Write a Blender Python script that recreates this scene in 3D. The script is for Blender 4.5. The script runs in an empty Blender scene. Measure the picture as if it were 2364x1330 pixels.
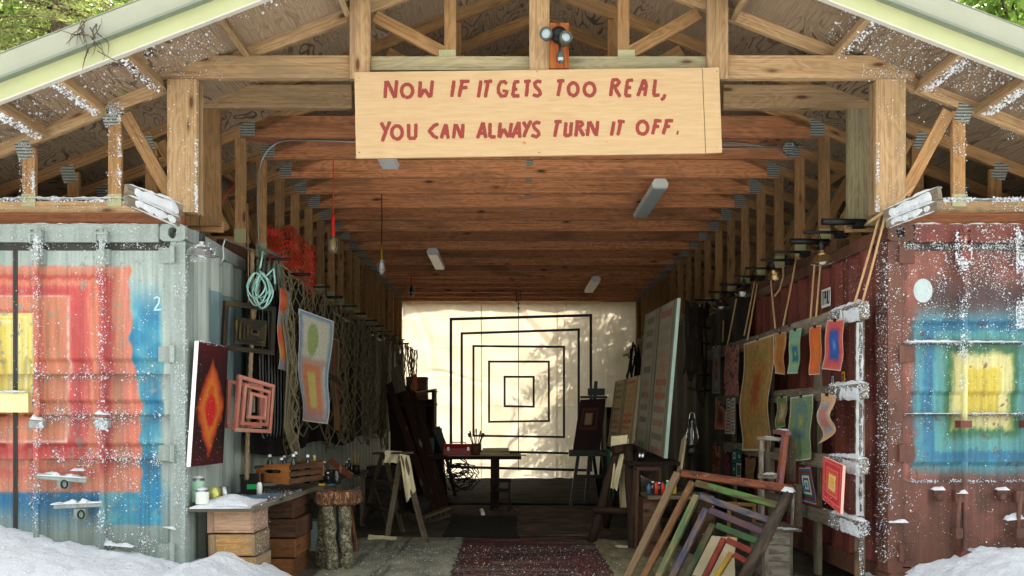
import bpy, math, random
import numpy as np
from mathutils import Vector, Matrix, Euler

random.seed(7)
np.random.seed(7)
SC = bpy.context.scene
COL = SC.collection

# ------------------------------------------------------------------ camera
FPX, VPX, HY, CAMZ = 1950.0, 1178.0, 958.0, 1.35      # focal length and horizon in photo pixels, eye height
cam_d = bpy.data.cameras.new('camera')
cam = bpy.data.objects.new('camera', cam_d)
COL.objects.link(cam)
cam.location = (0, 0, CAMZ)
cam.rotation_euler = (math.radians(90), 0, 0)
cam_d.sensor_width = 36
cam_d.lens = 36 * FPX / 2364
cam_d.shift_x = (1182 - VPX) / 2364
cam_d.shift_y = (HY - 665) / 2364
cam_d.clip_start = 0.05
cam_d.clip_end = 2000
SC.camera = cam

# ------------------------------------------------------------------ sky, sun, exposure
SUN_EL, SUN_AZ = math.radians(41), math.radians(17)    # sun stands behind the shed, a little to the right
wd = bpy.data.worlds.new('World')
SC.world = wd
wd.use_nodes = True
wn = wd.node_tree
wn.nodes.clear()
w_out = wn.nodes.new('ShaderNodeOutputWorld')
w_bg = wn.nodes.new('ShaderNodeBackground')
w_sky = wn.nodes.new('ShaderNodeTexSky')
w_sky.sky_type = 'NISHITA'
w_sky.sun_disc = False
w_sky.sun_elevation = SUN_EL
w_sky.sun_rotation = SUN_AZ
w_sky.dust_density = 2.0
w_sky.air_density = 1.0
w_sky.ozone_density = 0.6
w_hs = wn.nodes.new('ShaderNodeHueSaturation')
w_hs.inputs['Saturation'].default_value = 0.25
wn.links.new(w_sky.outputs[0], w_hs.inputs['Color'])
wn.links.new(w_hs.outputs[0], w_bg.inputs['Color'])
w_bg.inputs['Strength'].default_value = 0.15
wn.links.new(w_bg.outputs[0], w_out.inputs['Surface'])

sun_d = bpy.data.lights.new('sun', 'SUN')
sun_d.energy = 3.2
sun_d.angle = math.radians(0.6)
sun_d.color = (1.0, 0.95, 0.86)
sun = bpy.data.objects.new('sun', sun_d)
COL.objects.link(sun)
sun_from = Vector((math.sin(SUN_AZ) * math.cos(SUN_EL), math.cos(SUN_AZ) * math.cos(SUN_EL), math.sin(SUN_EL)))
sun.rotation_euler = sun_from.to_track_quat('Z', 'Y').to_euler()
sun.location = sun_from * 60

vs = SC.view_settings
vs.view_transform = 'Standard'
vs.look = 'None'
vs.gamma = 1.0
vs.use_curve_mapping = False
vs.exposure = 2.85
SC.cycles.use_denoising = True
SC.cycles.max_bounces = 8
SC.cycles.diffuse_bounces = 2
SC.cycles.transparent_max_bounces = 12
SC.cycles.sample_clamp_indirect = 6.0

# ------------------------------------------------------------------ helpers
def P(px, py, d):
    """A point of the place at distance d: x, y, z in metres."""
    return Vector(((px - VPX) * d / FPX, d, CAMZ + (HY - py) * d / FPX))

def lin(c):
    c = np.asarray(c, float) / 255.0
    return np.where(c <= 0.04045, c / 12.92, ((c + 0.055) / 1.055) ** 2.4)

def L3(r, g, b):
    a = lin((r, g, b))
    return (float(a[0]), float(a[1]), float(a[2]), 1.0)

WORG = {}
ZUP = Vector((0, 0, 1))

def tag(o, label=None, cat=None, group=None, kind=None):
    if label: o['label'] = label
    if cat: o['category'] = cat
    if group: o['group'] = group
    if kind: o['kind'] = kind
    return o

def thing(name, label, cat, loc, group=None):
    o = bpy.data.objects.new(name, None)
    COL.objects.link(o)
    o.location = loc
    o.empty_display_size = 0.1
    WORG[o.name] = Vector(loc)
    return tag(o, label, cat, group)

class MB:
    """Collects faces with UVs in metres (u along the grain) and links them as ONE mesh object."""
    def __init__(s):
        s.v, s.f, s.uv, s.sm = [], [], [], []
    def face(s, pts, uvs=None, smooth=False):
        n = len(s.v)
        s.v += [tuple(p) for p in pts]
        s.f.append(tuple(range(n, n + len(pts))))
        s.uv.append(uvs or [(p[0], p[2]) for p in pts])
        s.sm.append(smooth)
    def box(s, c, ax, ay, az):
        """centre and three half-vectors; the grain runs along ax"""
        c, ax, ay, az = Vector(c), Vector(ax), Vector(ay), Vector(az)
        lx, ly, lz = ax.length, ay.length, az.length
        n = len(s.v)
        u0, v0 = random.uniform(0, 30), random.uniform(0, 30)
        sg = [(-1,-1,-1),(1,-1,-1),(1,1,-1),(-1,1,-1),(-1,-1,1),(1,-1,1),(1,1,1),(-1,1,1)]
        for a, b, d in sg:
            s.v.append(tuple(c + ax*a + ay*b + az*d))
        fs = [((0,3,2,1),0),((4,5,6,7),0),((0,1,5,4),1),((2,3,7,6),1),((1,2,6,5),2),((3,0,4,7),2)]
        flip = ax.cross(ay).dot(az) < 0
        for f, k in fs:
            f = f[::-1] if flip else f
            uv = []
            for i in f:
                a, b, d = sg[i]
                if k == 0: uv.append((u0 + a*lx, v0 + b*ly))
                elif k == 1: uv.append((u0 + a*lx, v0 + 1 + d*lz))
                else: uv.append((u0 + 3 + b*ly*0.5, v0 + 2 + d*lz))
            s.f.append(tuple(n + i for i in f)); s.uv.append(uv); s.sm.append(False)
        return s
    def bx(s, x0, x1, y0, y1, z0, z1, grain='x'):
        c = Vector(((x0+x1)/2, (y0+y1)/2, (z0+z1)/2))
        h = {'x': Vector((abs(x1-x0)/2,0,0)), 'y': Vector((0,abs(y1-y0)/2,0)), 'z': Vector((0,0,abs(z1-z0)/2))}
        o = {'x': 'xyz', 'y': 'yzx', 'z': 'zxy'}[grain]
        return s.box(c, h[o[0]], h[o[1]], h[o[2]])
    def beam(s, p0, p1, w, h, up=None):
        """bar from p0 to p1; h along 'up', w across"""
        p0, p1 = Vector(p0), Vector(p1)
        a = (p1 - p0) / 2
        up = Vector(up) if up else (ZUP if abs(a.normalized().z) < 0.95 else Vector((0,1,0)))
        side = a.cross(up).normalized()
        u2 = side.cross(a).normalized()
        return s.box((p0+p1)/2, a, side*w/2, u2*h/2)
    def tube(s, pts, r, n=6, closed=False, cap=True, smooth=True):
        pts = [Vector(p) for p in pts]
        m = len(pts)
        rr = r if isinstance(r, (list, tuple)) else [r]*m
        base = len(s.v)
        prev = None; u = 0
        us = []
        for i, p in enumerate(pts):
            a = pts[(i-1) % m] if (closed or i > 0) else p
            b = pts[(i+1) % m] if (closed or i < m-1) else p
            t = (b - a)
            t = t.normalized() if t.length > 1e-9 else Vector((0,0,1))
            if prev is None:
                q = ZUP if abs(t.z) < 0.9 else Vector((1,0,0))
                e1 = t.cross(q).normalized()
            else:
                e1 = (prev - t*prev.dot(t))
                e1 = e1.normalized() if e1.length > 1e-6 else t.cross(ZUP).normalized()
            prev = e1
            e2 = t.cross(e1)
            if i: u += (p - pts[i-1]).length
            us.append(u)
            for k in range(n):
                an = 2*math.pi*k/n
                s.v.append(tuple(p + (e1*math.cos(an) + e2*math.sin(an))*rr[i]))
        for i in range(m if closed else m-1):
            j = (i+1) % m
            for k in range(n):
                k2 = (k+1) % n
                s.f.append((base+i*n+k, base+i*n+k2, base+j*n+k2, base+j*n+k))
                uj = us[j] if j else u + 0.05
                c = 2*math.pi*rr[i]/n
                s.uv.append([(us[i],k*c),(us[i],(k+1)*c),(uj,(k+1)*c),(uj,k*c)])
                s.sm.append(smooth)
        if cap and not closed:
            s.f.append(tuple(base+k for k in range(n))[::-1]); s.uv.append([(0.1*math.cos(k),0.1*math.sin(k)) for k in range(n)]); s.sm.append(False)
            e = base+(m-1)*n
            s.f.append(tuple(e+k for k in range(n))); s.uv.append([(0.1*math.cos(k),0.1*math.sin(k)) for k in range(n)]); s.sm.append(False)
        return s
    def lathe(s, prof, M=None, n=16, smooth=True, c=(0,0,0)):
        """profile of (radius, height) about local z"""
        M = M or Matrix.Identity(4)
        c = Vector(c)
        base = len(s.v)
        for r, z in prof:
            for k in range(n):
                an = 2*math.pi*k/n
                s.v.append(tuple(c + M @ Vector((r*math.cos(an), r*math.sin(an), z))))
        for i in range(len(prof)-1):
            for k in range(n):
                k2 = (k+1) % n
                s.f.append((base+i*n+k, base+i*n+k2, base+(i+1)*n+k2, base+(i+1)*n+k))
                q = 2*math.pi*max(prof[i][0],.01)/n
                s.uv.append([(prof[i][1],k*q),(prof[i][1],(k+1)*q),(prof[i+1][1],(k+1)*q),(prof[i+1][1],k*q)])
                s.sm.append(smooth)
        return s
    def prism(s, poly, origin, ex, ey, ez, depth):
        """2D outline in ex/ey pushed along ez"""
        origin, ex, ey, ez = Vector(origin), Vector(ex), Vector(ey), Vector(ez)
        A = [origin + ex*a + ey*b for a, b in poly]
        B = [p + ez*depth for p in A]
        u0 = random.uniform(0, 20)
        s.face(A[::-1], [(u0+a, u0+b) for a, b in poly][::-1])
        s.face(B, [(u0+a, u0+b) for a, b in poly])
        m = len(poly)
        for i in range(m):
            j = (i+1) % m
            ln = (A[j]-A[i]).length
            s.face([A[i], A[j], B[j], B[i]], [(u0,u0),(u0+ln,u0),(u0+ln,u0+depth),(u0,u0+depth)])
        return s
    def grid(s, fn, nu, nv, uvs=(1,1), smooth=True):
        base = len(s.v)
        for j in range(nv+1):
            for i in range(nu+1):
                s.v.append(tuple(fn(i/nu, j/nv)))
        for j in range(nv):
            for i in range(nu):
                a = base + j*(nu+1) + i
                s.f.append((a, a+1, a+nu+2, a+nu+1))
                s.uv.append([(i/nu*uvs[0], j/nv*uvs[1]), ((i+1)/nu*uvs[0], j/nv*uvs[1]), ((i+1)/nu*uvs[0], (j+1)/nv*uvs[1]), (i/nu*uvs[0], (j+1)/nv*uvs[1])])
                s.sm.append(smooth)
        return s
    def build(s, name, mat, parent=None, label=None, cat=None, group=None, kind=None, cols=None):
        V = np.array(s.v, dtype=float)
        if parent is not None:
            org = WORG[parent.name]
        else:
            lo, hi = V.min(0), V.max(0)
            org = Vector(((lo[0]+hi[0])/2, (lo[1]+hi[1])/2, lo[2]))
        me = bpy.data.meshes.new(name)
        me.from_pydata((V - np.array(org)).tolist(), [], s.f)
        uvl = me.uv_layers.new(name='UVMap')
        uvl.data.foreach_set('uv', np.array([c for f in s.uv for p in f for c in p], dtype=np.float32))
        me.polygons.foreach_set('use_smooth', s.sm)
        if cols is not None:
            ca = me.color_attributes.new('Col', 'FLOAT_COLOR', 'POINT')
            C = np.ones((len(V), 4), dtype=np.float32); C[:, :3] = cols
            ca.data.foreach_set('color', C.ravel())
        me.materials.append(mat if not isinstance(mat, str) else M[mat])
        me.update()
        o = bpy.data.objects.new(name, me)
        COL.objects.link(o)
        if parent is not None:
            o.parent = parent
        else:
            o.location = org
        WORG[o.name] = Vector(org)
        return tag(o, label, cat, group, kind)

def copy_tree(o, parent=None, loc=None):
    c = o.copy()
    COL.objects.link(c)
    if parent is not None: c.parent = parent
    if loc is not None:
        c.location = loc
        WORG[c.name] = Vector(loc)
    for ch in o.children:
        copy_tree(ch, c)
    return c

# ------------------------------------------------------------------ materials
M = {}
class NT:
    def __init__(s, name):
        s.m = bpy.data.materials.new(name); s.m.use_nodes = True
        s.t = s.m.node_tree; s.t.nodes.clear()
        s.out = s.t.nodes.new('ShaderNodeOutputMaterial')
        M[name] = s.m
    def n(s, typ, **kw):
        nd = s.t.nodes.new('ShaderNode' + typ)
        for k, v in kw.items():
            if hasattr(nd, k) and not k[0].isupper(): setattr(nd, k, v)
            else: s.set(nd, k.replace('_', ' '), v)
        return nd
    def set(s, nd, k, v):
        i = nd.inputs[int(k[1:])] if (k[0] == 'I' and k[1:].isdigit()) else nd.inputs[k]
        if isinstance(v, bpy.types.NodeSocket): s.t.links.new(v, i)
        else: i.default_value = v
    def coord(s, kind, scale=(1,1,1), rot=(0,0,0)):
        c = s.n('TexCoord')
        mp = s.n('Mapping', Vector=c.outputs[kind], Scale=scale, Rotation=rot)
        return mp.outputs[0]
    def noise(s, vec, scale=5, detail=4, dist=0, rough=0.55):
        return s.n('TexNoise', Vector=vec, Scale=scale, Detail=detail, Distortion=dist, Roughness=rough).outputs[0]
    def ramp(s, fac, stops, interp='LINEAR'):
        r = s.n('ValToRGB'); s.t.links.new(fac, r.inputs[0])
        cr = r.color_ramp; cr.interpolation = interp
        while len(cr.elements) < len(stops): cr.elements.new(0.5)
        for e, (p, c) in zip(cr.elements, stops):
            e.position = p; e.color = c if len(c) == 4 else (*c, 1)
        return r.outputs[0]
    def mix(s, fac, a, b, mode='MIX'):
        m = s.n('Mix', data_type='RGBA', blend_type=mode)
        for i, v in ((0, fac), (6, a), (7, b)):
            if isinstance(v, bpy.types.NodeSocket): s.t.links.new(v, m.inputs[i])
            else: m.inputs[i].default_value = v
        return m.outputs[2]
    def math(s, op, a, b=0.0):
        m = s.n('Math', operation=op)
        for i, v in ((0, a), (1, b)):
            if isinstance(v, bpy.types.NodeSocket): s.t.links.new(v, m.inputs[i])
            else: m.inputs[i].default_value = v
        return m.outputs[0]
    def bsdf(s, color, rough=0.7, metal=0.0, bump=None, bdist=0.01, bstr=0.6, spec=0.4, **kw):
        b = s.n('BsdfPrincipled')
        s.set(b, 'Base Color', color); s.set(b, 'Roughness', rough); s.set(b, 'Metallic', metal)
        s.set(b, 'Specular IOR Level', spec)
        for k, v in kw.items(): s.set(b, k.replace('_', ' '), v)
        if bump is not None:
            bp = s.n('Bump', Height=bump, Distance=bdist, Strength=bstr)
            s.t.links.new(bp.outputs[0], b.inputs['Normal'])
        s.t.links.new(b.outputs[0], s.out.inputs[0])
        return b

BLACK, WHITE = (0,0,0,1), (1,1,1,1)

def wood(name, base, dark, knot=L3(70,38,20), grain=1.0, var=0.25, stain=None, rough=0.75, k=0.80, sfreq=1.0):
    base, dark = [tuple(c*k for c in q[:3])+(1,) for q in (base, dark)]
    stain = tuple(c*k for c in stain[:3])+(1,) if stain else None
    t = NT(name)
    uv = t.coord('UV')
    oi = t.n('ObjectInfo').outputs['Random']
    add = t.n('VectorMath', operation='ADD'); t.t.links.new(uv, add.inputs[0])
    sc = t.n('CombineXYZ', X=t.math('MULTIPLY', oi, 37.0), Y=t.math('MULTIPLY', oi, 61.0)); t.t.links.new(sc.outputs[0], add.inputs[1])
    vec = add.outputs[0]
    m1 = t.n('Mapping', Vector=vec, Scale=(0.45, 34*grain, 1)).outputs[0]
    g1 = t.noise(m1, 2.2, 5, 0.7)
    m2 = t.n('Mapping', Vector=vec, Scale=(0.7, 3.2, 1)).outputs[0]
    g2 = t.noise(m2, 2.0, 3, 0.4)
    rings = t.math('SINE', t.math('MULTIPLY', g2, 70.0))
    rings = t.math('MULTIPLY_ADD', rings, 0.5); 
    fac = t.math('ADD', t.math('MULTIPLY', g1, 0.75), t.math('MULTIPLY', rings, 0.12))
    col = t.ramp(fac, [(0.22, dark), (0.5, base), (0.75, tuple(min(1, c*1.22) for c in base[:3]) + (1,))])
    if stain:
        st = t.ramp(t.noise(t.n('Mapping', Vector=vec, Scale=(0.9*sfreq, 3.5*sfreq, 1)).outputs[0], 1.6, 5, 0.5), [(0.5 if sfreq < 2 else 0.46, BLACK), (0.68 if sfreq < 2 else 0.58, WHITE)])
        col = t.mix(t.math('MULTIPLY', st, 0.75), col, stain)
    m3 = t.n('Mapping', Vector=vec, Scale=(2.6, 8.0, 1)).outputs[0]
    vo = t.n('TexVoronoi', Vector=m3, Scale=1.0)
    keep = t.ramp(t.n('SeparateColor', Color=vo.outputs['Color']).outputs[0], [(0.30, BLACK), (0.32, WHITE)])
    kn = t.ramp(vo.outputs['Distance'], [(0.08, WHITE), (0.14, (0.35,)*3+(1,)), (0.24, BLACK)])
    kf = t.math('MULTIPLY', t.math('MULTIPLY', kn, keep), 0.9)
    col = t.mix(kf, col, knot)
    vr = t.math('MULTIPLY_ADD', oi, var); vr.node.inputs[2].default_value = 1 - var/2
    hs = t.n('HueSaturation', Value=vr, Color=col)
    t.bsdf(hs.outputs[0], rough, bump=fac, bdist=0.004, bstr=0.5, spec=0.25)
    return t.m

def plain(name, color, rough=0.6, metal=0.0, var=0.12, nscale=20.0, bump=0.0, spec=0.4, **kw):
    t = NT(name)
    o = t.coord('Object')
    n1 = t.noise(o, nscale, 5)
    hs = t.n('HueSaturation', Color=color)
    v = t.math('MULTIPLY_ADD', n1, var*2); v.node.inputs[2].default_value = 1 - var
    t.t.links.new(v, hs.inputs['Value'])
    t.bsdf(hs.outputs[0], rough, metal, bump=n1 if bump else None, bdist=bump or 0.01, spec=spec, **kw)
    return t.m

# lumber: weathered gable timber, ochre verticals, red-brown collar beams, old grey boards
wood('gable_timber', L3(206,170,124), L3(156,118,80), stain=L3(164,138,104), var=0.4, k=0.6)
wood('web_timber', L3(190,146,96), L3(136,94,54), stain=L3(150,118,80), var=0.45, k=0.66)
wood('collar_timber', L3(196,132,88), L3(128,78,48), knot=L3(56,26,14), stain=L3(126,90,62), var=0.6, k=1.0)
wood('grey_board', L3(120,108,88), L3(70,60,46), knot=L3(50,40,30), stain=L3(150,142,124))
wood('old_brown', L3(92,62,42), L3(50,32,22), knot=L3(25,16,12), stain=L3(120,92,66))
wood('grey_pine', L3(178,164,126), L3(136,122,92), stain=L3(150,146,118), k=0.7)
wood('crate_wood', L3(190,145,88), L3(130,92,52), stain=L3(128,112,92), var=0.4)
wood('stained_board', L3(168,92,40), L3(120,58,22))
wood('sill_wood', L3(128,78,44), L3(84,46,26))
wood('dark_wood', L3(42,26,19), L3(20,13,10), knot=L3(14,10,8))
wood('box_plywood', L3(176,112,56), L3(150,90,42), grain=0.6)

def plywood(name, base, dark, line):
    t = NT(name)
    uv = t.coord('UV')
    oi = t.n('ObjectInfo').outputs['Random']
    add = t.n('VectorMath', operation='ADD'); t.t.links.new(uv, add.inputs[0])
    sc = t.n('CombineXYZ', X=t.math('MULTIPLY', oi, 37.0), Y=t.math('MULTIPLY', oi, 61.0)); t.t.links.new(sc.outputs[0], add.inputs[1])
    vec = add.outputs[0]
    n = t.noise(t.n('Mapping', Vector=vec, Scale=(0.9, 2.6, 1)).outputs[0], 1.3, 2, 0.9)
    rg = t.math('SINE', t.math('MULTIPLY', n, 95.0))
    ln = t.ramp(rg, [(0.45, BLACK), (0.95, WHITE)])
    g = t.noise(t.n('Mapping', Vector=vec, Scale=(1.5, 40, 1)).outputs[0], 3, 4)
    col = t.ramp(g, [(0.3, dark), (0.65, base)])
    msk = t.ramp(t.noise(vec, 1.3, 3), [(0.4, BLACK), (0.6, WHITE)])
    col = t.mix(t.math('MULTIPLY', t.math('MULTIPLY', ln, msk), 0.8), col, line)
    vr = t.math('MULTIPLY_ADD', oi, 0.3); vr.node.inputs[2].default_value = 0.85
    hs = t.n('HueSaturation', Value=vr, Color=col)
    t.bsdf(hs.outputs[0], 0.8, bump=g, bdist=0.003, spec=0.2)
plywood('sheathing', L3(150,128,102), L3(118,98,76), L3(56,42,32))

def painted_steel(name, base, rust, amount=0.5, streak=L3(60,60,55)):
    t = NT(name)
    o = t.coord('Object')
    n1 = t.noise(o, 2.2, 8, 0.6, 0.65)
    st = t.noise(t.coord('Object', (9, 9, 0.7)), 2.0, 5, 0.3)
    n3 = t.noise(o, 38, 5)
    col = t.mix(t.ramp(st, [(0.45, BLACK), (0.8, (0.45,)*3+(1,))]), base, streak)
    col = t.mix(t.ramp(n3, [(0.35, (0.18,)*3+(1,)), (0.6, BLACK)]), col, streak)
    rm = t.ramp(t.math('ADD', n1, t.math('MULTIPLY', n3, 0.25)), [(0.80-amount*0.28, BLACK), (0.92-amount*0.2, WHITE)])
    col = t.mix(t.math('MULTIPLY', rm, 0.85), col, rust)
    t.bsdf(col, t.ramp(rm, [(0, (0.5,)*3+(1,)), (1, (0.85,)*3+(1,))]), 0.0, bump=n3, bdist=0.002, bstr=0.4, spec=0.35)
painted_steel('grey_steel', L3(146,157,149), L3(128,82,48), 0.15)
painted_steel('red_steel', L3(112,54,44), L3(78,48,36), 0.75, L3(58,36,30))
painted_steel('rust_steel', L3(98,60,46), L3(72,50,38), 0.85, L3(52,40,34))

def vcol(name, rough=0.7, trans=0.0, var=0.14, nscale=60, steel=False, bump=0.001):
    t = NT(name)
    a = t.n('Attribute', attribute_name='Col').outputs['Color']
    o = t.coord('Object')
    n1 = t.noise(o, nscale, 6)
    hs = t.n('HueSaturation', Color=a)
    v = t.math('MULTIPLY_ADD', n1, var*2); v.node.inputs[2].default_value = 0.72 - var
    t.t.links.new(v, hs.inputs['Value'])
    col = hs.outputs[0]
    if steel:
        st = t.noise(t.coord('Object', (14, 14, 0.8)), 2.0, 5, 0.3)
        col = t.mix(t.ramp(st, [(0.5, BLACK), (0.85, (0.4,)*3+(1,))]), col, L3(70,66,58))
        rs = t.noise(o, 6, 8, 0.4, 0.7)
        col = t.mix(t.ramp(rs, [(0.66, BLACK), (0.74, (0.8,)*3+(1,))]), col, L3(105,66,44))
    b = t.bsdf(col, rough, bump=n1, bdist=bump, spec=0.3)
    if trans:
        tr = t.n('BsdfTranslucent', Color=col)
        ms = t.n('MixShader', Fac=trans)
        t.t.links.new(b.outputs[0], ms.inputs[1]); t.t.links.new(tr.outputs[0], ms.inputs[2])
        t.t.links.new(ms.outputs[0], t.out.inputs[0])
vcol('mural_paint', 0.6, steel=True)
vcol('paper_art', 0.85, trans=0.15)
vcol('canvas_art', 0.75, var=0.2, nscale=90, bump=0.002)

wood('gilt_black', L3(46,40,26), L3(20,18,14), knot=L3(120,96,40), stain=L3(98,80,36))
wood('pink_paint', L3(186,116,96), L3(156,90,74), knot=L3(120,70,56), stain=L3(178,160,142))
wood('crate_grey', L3(164,138,104), L3(120,96,70), stain=L3(110,98,84), var=0.3)
wood('crate_pink', L3(196,158,130), L3(160,120,92), stain=L3(140,120,100), var=0.2)
wood('crate_brown', L3(140,92,52), L3(92,56,30), stain=L3(84,62,44), var=0.5)
wood('old_grey_brown', L3(104,88,68), L3(62,48,36), knot=L3(150,140,120), stain=L3(130,118,96))
wood('paint_board', L3(128,72,48), L3(80,40,28), knot=L3(190,60,50), stain=L3(176,136,86))
plain('black_gloss', L3(20,22,20), 0.25, 0, 0.1)
plain('bulb_glass', L3(225,225,215), 0.15, 0, 0.02)
plain('label_green', L3(150,190,160), 0.5, 0, 0.45, 12)
plain('label_green_flat', L3(40,170,90), 0.5, 0, 0.1, 12)
plain('label_white', L3(214,218,208), 0.5, 0, 0.2, 12)
plain('yellow_tin', L3(176,176,96), 0.35, 0.6, 0.4, 25)
plain('dark_glass', L3(38,40,36), 0.12, 0, 0.2, 10, spec=0.7)
plain('yellow_paint', L3(222,190,40), 0.4, 0, 0.2, 20)
plain('blue_tool', L3(84,112,130), 0.4, 0.3)
plain('bin_grey', L3(120,136,130), 0.5)
plain('bin_dark', L3(52,54,48), 0.6)
t_ = NT('slab_bark')
n_ = t_.noise(t_.coord('Object', (1,1,0.4)), 34, 6, 1.0, 0.7)
t_.bsdf(t_.ramp(n_, [(0.36, L3(50,32,22)), (0.52, L3(104,66,42)), (0.66, L3(186,150,104))]), 0.9, bump=n_, bdist=0.015, bstr=1.0)
wood('paint_brown', L3(62,38,28), L3(32,21,17), knot=L3(150,140,128), stain=L3(46,32,26))
plain('darkening_black', L3(17,16,15), 0.75, 0, 0.3, 12, 0.003)  # black of the sheets added to darken the inner walls
plain('diffuser_grey', L3(176,186,182), 0.35, 0, 0.06, 5)
plain('bulb_amber', L3(186,160,96), 0.15, 0.3, 0.05)
vcol('rug_pile', 0.98, var=0.3, nscale=110, bump=0.006)
for nm_, a_, b_, k_, s_ in (('frame_natural',(150,122,90),(120,92,62),(90,70,50),(140,116,88)),('frame_orange',(150,84,52),(104,56,36),(60,40,30),(60,44,34)),('frame_tan',(160,116,72),(110,76,46),(70,50,36),(120,84,56)),
        ('frame_greenred',(104,92,58),(96,60,42),(50,36,30),(92,150,72)),('frame_green',(112,140,92),(84,104,72),(60,50,40),(176,140,92)),('frame_blue',(84,86,106),(56,54,66),(50,40,40),(140,112,88)),('frame_purple',(104,80,92),(78,58,66),(60,44,50),(110,80,74)),
        ('frame_darkgreen',(50,80,50),(26,56,32),(40,36,26),(120,88,58)),('frame_green2',(70,108,62),(44,76,42),(50,44,30),(76,76,48)),('frame_red',(160,62,42),(104,38,28),(60,30,24),(104,52,36)),('frame_yellow',(206,168,52),(160,118,40),(90,64,36),(170,120,60)),
        ('paint_pale',(150,136,116),(96,80,64),(120,40,40),(186,180,164)),('paint_blotch',(176,104,66),(130,70,44),(226,196,110),(170,120,140)),('gilt_wood',(168,130,66),(112,82,38),(70,50,26),(120,90,46)),('log_brown',(76,54,38),(40,28,20),(30,20,16),(66,50,38)),('log_bark',(78,72,62),(36,32,28),(130,116,96),(112,84,60))):
    wood(nm_, L3(*a_), L3(*b_), knot=L3(*k_), stain=L3(*s_), var=0.15, k=0.62, sfreq=4.0)
plain('lamp_bronze', L3(150,122,78), 0.3, 0.85, 0.2, 30)
plain('lamp_dark', L3(92,76,58), 0.35, 0.85, 0.2, 30)
plain('sticker_yellow', L3(232,190,60), 0.5)
plain('pink_edge', L3(240,170,150), 0.6)
plain('pale_green_edge', L3(176,204,186), 0.6)
plain('dark_rope', L3(52,46,38), 0.95, 0, 0.3, 50)
plain('patch_white', L3(168,182,180), 0.7, 0, 0.1, 12)
plain('yellow_box', L3(232,222,150), 0.5, 0, 0.12, 10)
plain('pale_blue_paint', L3(160,206,222), 0.6)
def zinc():
    t = NT('zinc_plate')
    o = t.coord('Object')
    w = t.n('TexWave', Vector=o, Scale=14.0, bands_direction='Z').outputs['Fac']
    n = t.noise(o, 70, 4)
    col = t.ramp(t.math('ADD', t.math('MULTIPLY', w, .5), t.math('MULTIPLY', n, .5)), [(0.3, L3(74,78,72)), (0.62, L3(146,150,142))])
    t.bsdf(col, 0.5, 0.15, bump=w, bdist=0.004)
zinc()
plain('yellow_plate', L3(160,156,118), 0.5, 0.3, 0.2, 60, 0.002)
plain('fascia_lower', L3(166,169,124), 0.55, 0, 0.14, 5)
plain('fascia_upper', L3(148,150,130), 0.6, 0, 0.12, 4)
plain('fascia_trim', L3(186,182,168), 0.6)
plain('roof_metal', L3(120,128,112), 0.5, 0.3)
plain('gasket', L3(52,50,46), 0.8)
plain('black_metal', L3(22,22,22), 0.45, 0.3)
plain('black_paint', L3(18,16,16), 0.5)
plain('red_brown_paint', L3(66,26,20), 0.55)
plain('galvanised', L3(165,168,165), 0.35, 0.9, 0.15, 40)
plain('chrome', L3(200,200,200), 0.18, 1.0, 0.1)
plain('brass', L3(190,150,60), 0.35, 0.9)
plain('white_enamel', L3(222,222,215), 0.4)
plain('red_plastic', L3(205,45,30), 0.45, 0, 0.1, 20)
plain('orange_cord', L3(215,60,35), 0.5)
plain('black_rubber', L3(16,16,16), 0.6)
plain('sign_red', L3(126,42,30), 0.6, 0, 0.22, 28)
plain('rope_tan', L3(166,134,92), 0.9, 0, 0.3, 120, 0.004)
plain('rope_brown', L3(132,112,84), 0.95, 0, 0.35, 120, 0.004)
plain('net_rope', L3(108,98,72), 0.95, 0, 0.3, 60, 0.003)
plain('teal_rope', L3(150,196,182), 0.8, 0, 0.15, 60)
plain('green_strap', L3(66,82,72), 0.9, 0, 0.2, 60)
plain('cream_cloth', L3(222,208,168), 0.95, 0, 0.12, 14, 0.004)
plain('green_cloth', L3(24,72,44), 0.9, 0, 0.2, 14)
plain('toolbox_red', L3(150,34,30), 0.4, 0, 0.15, 10)
plain('kraft_paper', L3(186,168,130), 0.85)
plain('dark_stuff', L3(40,34,30), 0.8, 0, 0.3, 20)
plain('flood_body', L3(72,76,66), 0.5, 0.2)
plain('flood_lens', L3(150,164,164), 0.15, 0, 0.05, 40)
plain('soil', L3(86,70,52), 0.95, 0, 0.4, 0.8, 0.03)

def snow_mat():
    t = NT('snow')
    o = t.coord('Object')
    n1 = t.noise(o, 45, 8, 0, 0.7)
    n2 = t.noise(o, 5, 4)
    h = t.math('ADD', n1, t.math('MULTIPLY', n2, 1.5))
    col = t.ramp(n1, [(0.3, L3(238,243,243)), (0.6, L3(250,252,252))])
    t.bsdf(col, 0.75, bump=h, bdist=0.045, bstr=1.0, spec=0.3)
snow_mat()
plain('snow_bits', L3(212,216,218), 0.8, 0, 0.03)

def curtain_mat():
    t = NT('curtain_cloth')
    o = t.coord('Object')
    n1 = t.noise(t.coord('Object', (1, 1, 1)), 1.6, 6, 0.6)
    weave = t.noise(t.coord('Object', (40, 1, 6)), 9, 3)
    col = t.mix(t.ramp(n1, [(0.35, BLACK), (0.7, WHITE)]), L3(250,238,210), L3(242,226,190))
    col = t.mix(t.math('MULTIPLY', weave, 0.10), col, L3(190,170,120))
    d = t.n('BsdfDiffuse', Color=col)
    tr = t.n('BsdfTranslucent', Color=col)
    ms = t.n('MixShader', Fac=0.16)
    t.t.links.new(d.outputs[0], ms.inputs[1]); t.t.links.new(tr.outputs[0], ms.inputs[2])
    t.t.links.new(ms.outputs[0], t.out.inputs[0])
curtain_mat()

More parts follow.
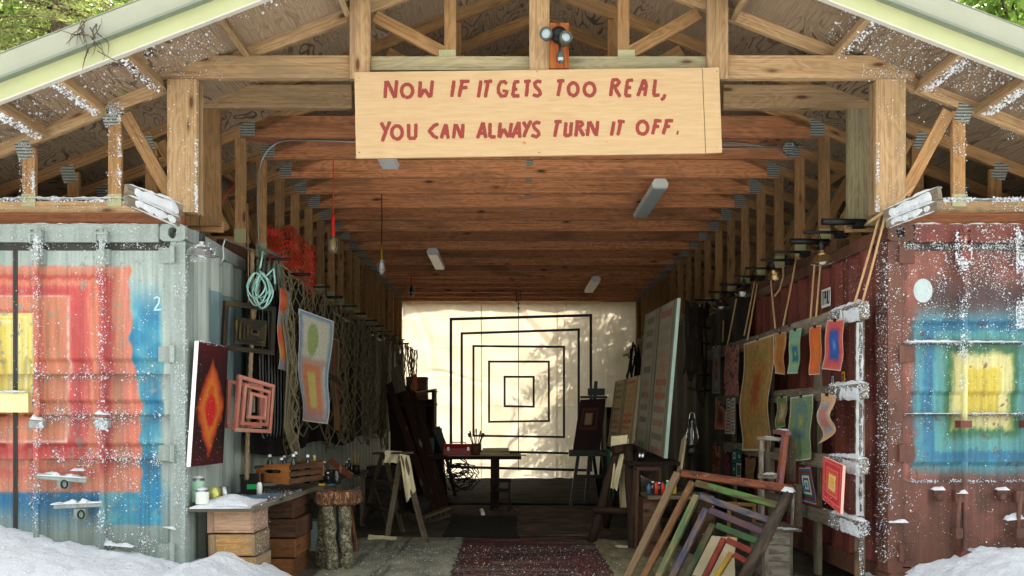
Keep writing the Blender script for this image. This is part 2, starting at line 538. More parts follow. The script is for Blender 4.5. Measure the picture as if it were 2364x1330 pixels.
def leaf_mat(name, c1, c2, trans=0.55):
    t = NT(name)
    oi = t.n('ObjectInfo').outputs['Random']
    n1 = t.noise(t.coord('Object'), 1.7, 4)
    col = t.mix(n1, c1, c2)
    d = t.n('BsdfDiffuse', Color=col)
    tr = t.n('BsdfTranslucent', Color=col)
    ms = t.n('MixShader', Fac=trans)
    t.t.links.new(d.outputs[0], ms.inputs[1]); t.t.links.new(tr.outputs[0], ms.inputs[2])
    t.t.links.new(ms.outputs[0], t.out.inputs[0])
leaf_mat('needles', (0.15,0.19,0.05,1), (0.32,0.32,0.12,1))
leaf_mat('broad_leaves', (0.09,0.18,0.03,1), (0.2,0.27,0.06,1))
def bark():
    t = NT('bark')
    o = t.coord('Object', (1,1,0.35))
    n = t.noise(o, 22, 7, 1.2, 0.7)
    col = t.ramp(n, [(0.35, L3(48,38,30)), (0.55, L3(104,88,68)), (0.7, L3(150,146,120))])
    t.bsdf(col, 0.95, bump=n, bdist=0.02, bstr=1.0)
    t = NT('birch_bark')
    o = t.coord('Object', (1,1,1))
    n = t.noise(o, 26, 8, 1.2, 0.78)
    col = t.ramp(n, [(0.38, L3(34,30,24)), (0.5, L3(96,90,68)), (0.62, L3(160,156,124))])
    t.bsdf(col, 0.95, bump=n, bdist=0.008, bstr=1.0)
bark()

def sign_ply():
    t = NT('sign_plywood')
    uv = t.coord('UV')
    g = t.noise(t.n('Mapping', Vector=uv, Scale=(2.2, 26, 1)).outputs[0], 2.0, 5, 0.8)
    b = t.noise(uv, 2.3, 4)
    col = t.ramp(g, [(0.25, L3(168,138,98)), (0.6, L3(180,152,112))])
    col = t.mix(t.ramp(b, [(0.45, BLACK), (0.75, (0.35,)*3+(1,))]), col, L3(174,138,98))
    for sc, r0, r1, c in (((3.4,4.6,1), .05, .085, L3(150,98,46)), ((6.3,7.1,1), .035, .05, L3(120,72,40))):
        v = t.n('TexVoronoi', Vector=t.n('Mapping', Vector=uv, Scale=sc).outputs[0], Scale=1.0)
        k = t.ramp(v.outputs['Distance'], [(r0, WHITE), (r1, BLACK)])
        keep = t.ramp(t.n('SeparateColor', Color=v.outputs['Color']).outputs[0], [(0.35, WHITE), (0.37, BLACK)])
        col = t.mix(t.math('MULTIPLY', t.math('MULTIPLY', k, keep), .85), col, c)
    t.bsdf(col, 0.7, bump=g, bdist=0.002, spec=0.25)
sign_ply()
# ------------------------------------------------------------------ numeric noise
def _h(i, j, s):
    v = np.sin(i*127.1 + j*311.7 + s*74.7) * 43758.5453
    return v - np.floor(v)
def vn(x, y, s=0):
    x, y = np.asarray(x, float), np.asarray(y, float)
    i, j = np.floor(x), np.floor(y)
    u, v = x - i, y - j
    u, v = u*u*(3-2*u), v*v*(3-2*v)
    return (_h(i,j,s)*(1-u) + _h(i+1,j,s)*u)*(1-v) + (_h(i,j+1,s)*(1-u) + _h(i+1,j+1,s)*u)*v
def fbm(x, y, s=0, o=4):
    r, a, t = 0, 1.0, 0
    for k in range(o):
        r = r + a*vn(np.asarray(x)*2**k, np.asarray(y)*2**k, s+k); t += a; a *= 0.5
    return r/t
def ss(a, b, x):
    t = np.clip((np.asarray(x, float)-a)/(b-a), 0, 1)
    return t*t*(3-2*t)
def over(c, col, m):
    m = np.asarray(m)[..., None]
    return c*(1-m) + np.asarray(col, float)*m
def ramp_cols(t, stops):
    xs = [s[0] for s in stops]
    return np.stack([np.interp(t, xs, [s[1][k] for s in stops]) for k in range(3)], -1)

# ------------------------------------------------------------------ ground, floor, snow
mb = MB(); mb.face([(-300,-300,-0.05),(300,-300,-0.05),(300,300,-0.05),(-300,300,-0.05)])
mb.build('ground', 'soil', kind='structure')

def floor_mat():
    t = NT('floor_concrete')
    o = t.coord('Object')
    n = t.noise(o, 2.2, 8, 0.4, 0.7)
    n2 = t.noise(o, 30, 5)
    col = t.ramp(n, [(0.35, L3(44,38,30)), (0.6, L3(84,74,60))])
    col = t.mix(t.ramp(n2, [(0.62, BLACK), (0.7, (0.6,)*3+(1,))]), col, L3(180,176,165))
    t.bsdf(col, 0.9, bump=n2, bdist=0.004)
floor_mat()
mb = MB(); mb.face([(-5.2,5.7,0),(5.6,5.7,0),(5.6,19.5,0),(-5.2,19.5,0)])
mb.build('shed_floor', 'floor_concrete', kind='structure')

SNX = [-14,-8,-3.6,-2.86,-2.33,-2.27,-2.06,-1.70,-1.35,-0.9, 1.6, 2.3, 2.69,2.9,3.27,3.62,8,14]
SNZ = [0.75,0.66,0.55,0.41,0.30,0.29,0.375,0.19,0.03,-0.03,-0.03,0.03,0.19,0.30,0.42,0.41,0.5,0.6]
def snow_h(x, y):
    h = np.interp(x, SNX, SNZ)
    f = np.where(y < 5.9, 1 - 0.055*(5.9-y), 1.0)
    back = 1 - ss(6.25, 6.8, y)
    h = h*np.clip(f, 0.25, 1)*back - 0.05*(1-back)
    amp = np.clip(h, 0, 0.3)/0.3
    n = (fbm(x*1.7, y*1.7, 3)-0.5)*0.10*amp + (fbm(x*9, y*9, 11)-0.5)*0.05*amp + (vn(x*30, y*30, 5)-.5)*0.02*amp + (vn(x*62, y*62, 6)-.5)*0.012*amp
    return h + n
mb = MB()
X, Y = np.meshgrid(np.concatenate([np.linspace(-45,-14.5,22), np.linspace(-14,-4.2,50), np.linspace(-4.15,4.4,310), np.linspace(4.5,14,50), np.linspace(14.5,45,22)]),
                   np.concatenate([np.linspace(-3,3,34), np.linspace(3.05,6.8,150)]))
Zs = snow_h(X, Y)
ny, nx = X.shape
mb.v = np.stack([X.ravel(), Y.ravel(), Zs.ravel()], 1).tolist()
for j in range(ny-1):
    for i in range(nx-1):
        a = j*nx+i
        mb.f.append((a, a+1, a+nx+1, a+nx)); mb.uv.append([(0,0)]*4); mb.sm.append(True)
mb.build('snow_bank', 'snow', kind='structure')

# ------------------------------------------------------------------ roof trusses
RX, RZ, RS = 0.22, 4.795, 0.387           # ridge x, underside of the sheathing at the ridge, slope
def zr(x): return RZ - RS*abs(x - RX)
TX = 0.19
SD = Vector((0, 1, 0))
def make_truss(y, name, label, group, collar=True, vert=True):
    """2-by lumber truss with a raised collar beam, its front face in the plane y"""
    t = thing(name, label, 'roof truss', (TX, y, 2.79), group)
    y1 = y + 0.038
    for s in (-1, 1):
        a = RX + s*0.0; b = RX + s*5.3
        n = Vector((s*RS, 0, 1)).normalized()
        p0 = Vector((RX + s*0.02, y+0.019, zr(RX+s*0.02))) - n*0.0445
        p1 = Vector((b, y+0.019, zr(b))) - n*0.0445
        MB().beam(p0, p1, 0.038, 0.089, up=n).build('top_chord', 'gable_timber' if y < 6.3 else 'web_timber', t)
        xi = TX + s*2.455
        if vert:
            MB().bx(xi, xi + s*0.089, y+0.002, y1-0.002, 2.79, zr(xi+s*0.05)-0.10, 'z').build('vertical', 'web_timber', t)
        MB().bx(xi, TX + s*5.05, y+0.004, y1-0.004, 2.79, 2.88, 'x').build('bottom_chord', 'gable_timber' if y < 6.3 else 'web_timber', t)
        for r in (3.02, 3.635, 4.25):
            x = TX + s*r
            w = MB().bx(x-0.045, x+0.045, y+0.002, y1-0.002, 2.881, zr(x+s*0.045)-0.096, 'z').build('web', 'web_timber', t)
            MB().bx(x-0.05, x+0.05, y-0.003, y+0.001, 2.84, 2.93, 'z').build('nail_plate', 'yellow_plate', t)
            MB().beam((x-s*0.02+s*0.05*0, y-0.001, zr(x)-0.115), (x+s*0.085, y-0.001, zr(x)-0.115-0.085*RS), 0.004, 0.13).build('nail_plate', 'zinc_plate', t)
        MB().beam((TX+s*2.95, y+0.02, zr(TX+s*2.95)-0.14), (TX+s*2.63, y+0.02, 2.93), 0.03, 0.089, up=(1,0,0)).build('diagonal', 'web_timber', t)
        xk = TX + s*0.62
        MB().bx(xk-0.042, xk+0.042, y+0.002, y1-0.002, 3.907, zr(xk)-0.10, 'z').build('web', 'web_timber', t)
        MB().beam((TX+s*1.16, y+0.02, zr(TX+s*1.16)-0.13), (TX+s*0.66, y+0.02, 3.94), 0.03, 0.089, up=(1,0,0)).build('diagonal', 'web_timber', t)
        MB().bx(xk-0.06+s*0.02, xk+0.06+s*0.02, y-0.003, y+0.001, 3.90, 3.96).build('nail_plate', 'yellow_plate', t)
        if vert:
            MB().bx(xi-0.06-s*0.02, xi+0.06-s*0.02, y-0.004, y+0.001, 3.73, 3.925, 'x').build('nail_plate', 'zinc_plate', t)
            MB().bx(xi+s*0.0445-0.05, xi+s*0.0445+0.05, y-0.004, y+0.001, 2.82, 2.94, 'z').build('nail_plate', 'yellow_plate', t)
    if collar:
        xa, xb = TX-2.50, TX+2.50
        zt = 3.906
        poly = [(xa,3.722),(xb,3.722),(xb,3.79),(xb-0.25,zt),(xa+0.25,zt),(xa,3.79)]
        m = MB()
        u0, v0 = random.uniform(0,30), random.uniform(0,30)
        f = [Vector((px, y+0.0, pz)) for px, pz in poly]; k = [Vector((px, y1, pz)) for px, pz in poly]
        m.face(f, [(u0+px, v0+pz) for px, pz in poly]); m.face(k[::-1], [(u0+px, v0+pz) for px, pz in poly][::-1])
        for i in range(6):
            j = (i+1) % 6
            m.face([f[j], f[i], k[i], k[j]], [(u0+poly[j][0], v0+1), (u0+poly[i][0], v0+1), (u0+poly[i][0], v0+1.038), (u0+poly[j][0], v0+1.038)])
        m.build('collar_beam', 'collar_timber', t)
        MB().bx(TX-0.03, TX+0.04, y-0.004, y+0.001, 3.845, 3.90).build('nail_plate', 'zinc_plate', t)
    return t

T0 = make_truss(6.04, 'gable_truss', 'pale timber gable truss flecked with snow at the open shed front', None, collar=False, vert=False)
# the built-up front frame of the gable, parts of the front truss
F = T0
def fpx(px, d): return (px - VPX)*d/FPX
for (a, b, s) in ((372, 807, -1), (1681, 2112, 1)):
    x0, x1 = fpx(a, 5.99), fpx(b, 5.99)
    m = MB()
    if s < 0: poly = [(x0,3.735),(x1,3.735),(x1,3.897),(x0+0.10,3.897),(x0,3.85)]
    else: poly = [(x0,3.735),(x1,3.735),(x1,3.84),(x1-0.12,3.897),(x0,3.897)]
    m.prism(poly, (0,5.985,0), (1,0,0), (0,0,1), (0,1,0), 0.05)
    h = m.build('header_beam', 'gable_timber', F)
    m = MB()
    for q in ((0.11, 3.86), (0.19, 3.86), (0.11, 3.78)):
        xx = x0+q[0] if s < 0 else x1-q[0]
        m.lathe([(0.011,0),(0.011,0.004),(0,0.005)], Matrix.Rotation(math.radians(90),4,'X'), 8, c=(xx,5.985,q[1]))
    m.build('bolt', 'zinc_plate', h)
MB().bx(fpx(858,6.03), fpx(1630,6.03), 6.0, 6.038, 3.80, 3.897).build('header_beam', 'grey_pine', F)
for (a, b) in ((387, 455), (2022, 2090)):
    MB().bx(fpx(a,6.0), fpx(b,6.0), 5.992, 6.038, 2.79, 3.732, 'z').build('post', 'gable_timber', F)
    MB().bx(fpx(a,6.0)+0.004, fpx(b,6.0)-0.004, 6.08, 6.13, 2.79, 3.732, 'z').build('post', 'gable_timber', F)
for (a, b, pb) in ((808, 855, 184), (1222, 1268, 200), (1632, 1680, 184)):
    x0, x1 = fpx(a,5.96), fpx(b,5.96)
    MB().bx(x0, x1, 5.945, 5.983, P(0,pb,5.96).z, zr((x0+x1)/2)-0.02, 'z').build('king_post', 'gable_timber', F)

T1 = make_truss(6.65, 'header_truss', 'doubled timber truss with wide posts just behind the shed gable', None, collar=False, vert=False)
for (a, b, s) in ((457, 812, -1), (1670, 2022, 1)):
    MB().bx(fpx(a,6.61), fpx(b,6.61), 6.60, 6.648, 3.745, 3.93).build('header_beam', 'gable_timber', T1)
MB().bx(fpx(830,6.61), fpx(1650,6.61), 6.60, 6.648, 3.745, 3.93).build('header_beam', 'gable_timber', T1)
for (a, b) in ((420, 508), (1957, 2030)):
    MB().bx(fpx(a,6.61), fpx(b,6.61), 6.602, 6.645, 2.83, 3.743, 'z').build('post', 'web_timber' if a < 1000 else 'grey_pine', T1)
truss = None
TY = [7.22 + 0.61*k for k in range(18)]
for y in TY:
    if truss is None:
        truss = make_truss(y, 'roof_truss', 'red-brown timber roof truss in the row spanning the passage', 'interior roof trusses')
    else:
        copy_tree(truss, None, (TX, y, 2.79))

# ------------------------------------------------------------------ roof
RF = thing('shed_roof', 'low gable roof of plywood sheathing with pale green barge boards', 'roof', (RX, 12, 2.7))
YB, YE = 5.42, 18.4
cs = 1/math.sqrt(1+RS*RS)
pw, pl = 1.22, 2.44
for s in (-1, 1):
    sl = Vector((s*cs, 0, -RS*cs)); nn = Vector((s*RS*cs, 0, cs))
    first = None
    for r in range(5):
        w = pw if r < 4 else 0.86
        for q in range(6):
            y0 = YB + 0.03 + q*pl - (1.22 if r % 2 else 0); y1 = min(y0+pl, YE); y0 = max(y0, YB+0.03)
            if y1 - y0 < 0.1: continue
            c = Vector((RX,0,RZ)) + sl*(r*pw + w/2 + 0.003) + nn*0.009 + Vector((0,(y0+y1)/2,0))
            MB().box(c, Vector((0,(y1-y0)/2-0.002,0)), sl*(w/2-0.002), nn*0.007).build('sheathing_panel', 'sheathing', RF)
    # roofing sheet, barge board, flashing, trim
    c0 = Vector((RX,0,RZ)) + nn*0.035
    MB().box(c0 + sl*2.88 + Vector((0,(YB+YE)/2-0.02,0)), Vector((0,(YE-YB)/2+0.04,0)), sl*2.9, nn*0.008).build('roof_covering', 'roof_metal', RF)
    L = 5.78
    def strip(off0, off1, y0, y1, name, mt):
        c = Vector((RX,0,RZ)) + sl*(L/2) + nn*((off0+off1)/2) + Vector((0,(y0+y1)/2,0))
        return MB().box(c, sl*(L/2), Vector((0,abs(y1-y0)/2,0)), nn*abs(off1-off0)/2).build(name, mt, RF)
    strip(-0.075, 0.075, YB-0.012, YB+0.024, 'barge_board', 'fascia_lower')
    strip(0.06, 0.195, YB-0.028, YB-0.014, 'flashing', 'fascia_upper')
    strip(0.19, 0.20, YB-0.028, YB+0.16, 'flashing', 'fascia_upper')
    strip(0.044, 0.064, YB-0.024, YB-0.0125, 'flashing', 'fascia_trim')
    strip(-0.085, -0.076, YB-0.014, YB+0.026, 'barge_trim', 'fascia_trim')
    for r in (0.55, 1.40, 2.12, 2.72, 3.15, 3.57, 4.15, 4.7):
        p = Vector((RX + s*r, 0, zr(RX+s*r))) - nn*0.046
        MB().box(p + Vector((0,(YB+0.026+6.036)/2,0)), Vector((0,(6.036-YB-0.026)/2,0)), sl*0.02, nn*0.044).build('lookout', 'gable_timber', RF)
    # blocking between trusses seen in the dark of the roof
    for k, r in enumerate((1.45, 2.9)):
        for y in (6.65+0.04, TY[1]+0.04):
            p = Vector((RX + s*r, 0, zr(RX+s*r))) - nn*0.05
            MB().box(p + Vector((0,y+0.28,0)), Vector((0,0.285,0)), sl*0.02, nn*0.044).build('blocking', 'web_timber', RF)
    MB().bx(RX+s*5.1, RX+s*5.12, 6.0, 18.2, 2.60, 2.80, 'y').build('eave_board', 'gable_timber', RF)
# rear gable boarding
m = MB()
xa = RX-5.1; xb = RX+5.1
m.prism([(xa,2.70),(-2.30,2.70),(-2.30,3.70),(2.67,3.70),(2.67,2.70),(xb,2.70),(xb,zr(xb)),(RX,RZ),(xa,zr(xa))], (0,18.02,0), (1,0,0), (0,0,1), (0,1,0), 0.02)
m.build('gable_panel', 'sheathing', RF)

# ------------------------------------------------------------------ shipping containers
def mural_left(px, py):
    n = fbm(px/60, py/60, 2); nf = fbm(px/9, py/14, 5); nv = fbm(px/5, py/70, 8)
    c = np.ones(px.shape+(3,))*np.array((178,192,182.)) * (0.93+0.14*n)[..., None]
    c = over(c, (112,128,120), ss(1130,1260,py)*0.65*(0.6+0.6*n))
    E = 301 + 24*ss(780,960,py) + 10*(vn(py/26, py*0, 4)-0.5) + 5*(nf-0.5)
    # blue side
    bl = ramp_cols(np.clip(n*1.5-0.25+0.25*(nf-.5), 0, 1), [(0,(36,112,158)),(0.45,(52,142,176)),(0.8,(104,176,190)),(1,(150,196,196))])
    top = ss(630,740,py + 40*(n-.5)); rt = 1-ss(366,380,px+4*nf)
    c = over(c, bl, top*rt*(1-ss(1212,1214,py))*ss(-6,4,px-E)*0.92)
    c = over(c, bl*np.array((1.18,1.15,1.08)), ss(1108,1112,py)*(1-ss(1210,1213,py))*ss(240,243,px)*rt*0.75)
    lowblue = ss(1105,1145,py)*(1-ss(1150,1238,py+30*(n-.5)))*(1-ss(232,250,px)*0.7)
    c = over(c, (42,112,158), lowblue*0.9)
    # nested squares
    wob = 14*(vn(py/33, py*0+3, 7)-.5)*ss(850,950,py)
    sq = np.maximum((px+wob-80)/(304-80), np.maximum((722-py)/(722-612.), (py-955)/(1142-955.)))
    t = sq + 0.09*(nv-.5) + 0.06*(nf-.5) + .05*(n-.5)
    band = ramp_cols(t, [(0,(206,60,50)),(0.06,(216,84,58)),(0.10,(222,132,86)),(0.30,(221,128,82)),(0.33,(226,120,90)),(0.38,(212,62,62)),
        (0.46,(206,48,52)),(0.55,(218,78,70)),(0.6,(226,124,84)),(0.68,(222,106,76)),(0.71,(198,48,50)),(0.77,(196,56,54)),(0.82,(206,118,80)),(0.88,(198,132,92)),(0.93,(232,132,110)),(1.0,(232,116,84))])
    band = over(band, (234,140,96), (ss(1065,1100,py)*0.55))
    band = band*(0.9+0.2*nv)[..., None]
    wl = np.exp(-((sq-0.345)/0.016)**2)*(0.4+0.6*ss(.3,.6,nf)) * (1-ss(158,170,px)*0) 
    band = over(band, (240,232,216), np.clip(wl*0.85, 0, 1))
    m = (1-ss(-4,3,px-E))*ss(610,620,py+6*(nf-.5))*(1-ss(1134,1142,py+4*nf))
    gg = band.mean(-1)[...,None]; band = (band*0.80 + gg*0.20)*1.04 + 6; band = band*.78 + np.array((224,112,88.))*.22
    c = over(c, band, m*(0.80+0.3*nf).clip(0,.97))
    # yellow heart
    yy = ramp_cols(np.clip(-sq*1.0, 0, .6)+0.03*(nv-.5), [(0,(198,196,110)),(0.03,(236,226,150)),(0.06,(238,214,92)),(0.09,(238,232,170)),(0.13,(236,206,86)),(0.17,(240,232,176)),(0.3,(232,206,100))])
    c = over(c, yy, ss(0.01,-0.02,sq)*ss(-200,-180,px))
    c = over(c, (226,120,70), ss(948,955,py)*(1-ss(966,975,py))*(1-ss(66,74,px))*0.8)
    # wear: streaks, chips down to the steel, dirt under the pressed ledges
    c = c*(0.86+0.28*fbm(px/4, py/130, 300+1))[...,None]
    chip = ss(.66,.72,fbm(px/9, py/11, 300+2)*.7+fbm(px/50, py/60, 300+3)*.3)
    c = over(c, (150,160,150), chip*.8)
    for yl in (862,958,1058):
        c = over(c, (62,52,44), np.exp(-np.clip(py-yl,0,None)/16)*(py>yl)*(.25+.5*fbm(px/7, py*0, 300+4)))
    dr = ss(.62,.78,vn(px/5, py*0+7, 300+5))*ss(0,1,(py-560)/650.)*.28*vn(px/9,py/140,300+6)
    c = over(c, (70,60,50), dr)
    return c

def mural_right(px, py):
    n = fbm(px/60, py/60, 21); nf = fbm(px/8, py/14, 25); nv = fbm(px/6, py/80, 28)
    c = np.ones(px.shape+(3,))*np.array((152,88,72.)) * (0.7+0.55*n)[..., None]
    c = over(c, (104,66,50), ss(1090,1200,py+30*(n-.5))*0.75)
    c = over(c, (168,94,80), ss(.55,.7,n)*0.3)
    c = over(c, (86,58,46), ss(.52,.68,fbm(px/22,py/55,29))*0.55)
    rx = ss(2096,2124,px+14*(nf-.5)+8*(n-.5))
    sm = ss(620,690,py+36*(n-.5))*(1-ss(690,760,py))*ss(2110,2170,px)
    c = over(c, (64,58,64), sm*0.75)
    tx = np.abs(px-2268); ty = np.abs(py-902)*0.80
    r = np.maximum(tx, ty) + 12*(nf-.5) + 9*(nv-.5) + 8*(n-.5)
    g = ramp_cols(r, [(0,(232,206,66)),(40,(230,206,70)),(46,(236,226,140)),(64,(236,228,150)),(70,(150,176,90)),(75,(60,126,86)),(81,(64,134,100)),(90,(92,164,158)),
        (108,(84,166,170)),(114,(46,124,162)),(126,(48,126,164)),(138,(76,158,174)),(160,(72,152,174)),(168,(48,128,166)),(178,(52,132,168))])
    m = rx*ss(690,750,py+20*(n-.5))*(1-ss(1072,1112,py+16*(n-.5)))*np.clip(0.85+0.3*nf,0,1)
    c = over(c, g, np.clip(m,0,1)*0.96)
    gg = c.mean(-1)[...,None]; c = c*.88 + gg*.12
    # wear: streaks, chips down to the steel, dirt under the pressed ledges
    c = c*(0.86+0.28*fbm(px/4, py/130, 330+1))[...,None]
    chip = ss(.66,.72,fbm(px/9, py/11, 330+2)*.7+fbm(px/50, py/60, 330+3)*.3)
    c = over(c, (112,70,56), chip*.8)
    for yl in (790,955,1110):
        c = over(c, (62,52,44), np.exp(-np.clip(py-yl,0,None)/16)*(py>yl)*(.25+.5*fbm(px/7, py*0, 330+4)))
    dr = ss(.62,.78,vn(px/5, py*0+7, 330+5))*ss(0,1,(py-560)/650.)*.28*vn(px/9,py/140,330+6)
    c = over(c, (70,60,50), dr)
    return c

def container(name, label, xin, s, steel, mural, bands, rods, postmat):
    C = thing(name, label, 'shipping container', (xin + s*1.22, 12.1, 0.0))
    X = lambda u: xin + s*u
    def bx(u0, u1, y0, y1, z0, z1, nm, mt=steel, par=None, grain='x'):
        a, b = sorted((X(u0), X(u1)))
        return MB().bx(a, b, y0, y1, z0, z1, grain).build(nm, mt, par or C)
    D = 6.0
    for u0, u1 in ((0, 0.105), (2.335, 2.44)):
        bx(u0, u1, 5.965, 6.13, 0.23, 2.575, 'corner_post', postmat, grain='z')
        bx(u0, u1, 18.0, 18.16, 0.23, 2.575, 'corner_post', postmat, grain='z')
        # corner castings with their oval holes
        for zc in (0.17, 2.636):
            m = MB()
            w, hh, k = 0.09, 0.06, 20
            cx = X(u0 + 0.0 + 0.0875) if u0 < 1 else X(u1 - 0.0875)
            outer, inner = [], []
            for i in range(k):
                a = 2*math.pi*i/k
                ca, sa = math.cos(a), math.sin(a)
                q = 1/max(abs(ca), abs(sa))
                outer.append((cx + ca*q*w, zc + sa*q*hh)); inner.append((cx + ca*0.033, zc + sa*0.042))
            for i in range(k):
                j = (i+1) % k
                m.face([(outer[i][0],5.955,outer[i][1]),(outer[j][0],5.955,outer[j][1]),(inner[j][0],5.955,inner[j][1]),(inner[i][0],5.955,inner[i][1])])
                m.face([(inner[i][0],5.955,inner[i][1]),(inner[j][0],5.955,inner[j][1]),(inner[j][0],6.06,inner[j][1]),(inner[i][0],6.06,inner[i][1])])
                m.face([(outer[i][0],5.955,outer[i][1]),(outer[j][0],5.955,outer[j][1]),(outer[j][0],6.13,outer[j][1]),(outer[i][0],6.13,outer[i][1])])
            m.face([(q[0],6.06,q[1]) for q in inner])
            m.build('corner_casting', postmat, C)
    bx(0.19, 2.25, 5.968, 6.06, 2.572, 2.70, 'header_rail')
    bx(0.105, 2.335, 5.99, 6.06, 0.11, 0.262, 'sill_rail')
    bx(0.10, 2.34, 5.992, 6.03, 2.520, 2.571, 'gasket', 'gasket')
    # doors: pressed sheet with recessed bands, painted with a mural
    for dn, (u0, u1) in enumerate(((0.113, 1.208), (1.232, 2.327))):
        z0, z1 = 0.27, 2.518
        nu, nv = 122, 250
        us = np.linspace(u0, u1, nu+1); zs = np.linspace(z0, z1, nv+1)
        prof = np.zeros(nv+1)
        for a, b in bands:
            prof = np.maximum(prof, ss(a-0.012, a, zs)*(1-ss(b, b+0.04, zs)))
        U, Zg = np.meshgrid(us, zs)
        edge = ss(u0+0.04, u0+0.07, U)*(1-ss(u1-0.07, u1-0.04, U))
        pr = np.repeat(prof[:, None], nu+1, 1)*edge
        Xg = xin + s*U
        px = VPX + Xg*FPX/D; py = HY - (Zg-CAMZ)*FPX/D
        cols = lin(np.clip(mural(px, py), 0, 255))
        m = MB()
        m.v = np.stack([Xg.ravel(), (D + pr*0.034).ravel(), Zg.ravel()], 1).tolist()
        for j in range(nv):
            for i in range(nu):
                a = j*(nu+1)+i
                m.f.append((a, a+1, a+nu+2, a+nu+1) if s > 0 else (a+1, a, a+nu+1, a+nu+2)); m.uv.append([(0,0)]*4); m.sm.append(True)
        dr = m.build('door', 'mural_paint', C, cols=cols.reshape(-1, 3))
        # gasket round the door edge
        for uu in (u0-0.006, u1+0.002):
            bx(uu-0.006, uu+0.008, 5.994, 6.03, z0, z1, 'gasket', 'gasket')
        # hinges on the outer edge of each door
        uh = u0 if dn == 0 else u1
        sg = -1 if dn == 0 else 1
        for zc in (0.38, 1.08, 1.78, 2.48):
            m = MB()
            a, b = sorted((X(uh - sg*0.085), X(uh + sg*0.005)))
            m.bx(a, b, 5.985, 5.998, zc-0.055, zc+0.055)
            a, b = sorted((X(uh + sg*0.015), X(uh + sg*0.045)))
            m.bx(a, b, 5.935, 5.964, zc-0.06, zc+0.06)
            m.tube([(X(uh+sg*0.012), 5.972, zc-0.07), (X(uh+sg*0.012), 5.972, zc+0.07)], 0.014, 8)
            m.build('hinge', postmat if s > 0 else steel, dr)
        for u in rods[dn]:
            x = X(u)
            rm_ = MB().tube([(x, 5.945, 0.2+2.46*q/70) for q in range(71)], 0.019, 10)
            rv = np.array(rm_.v)
            rcol = lin(np.clip(mural(VPX+rv[:,0]*FPX/D, HY-(rv[:,2]-CAMZ)*FPX/D), 0, 255))
            r = rm_.build('lock_rod', 'mural_paint', C, cols=rcol)
            m = MB()
            m.bx(x-0.045, x+0.045, 5.955, 5.998, 2.41, 2.52).bx(x-0.03, x+0.03, 5.92, 5.956, 2.43, 2.5)
            m.build('rod_guide', steel, r)
            m = MB(); m.bx(x-0.03, x+0.03, 5.93, 5.966, 2.575, 2.64); m.bx(x-0.045, x-0.03, 5.92, 5.966, 2.56, 2.65); m.bx(x+0.03, x+0.045, 5.92, 5.966, 2.56, 2.65)
            m.tube([(x-0.05,5.93,2.625),(x+0.05,5.93,2.625)], 0.012, 8)
            m.build('cam_keeper', steel, r)
            for zc in (1.28, 0.36):
                m = MB(); m.bx(x-0.04, x+0.04, 5.922, 5.998, zc-0.02, zc+0.03); m.build('rod_guide', steel, r)
    # inner and outer side wall, corrugated
    for u, face in ((0.0, 1), (2.44, -1)):
        m = MB()
        y, per, dep = 6.13, 0.278, 0.036
        ys, xs = [], []
        while y < 18.0:
            for dy, dx in ((0, 0), (0.072, 0), (0.14, dep), (0.21, dep)):
                ys.append(min(y+dy, 18.0)); xs.append(X(u + face*(0.012+dx)))
            y += per
        for i in range(len(ys)-1):
            m.face([(xs[i],ys[i],0.26),(xs[i+1],ys[i+1],0.26),(xs[i+1],ys[i+1],2.60),(xs[i],ys[i],2.60)])
        m.build('side_wall', 'left_side_steel' if (u == 0 and s < 0) else ('red_steel' if s > 0 else steel), C)
        bx(u, u+face*0.06, 6.13, 18.0, 2.60, 2.695, 'top_rail', postmat, grain='y')
        bx(u, u+face*0.05, 6.13, 18.0, 0.11, 0.26, 'bottom_rail', postmat, grain='y')
    bx(0.06, 2.38, 6.06, 18.1, 2.66, 2.68, 'roof_sheet', 'dark_stuff')
    bx(0.1, 2.34, 18.10, 18.13, 0.2, 2.60, 'end_wall')
    return C

def left_side():
    t = NT('left_side_steel')
    c = t.n('TexCoord').outputs['Object']
    sp = t.n('SeparateXYZ', Vector=c)
    o = t.coord('Object')
    y = t.math('ADD', sp.outputs[1], 12.1); z = sp.outputs[2]
    n1 = t.noise(o, 2.0, 6)
    zz = t.math('ADD', z, t.math('MULTIPLY', n1, 0.03))
    blue = t.math('MULTIPLY', t.math('MULTIPLY', t.math('MULTIPLY', t.math('GREATER_THAN', y, 6.46), t.math('LESS_THAN', y, 7.9)), t.math('LESS_THAN', zz, 2.34)), t.math('GREATER_THAN', zz, 1.52))
    st = t.noise(t.coord('Object', (9, 9, 0.7)), 2.0, 5, 0.3)
    col = t.mix(t.math('MULTIPLY', blue, 0.85), L3(160,170,158), L3(98,124,128))
    col = t.mix(t.ramp(st, [(0.45, BLACK), (0.8, (0.5,)*3+(1,))]), col, L3(66,66,56))
    rs = t.noise(o, 5, 8, 0.4, 0.7)
    col = t.mix(t.ramp(rs, [(0.66, BLACK), (0.75, (0.8,)*3+(1,))]), col, L3(105,66,44))
    t.bsdf(col, 0.55, spec=0.35, bump=rs, bdist=0.002)
left_side()
def zpx(y): return CAMZ + (HY-y)*6.0/FPX
CL = container('grey_container', 'grey-green steel shipping container with a red orange and yellow mural on its doors', -2.295, -1, 'grey_steel', mural_left,
               [(zpx(862), zpx(838)), (zpx(958), zpx(934)), (zpx(1058), zpx(1034))], ((0.58, 1.04), (1.40, 1.86)), 'grey_steel')
CR = container('red_container', 'rusty red steel shipping container with a blue and yellow square mural on its doors', 2.668, 1, 'red_steel', mural_right,
               [(zpx(790), zpx(752)), (zpx(955), zpx(914)), (zpx(1110), zpx(1078))], ((0.53, 0.985), (1.45, 1.9)), 'rust_steel')
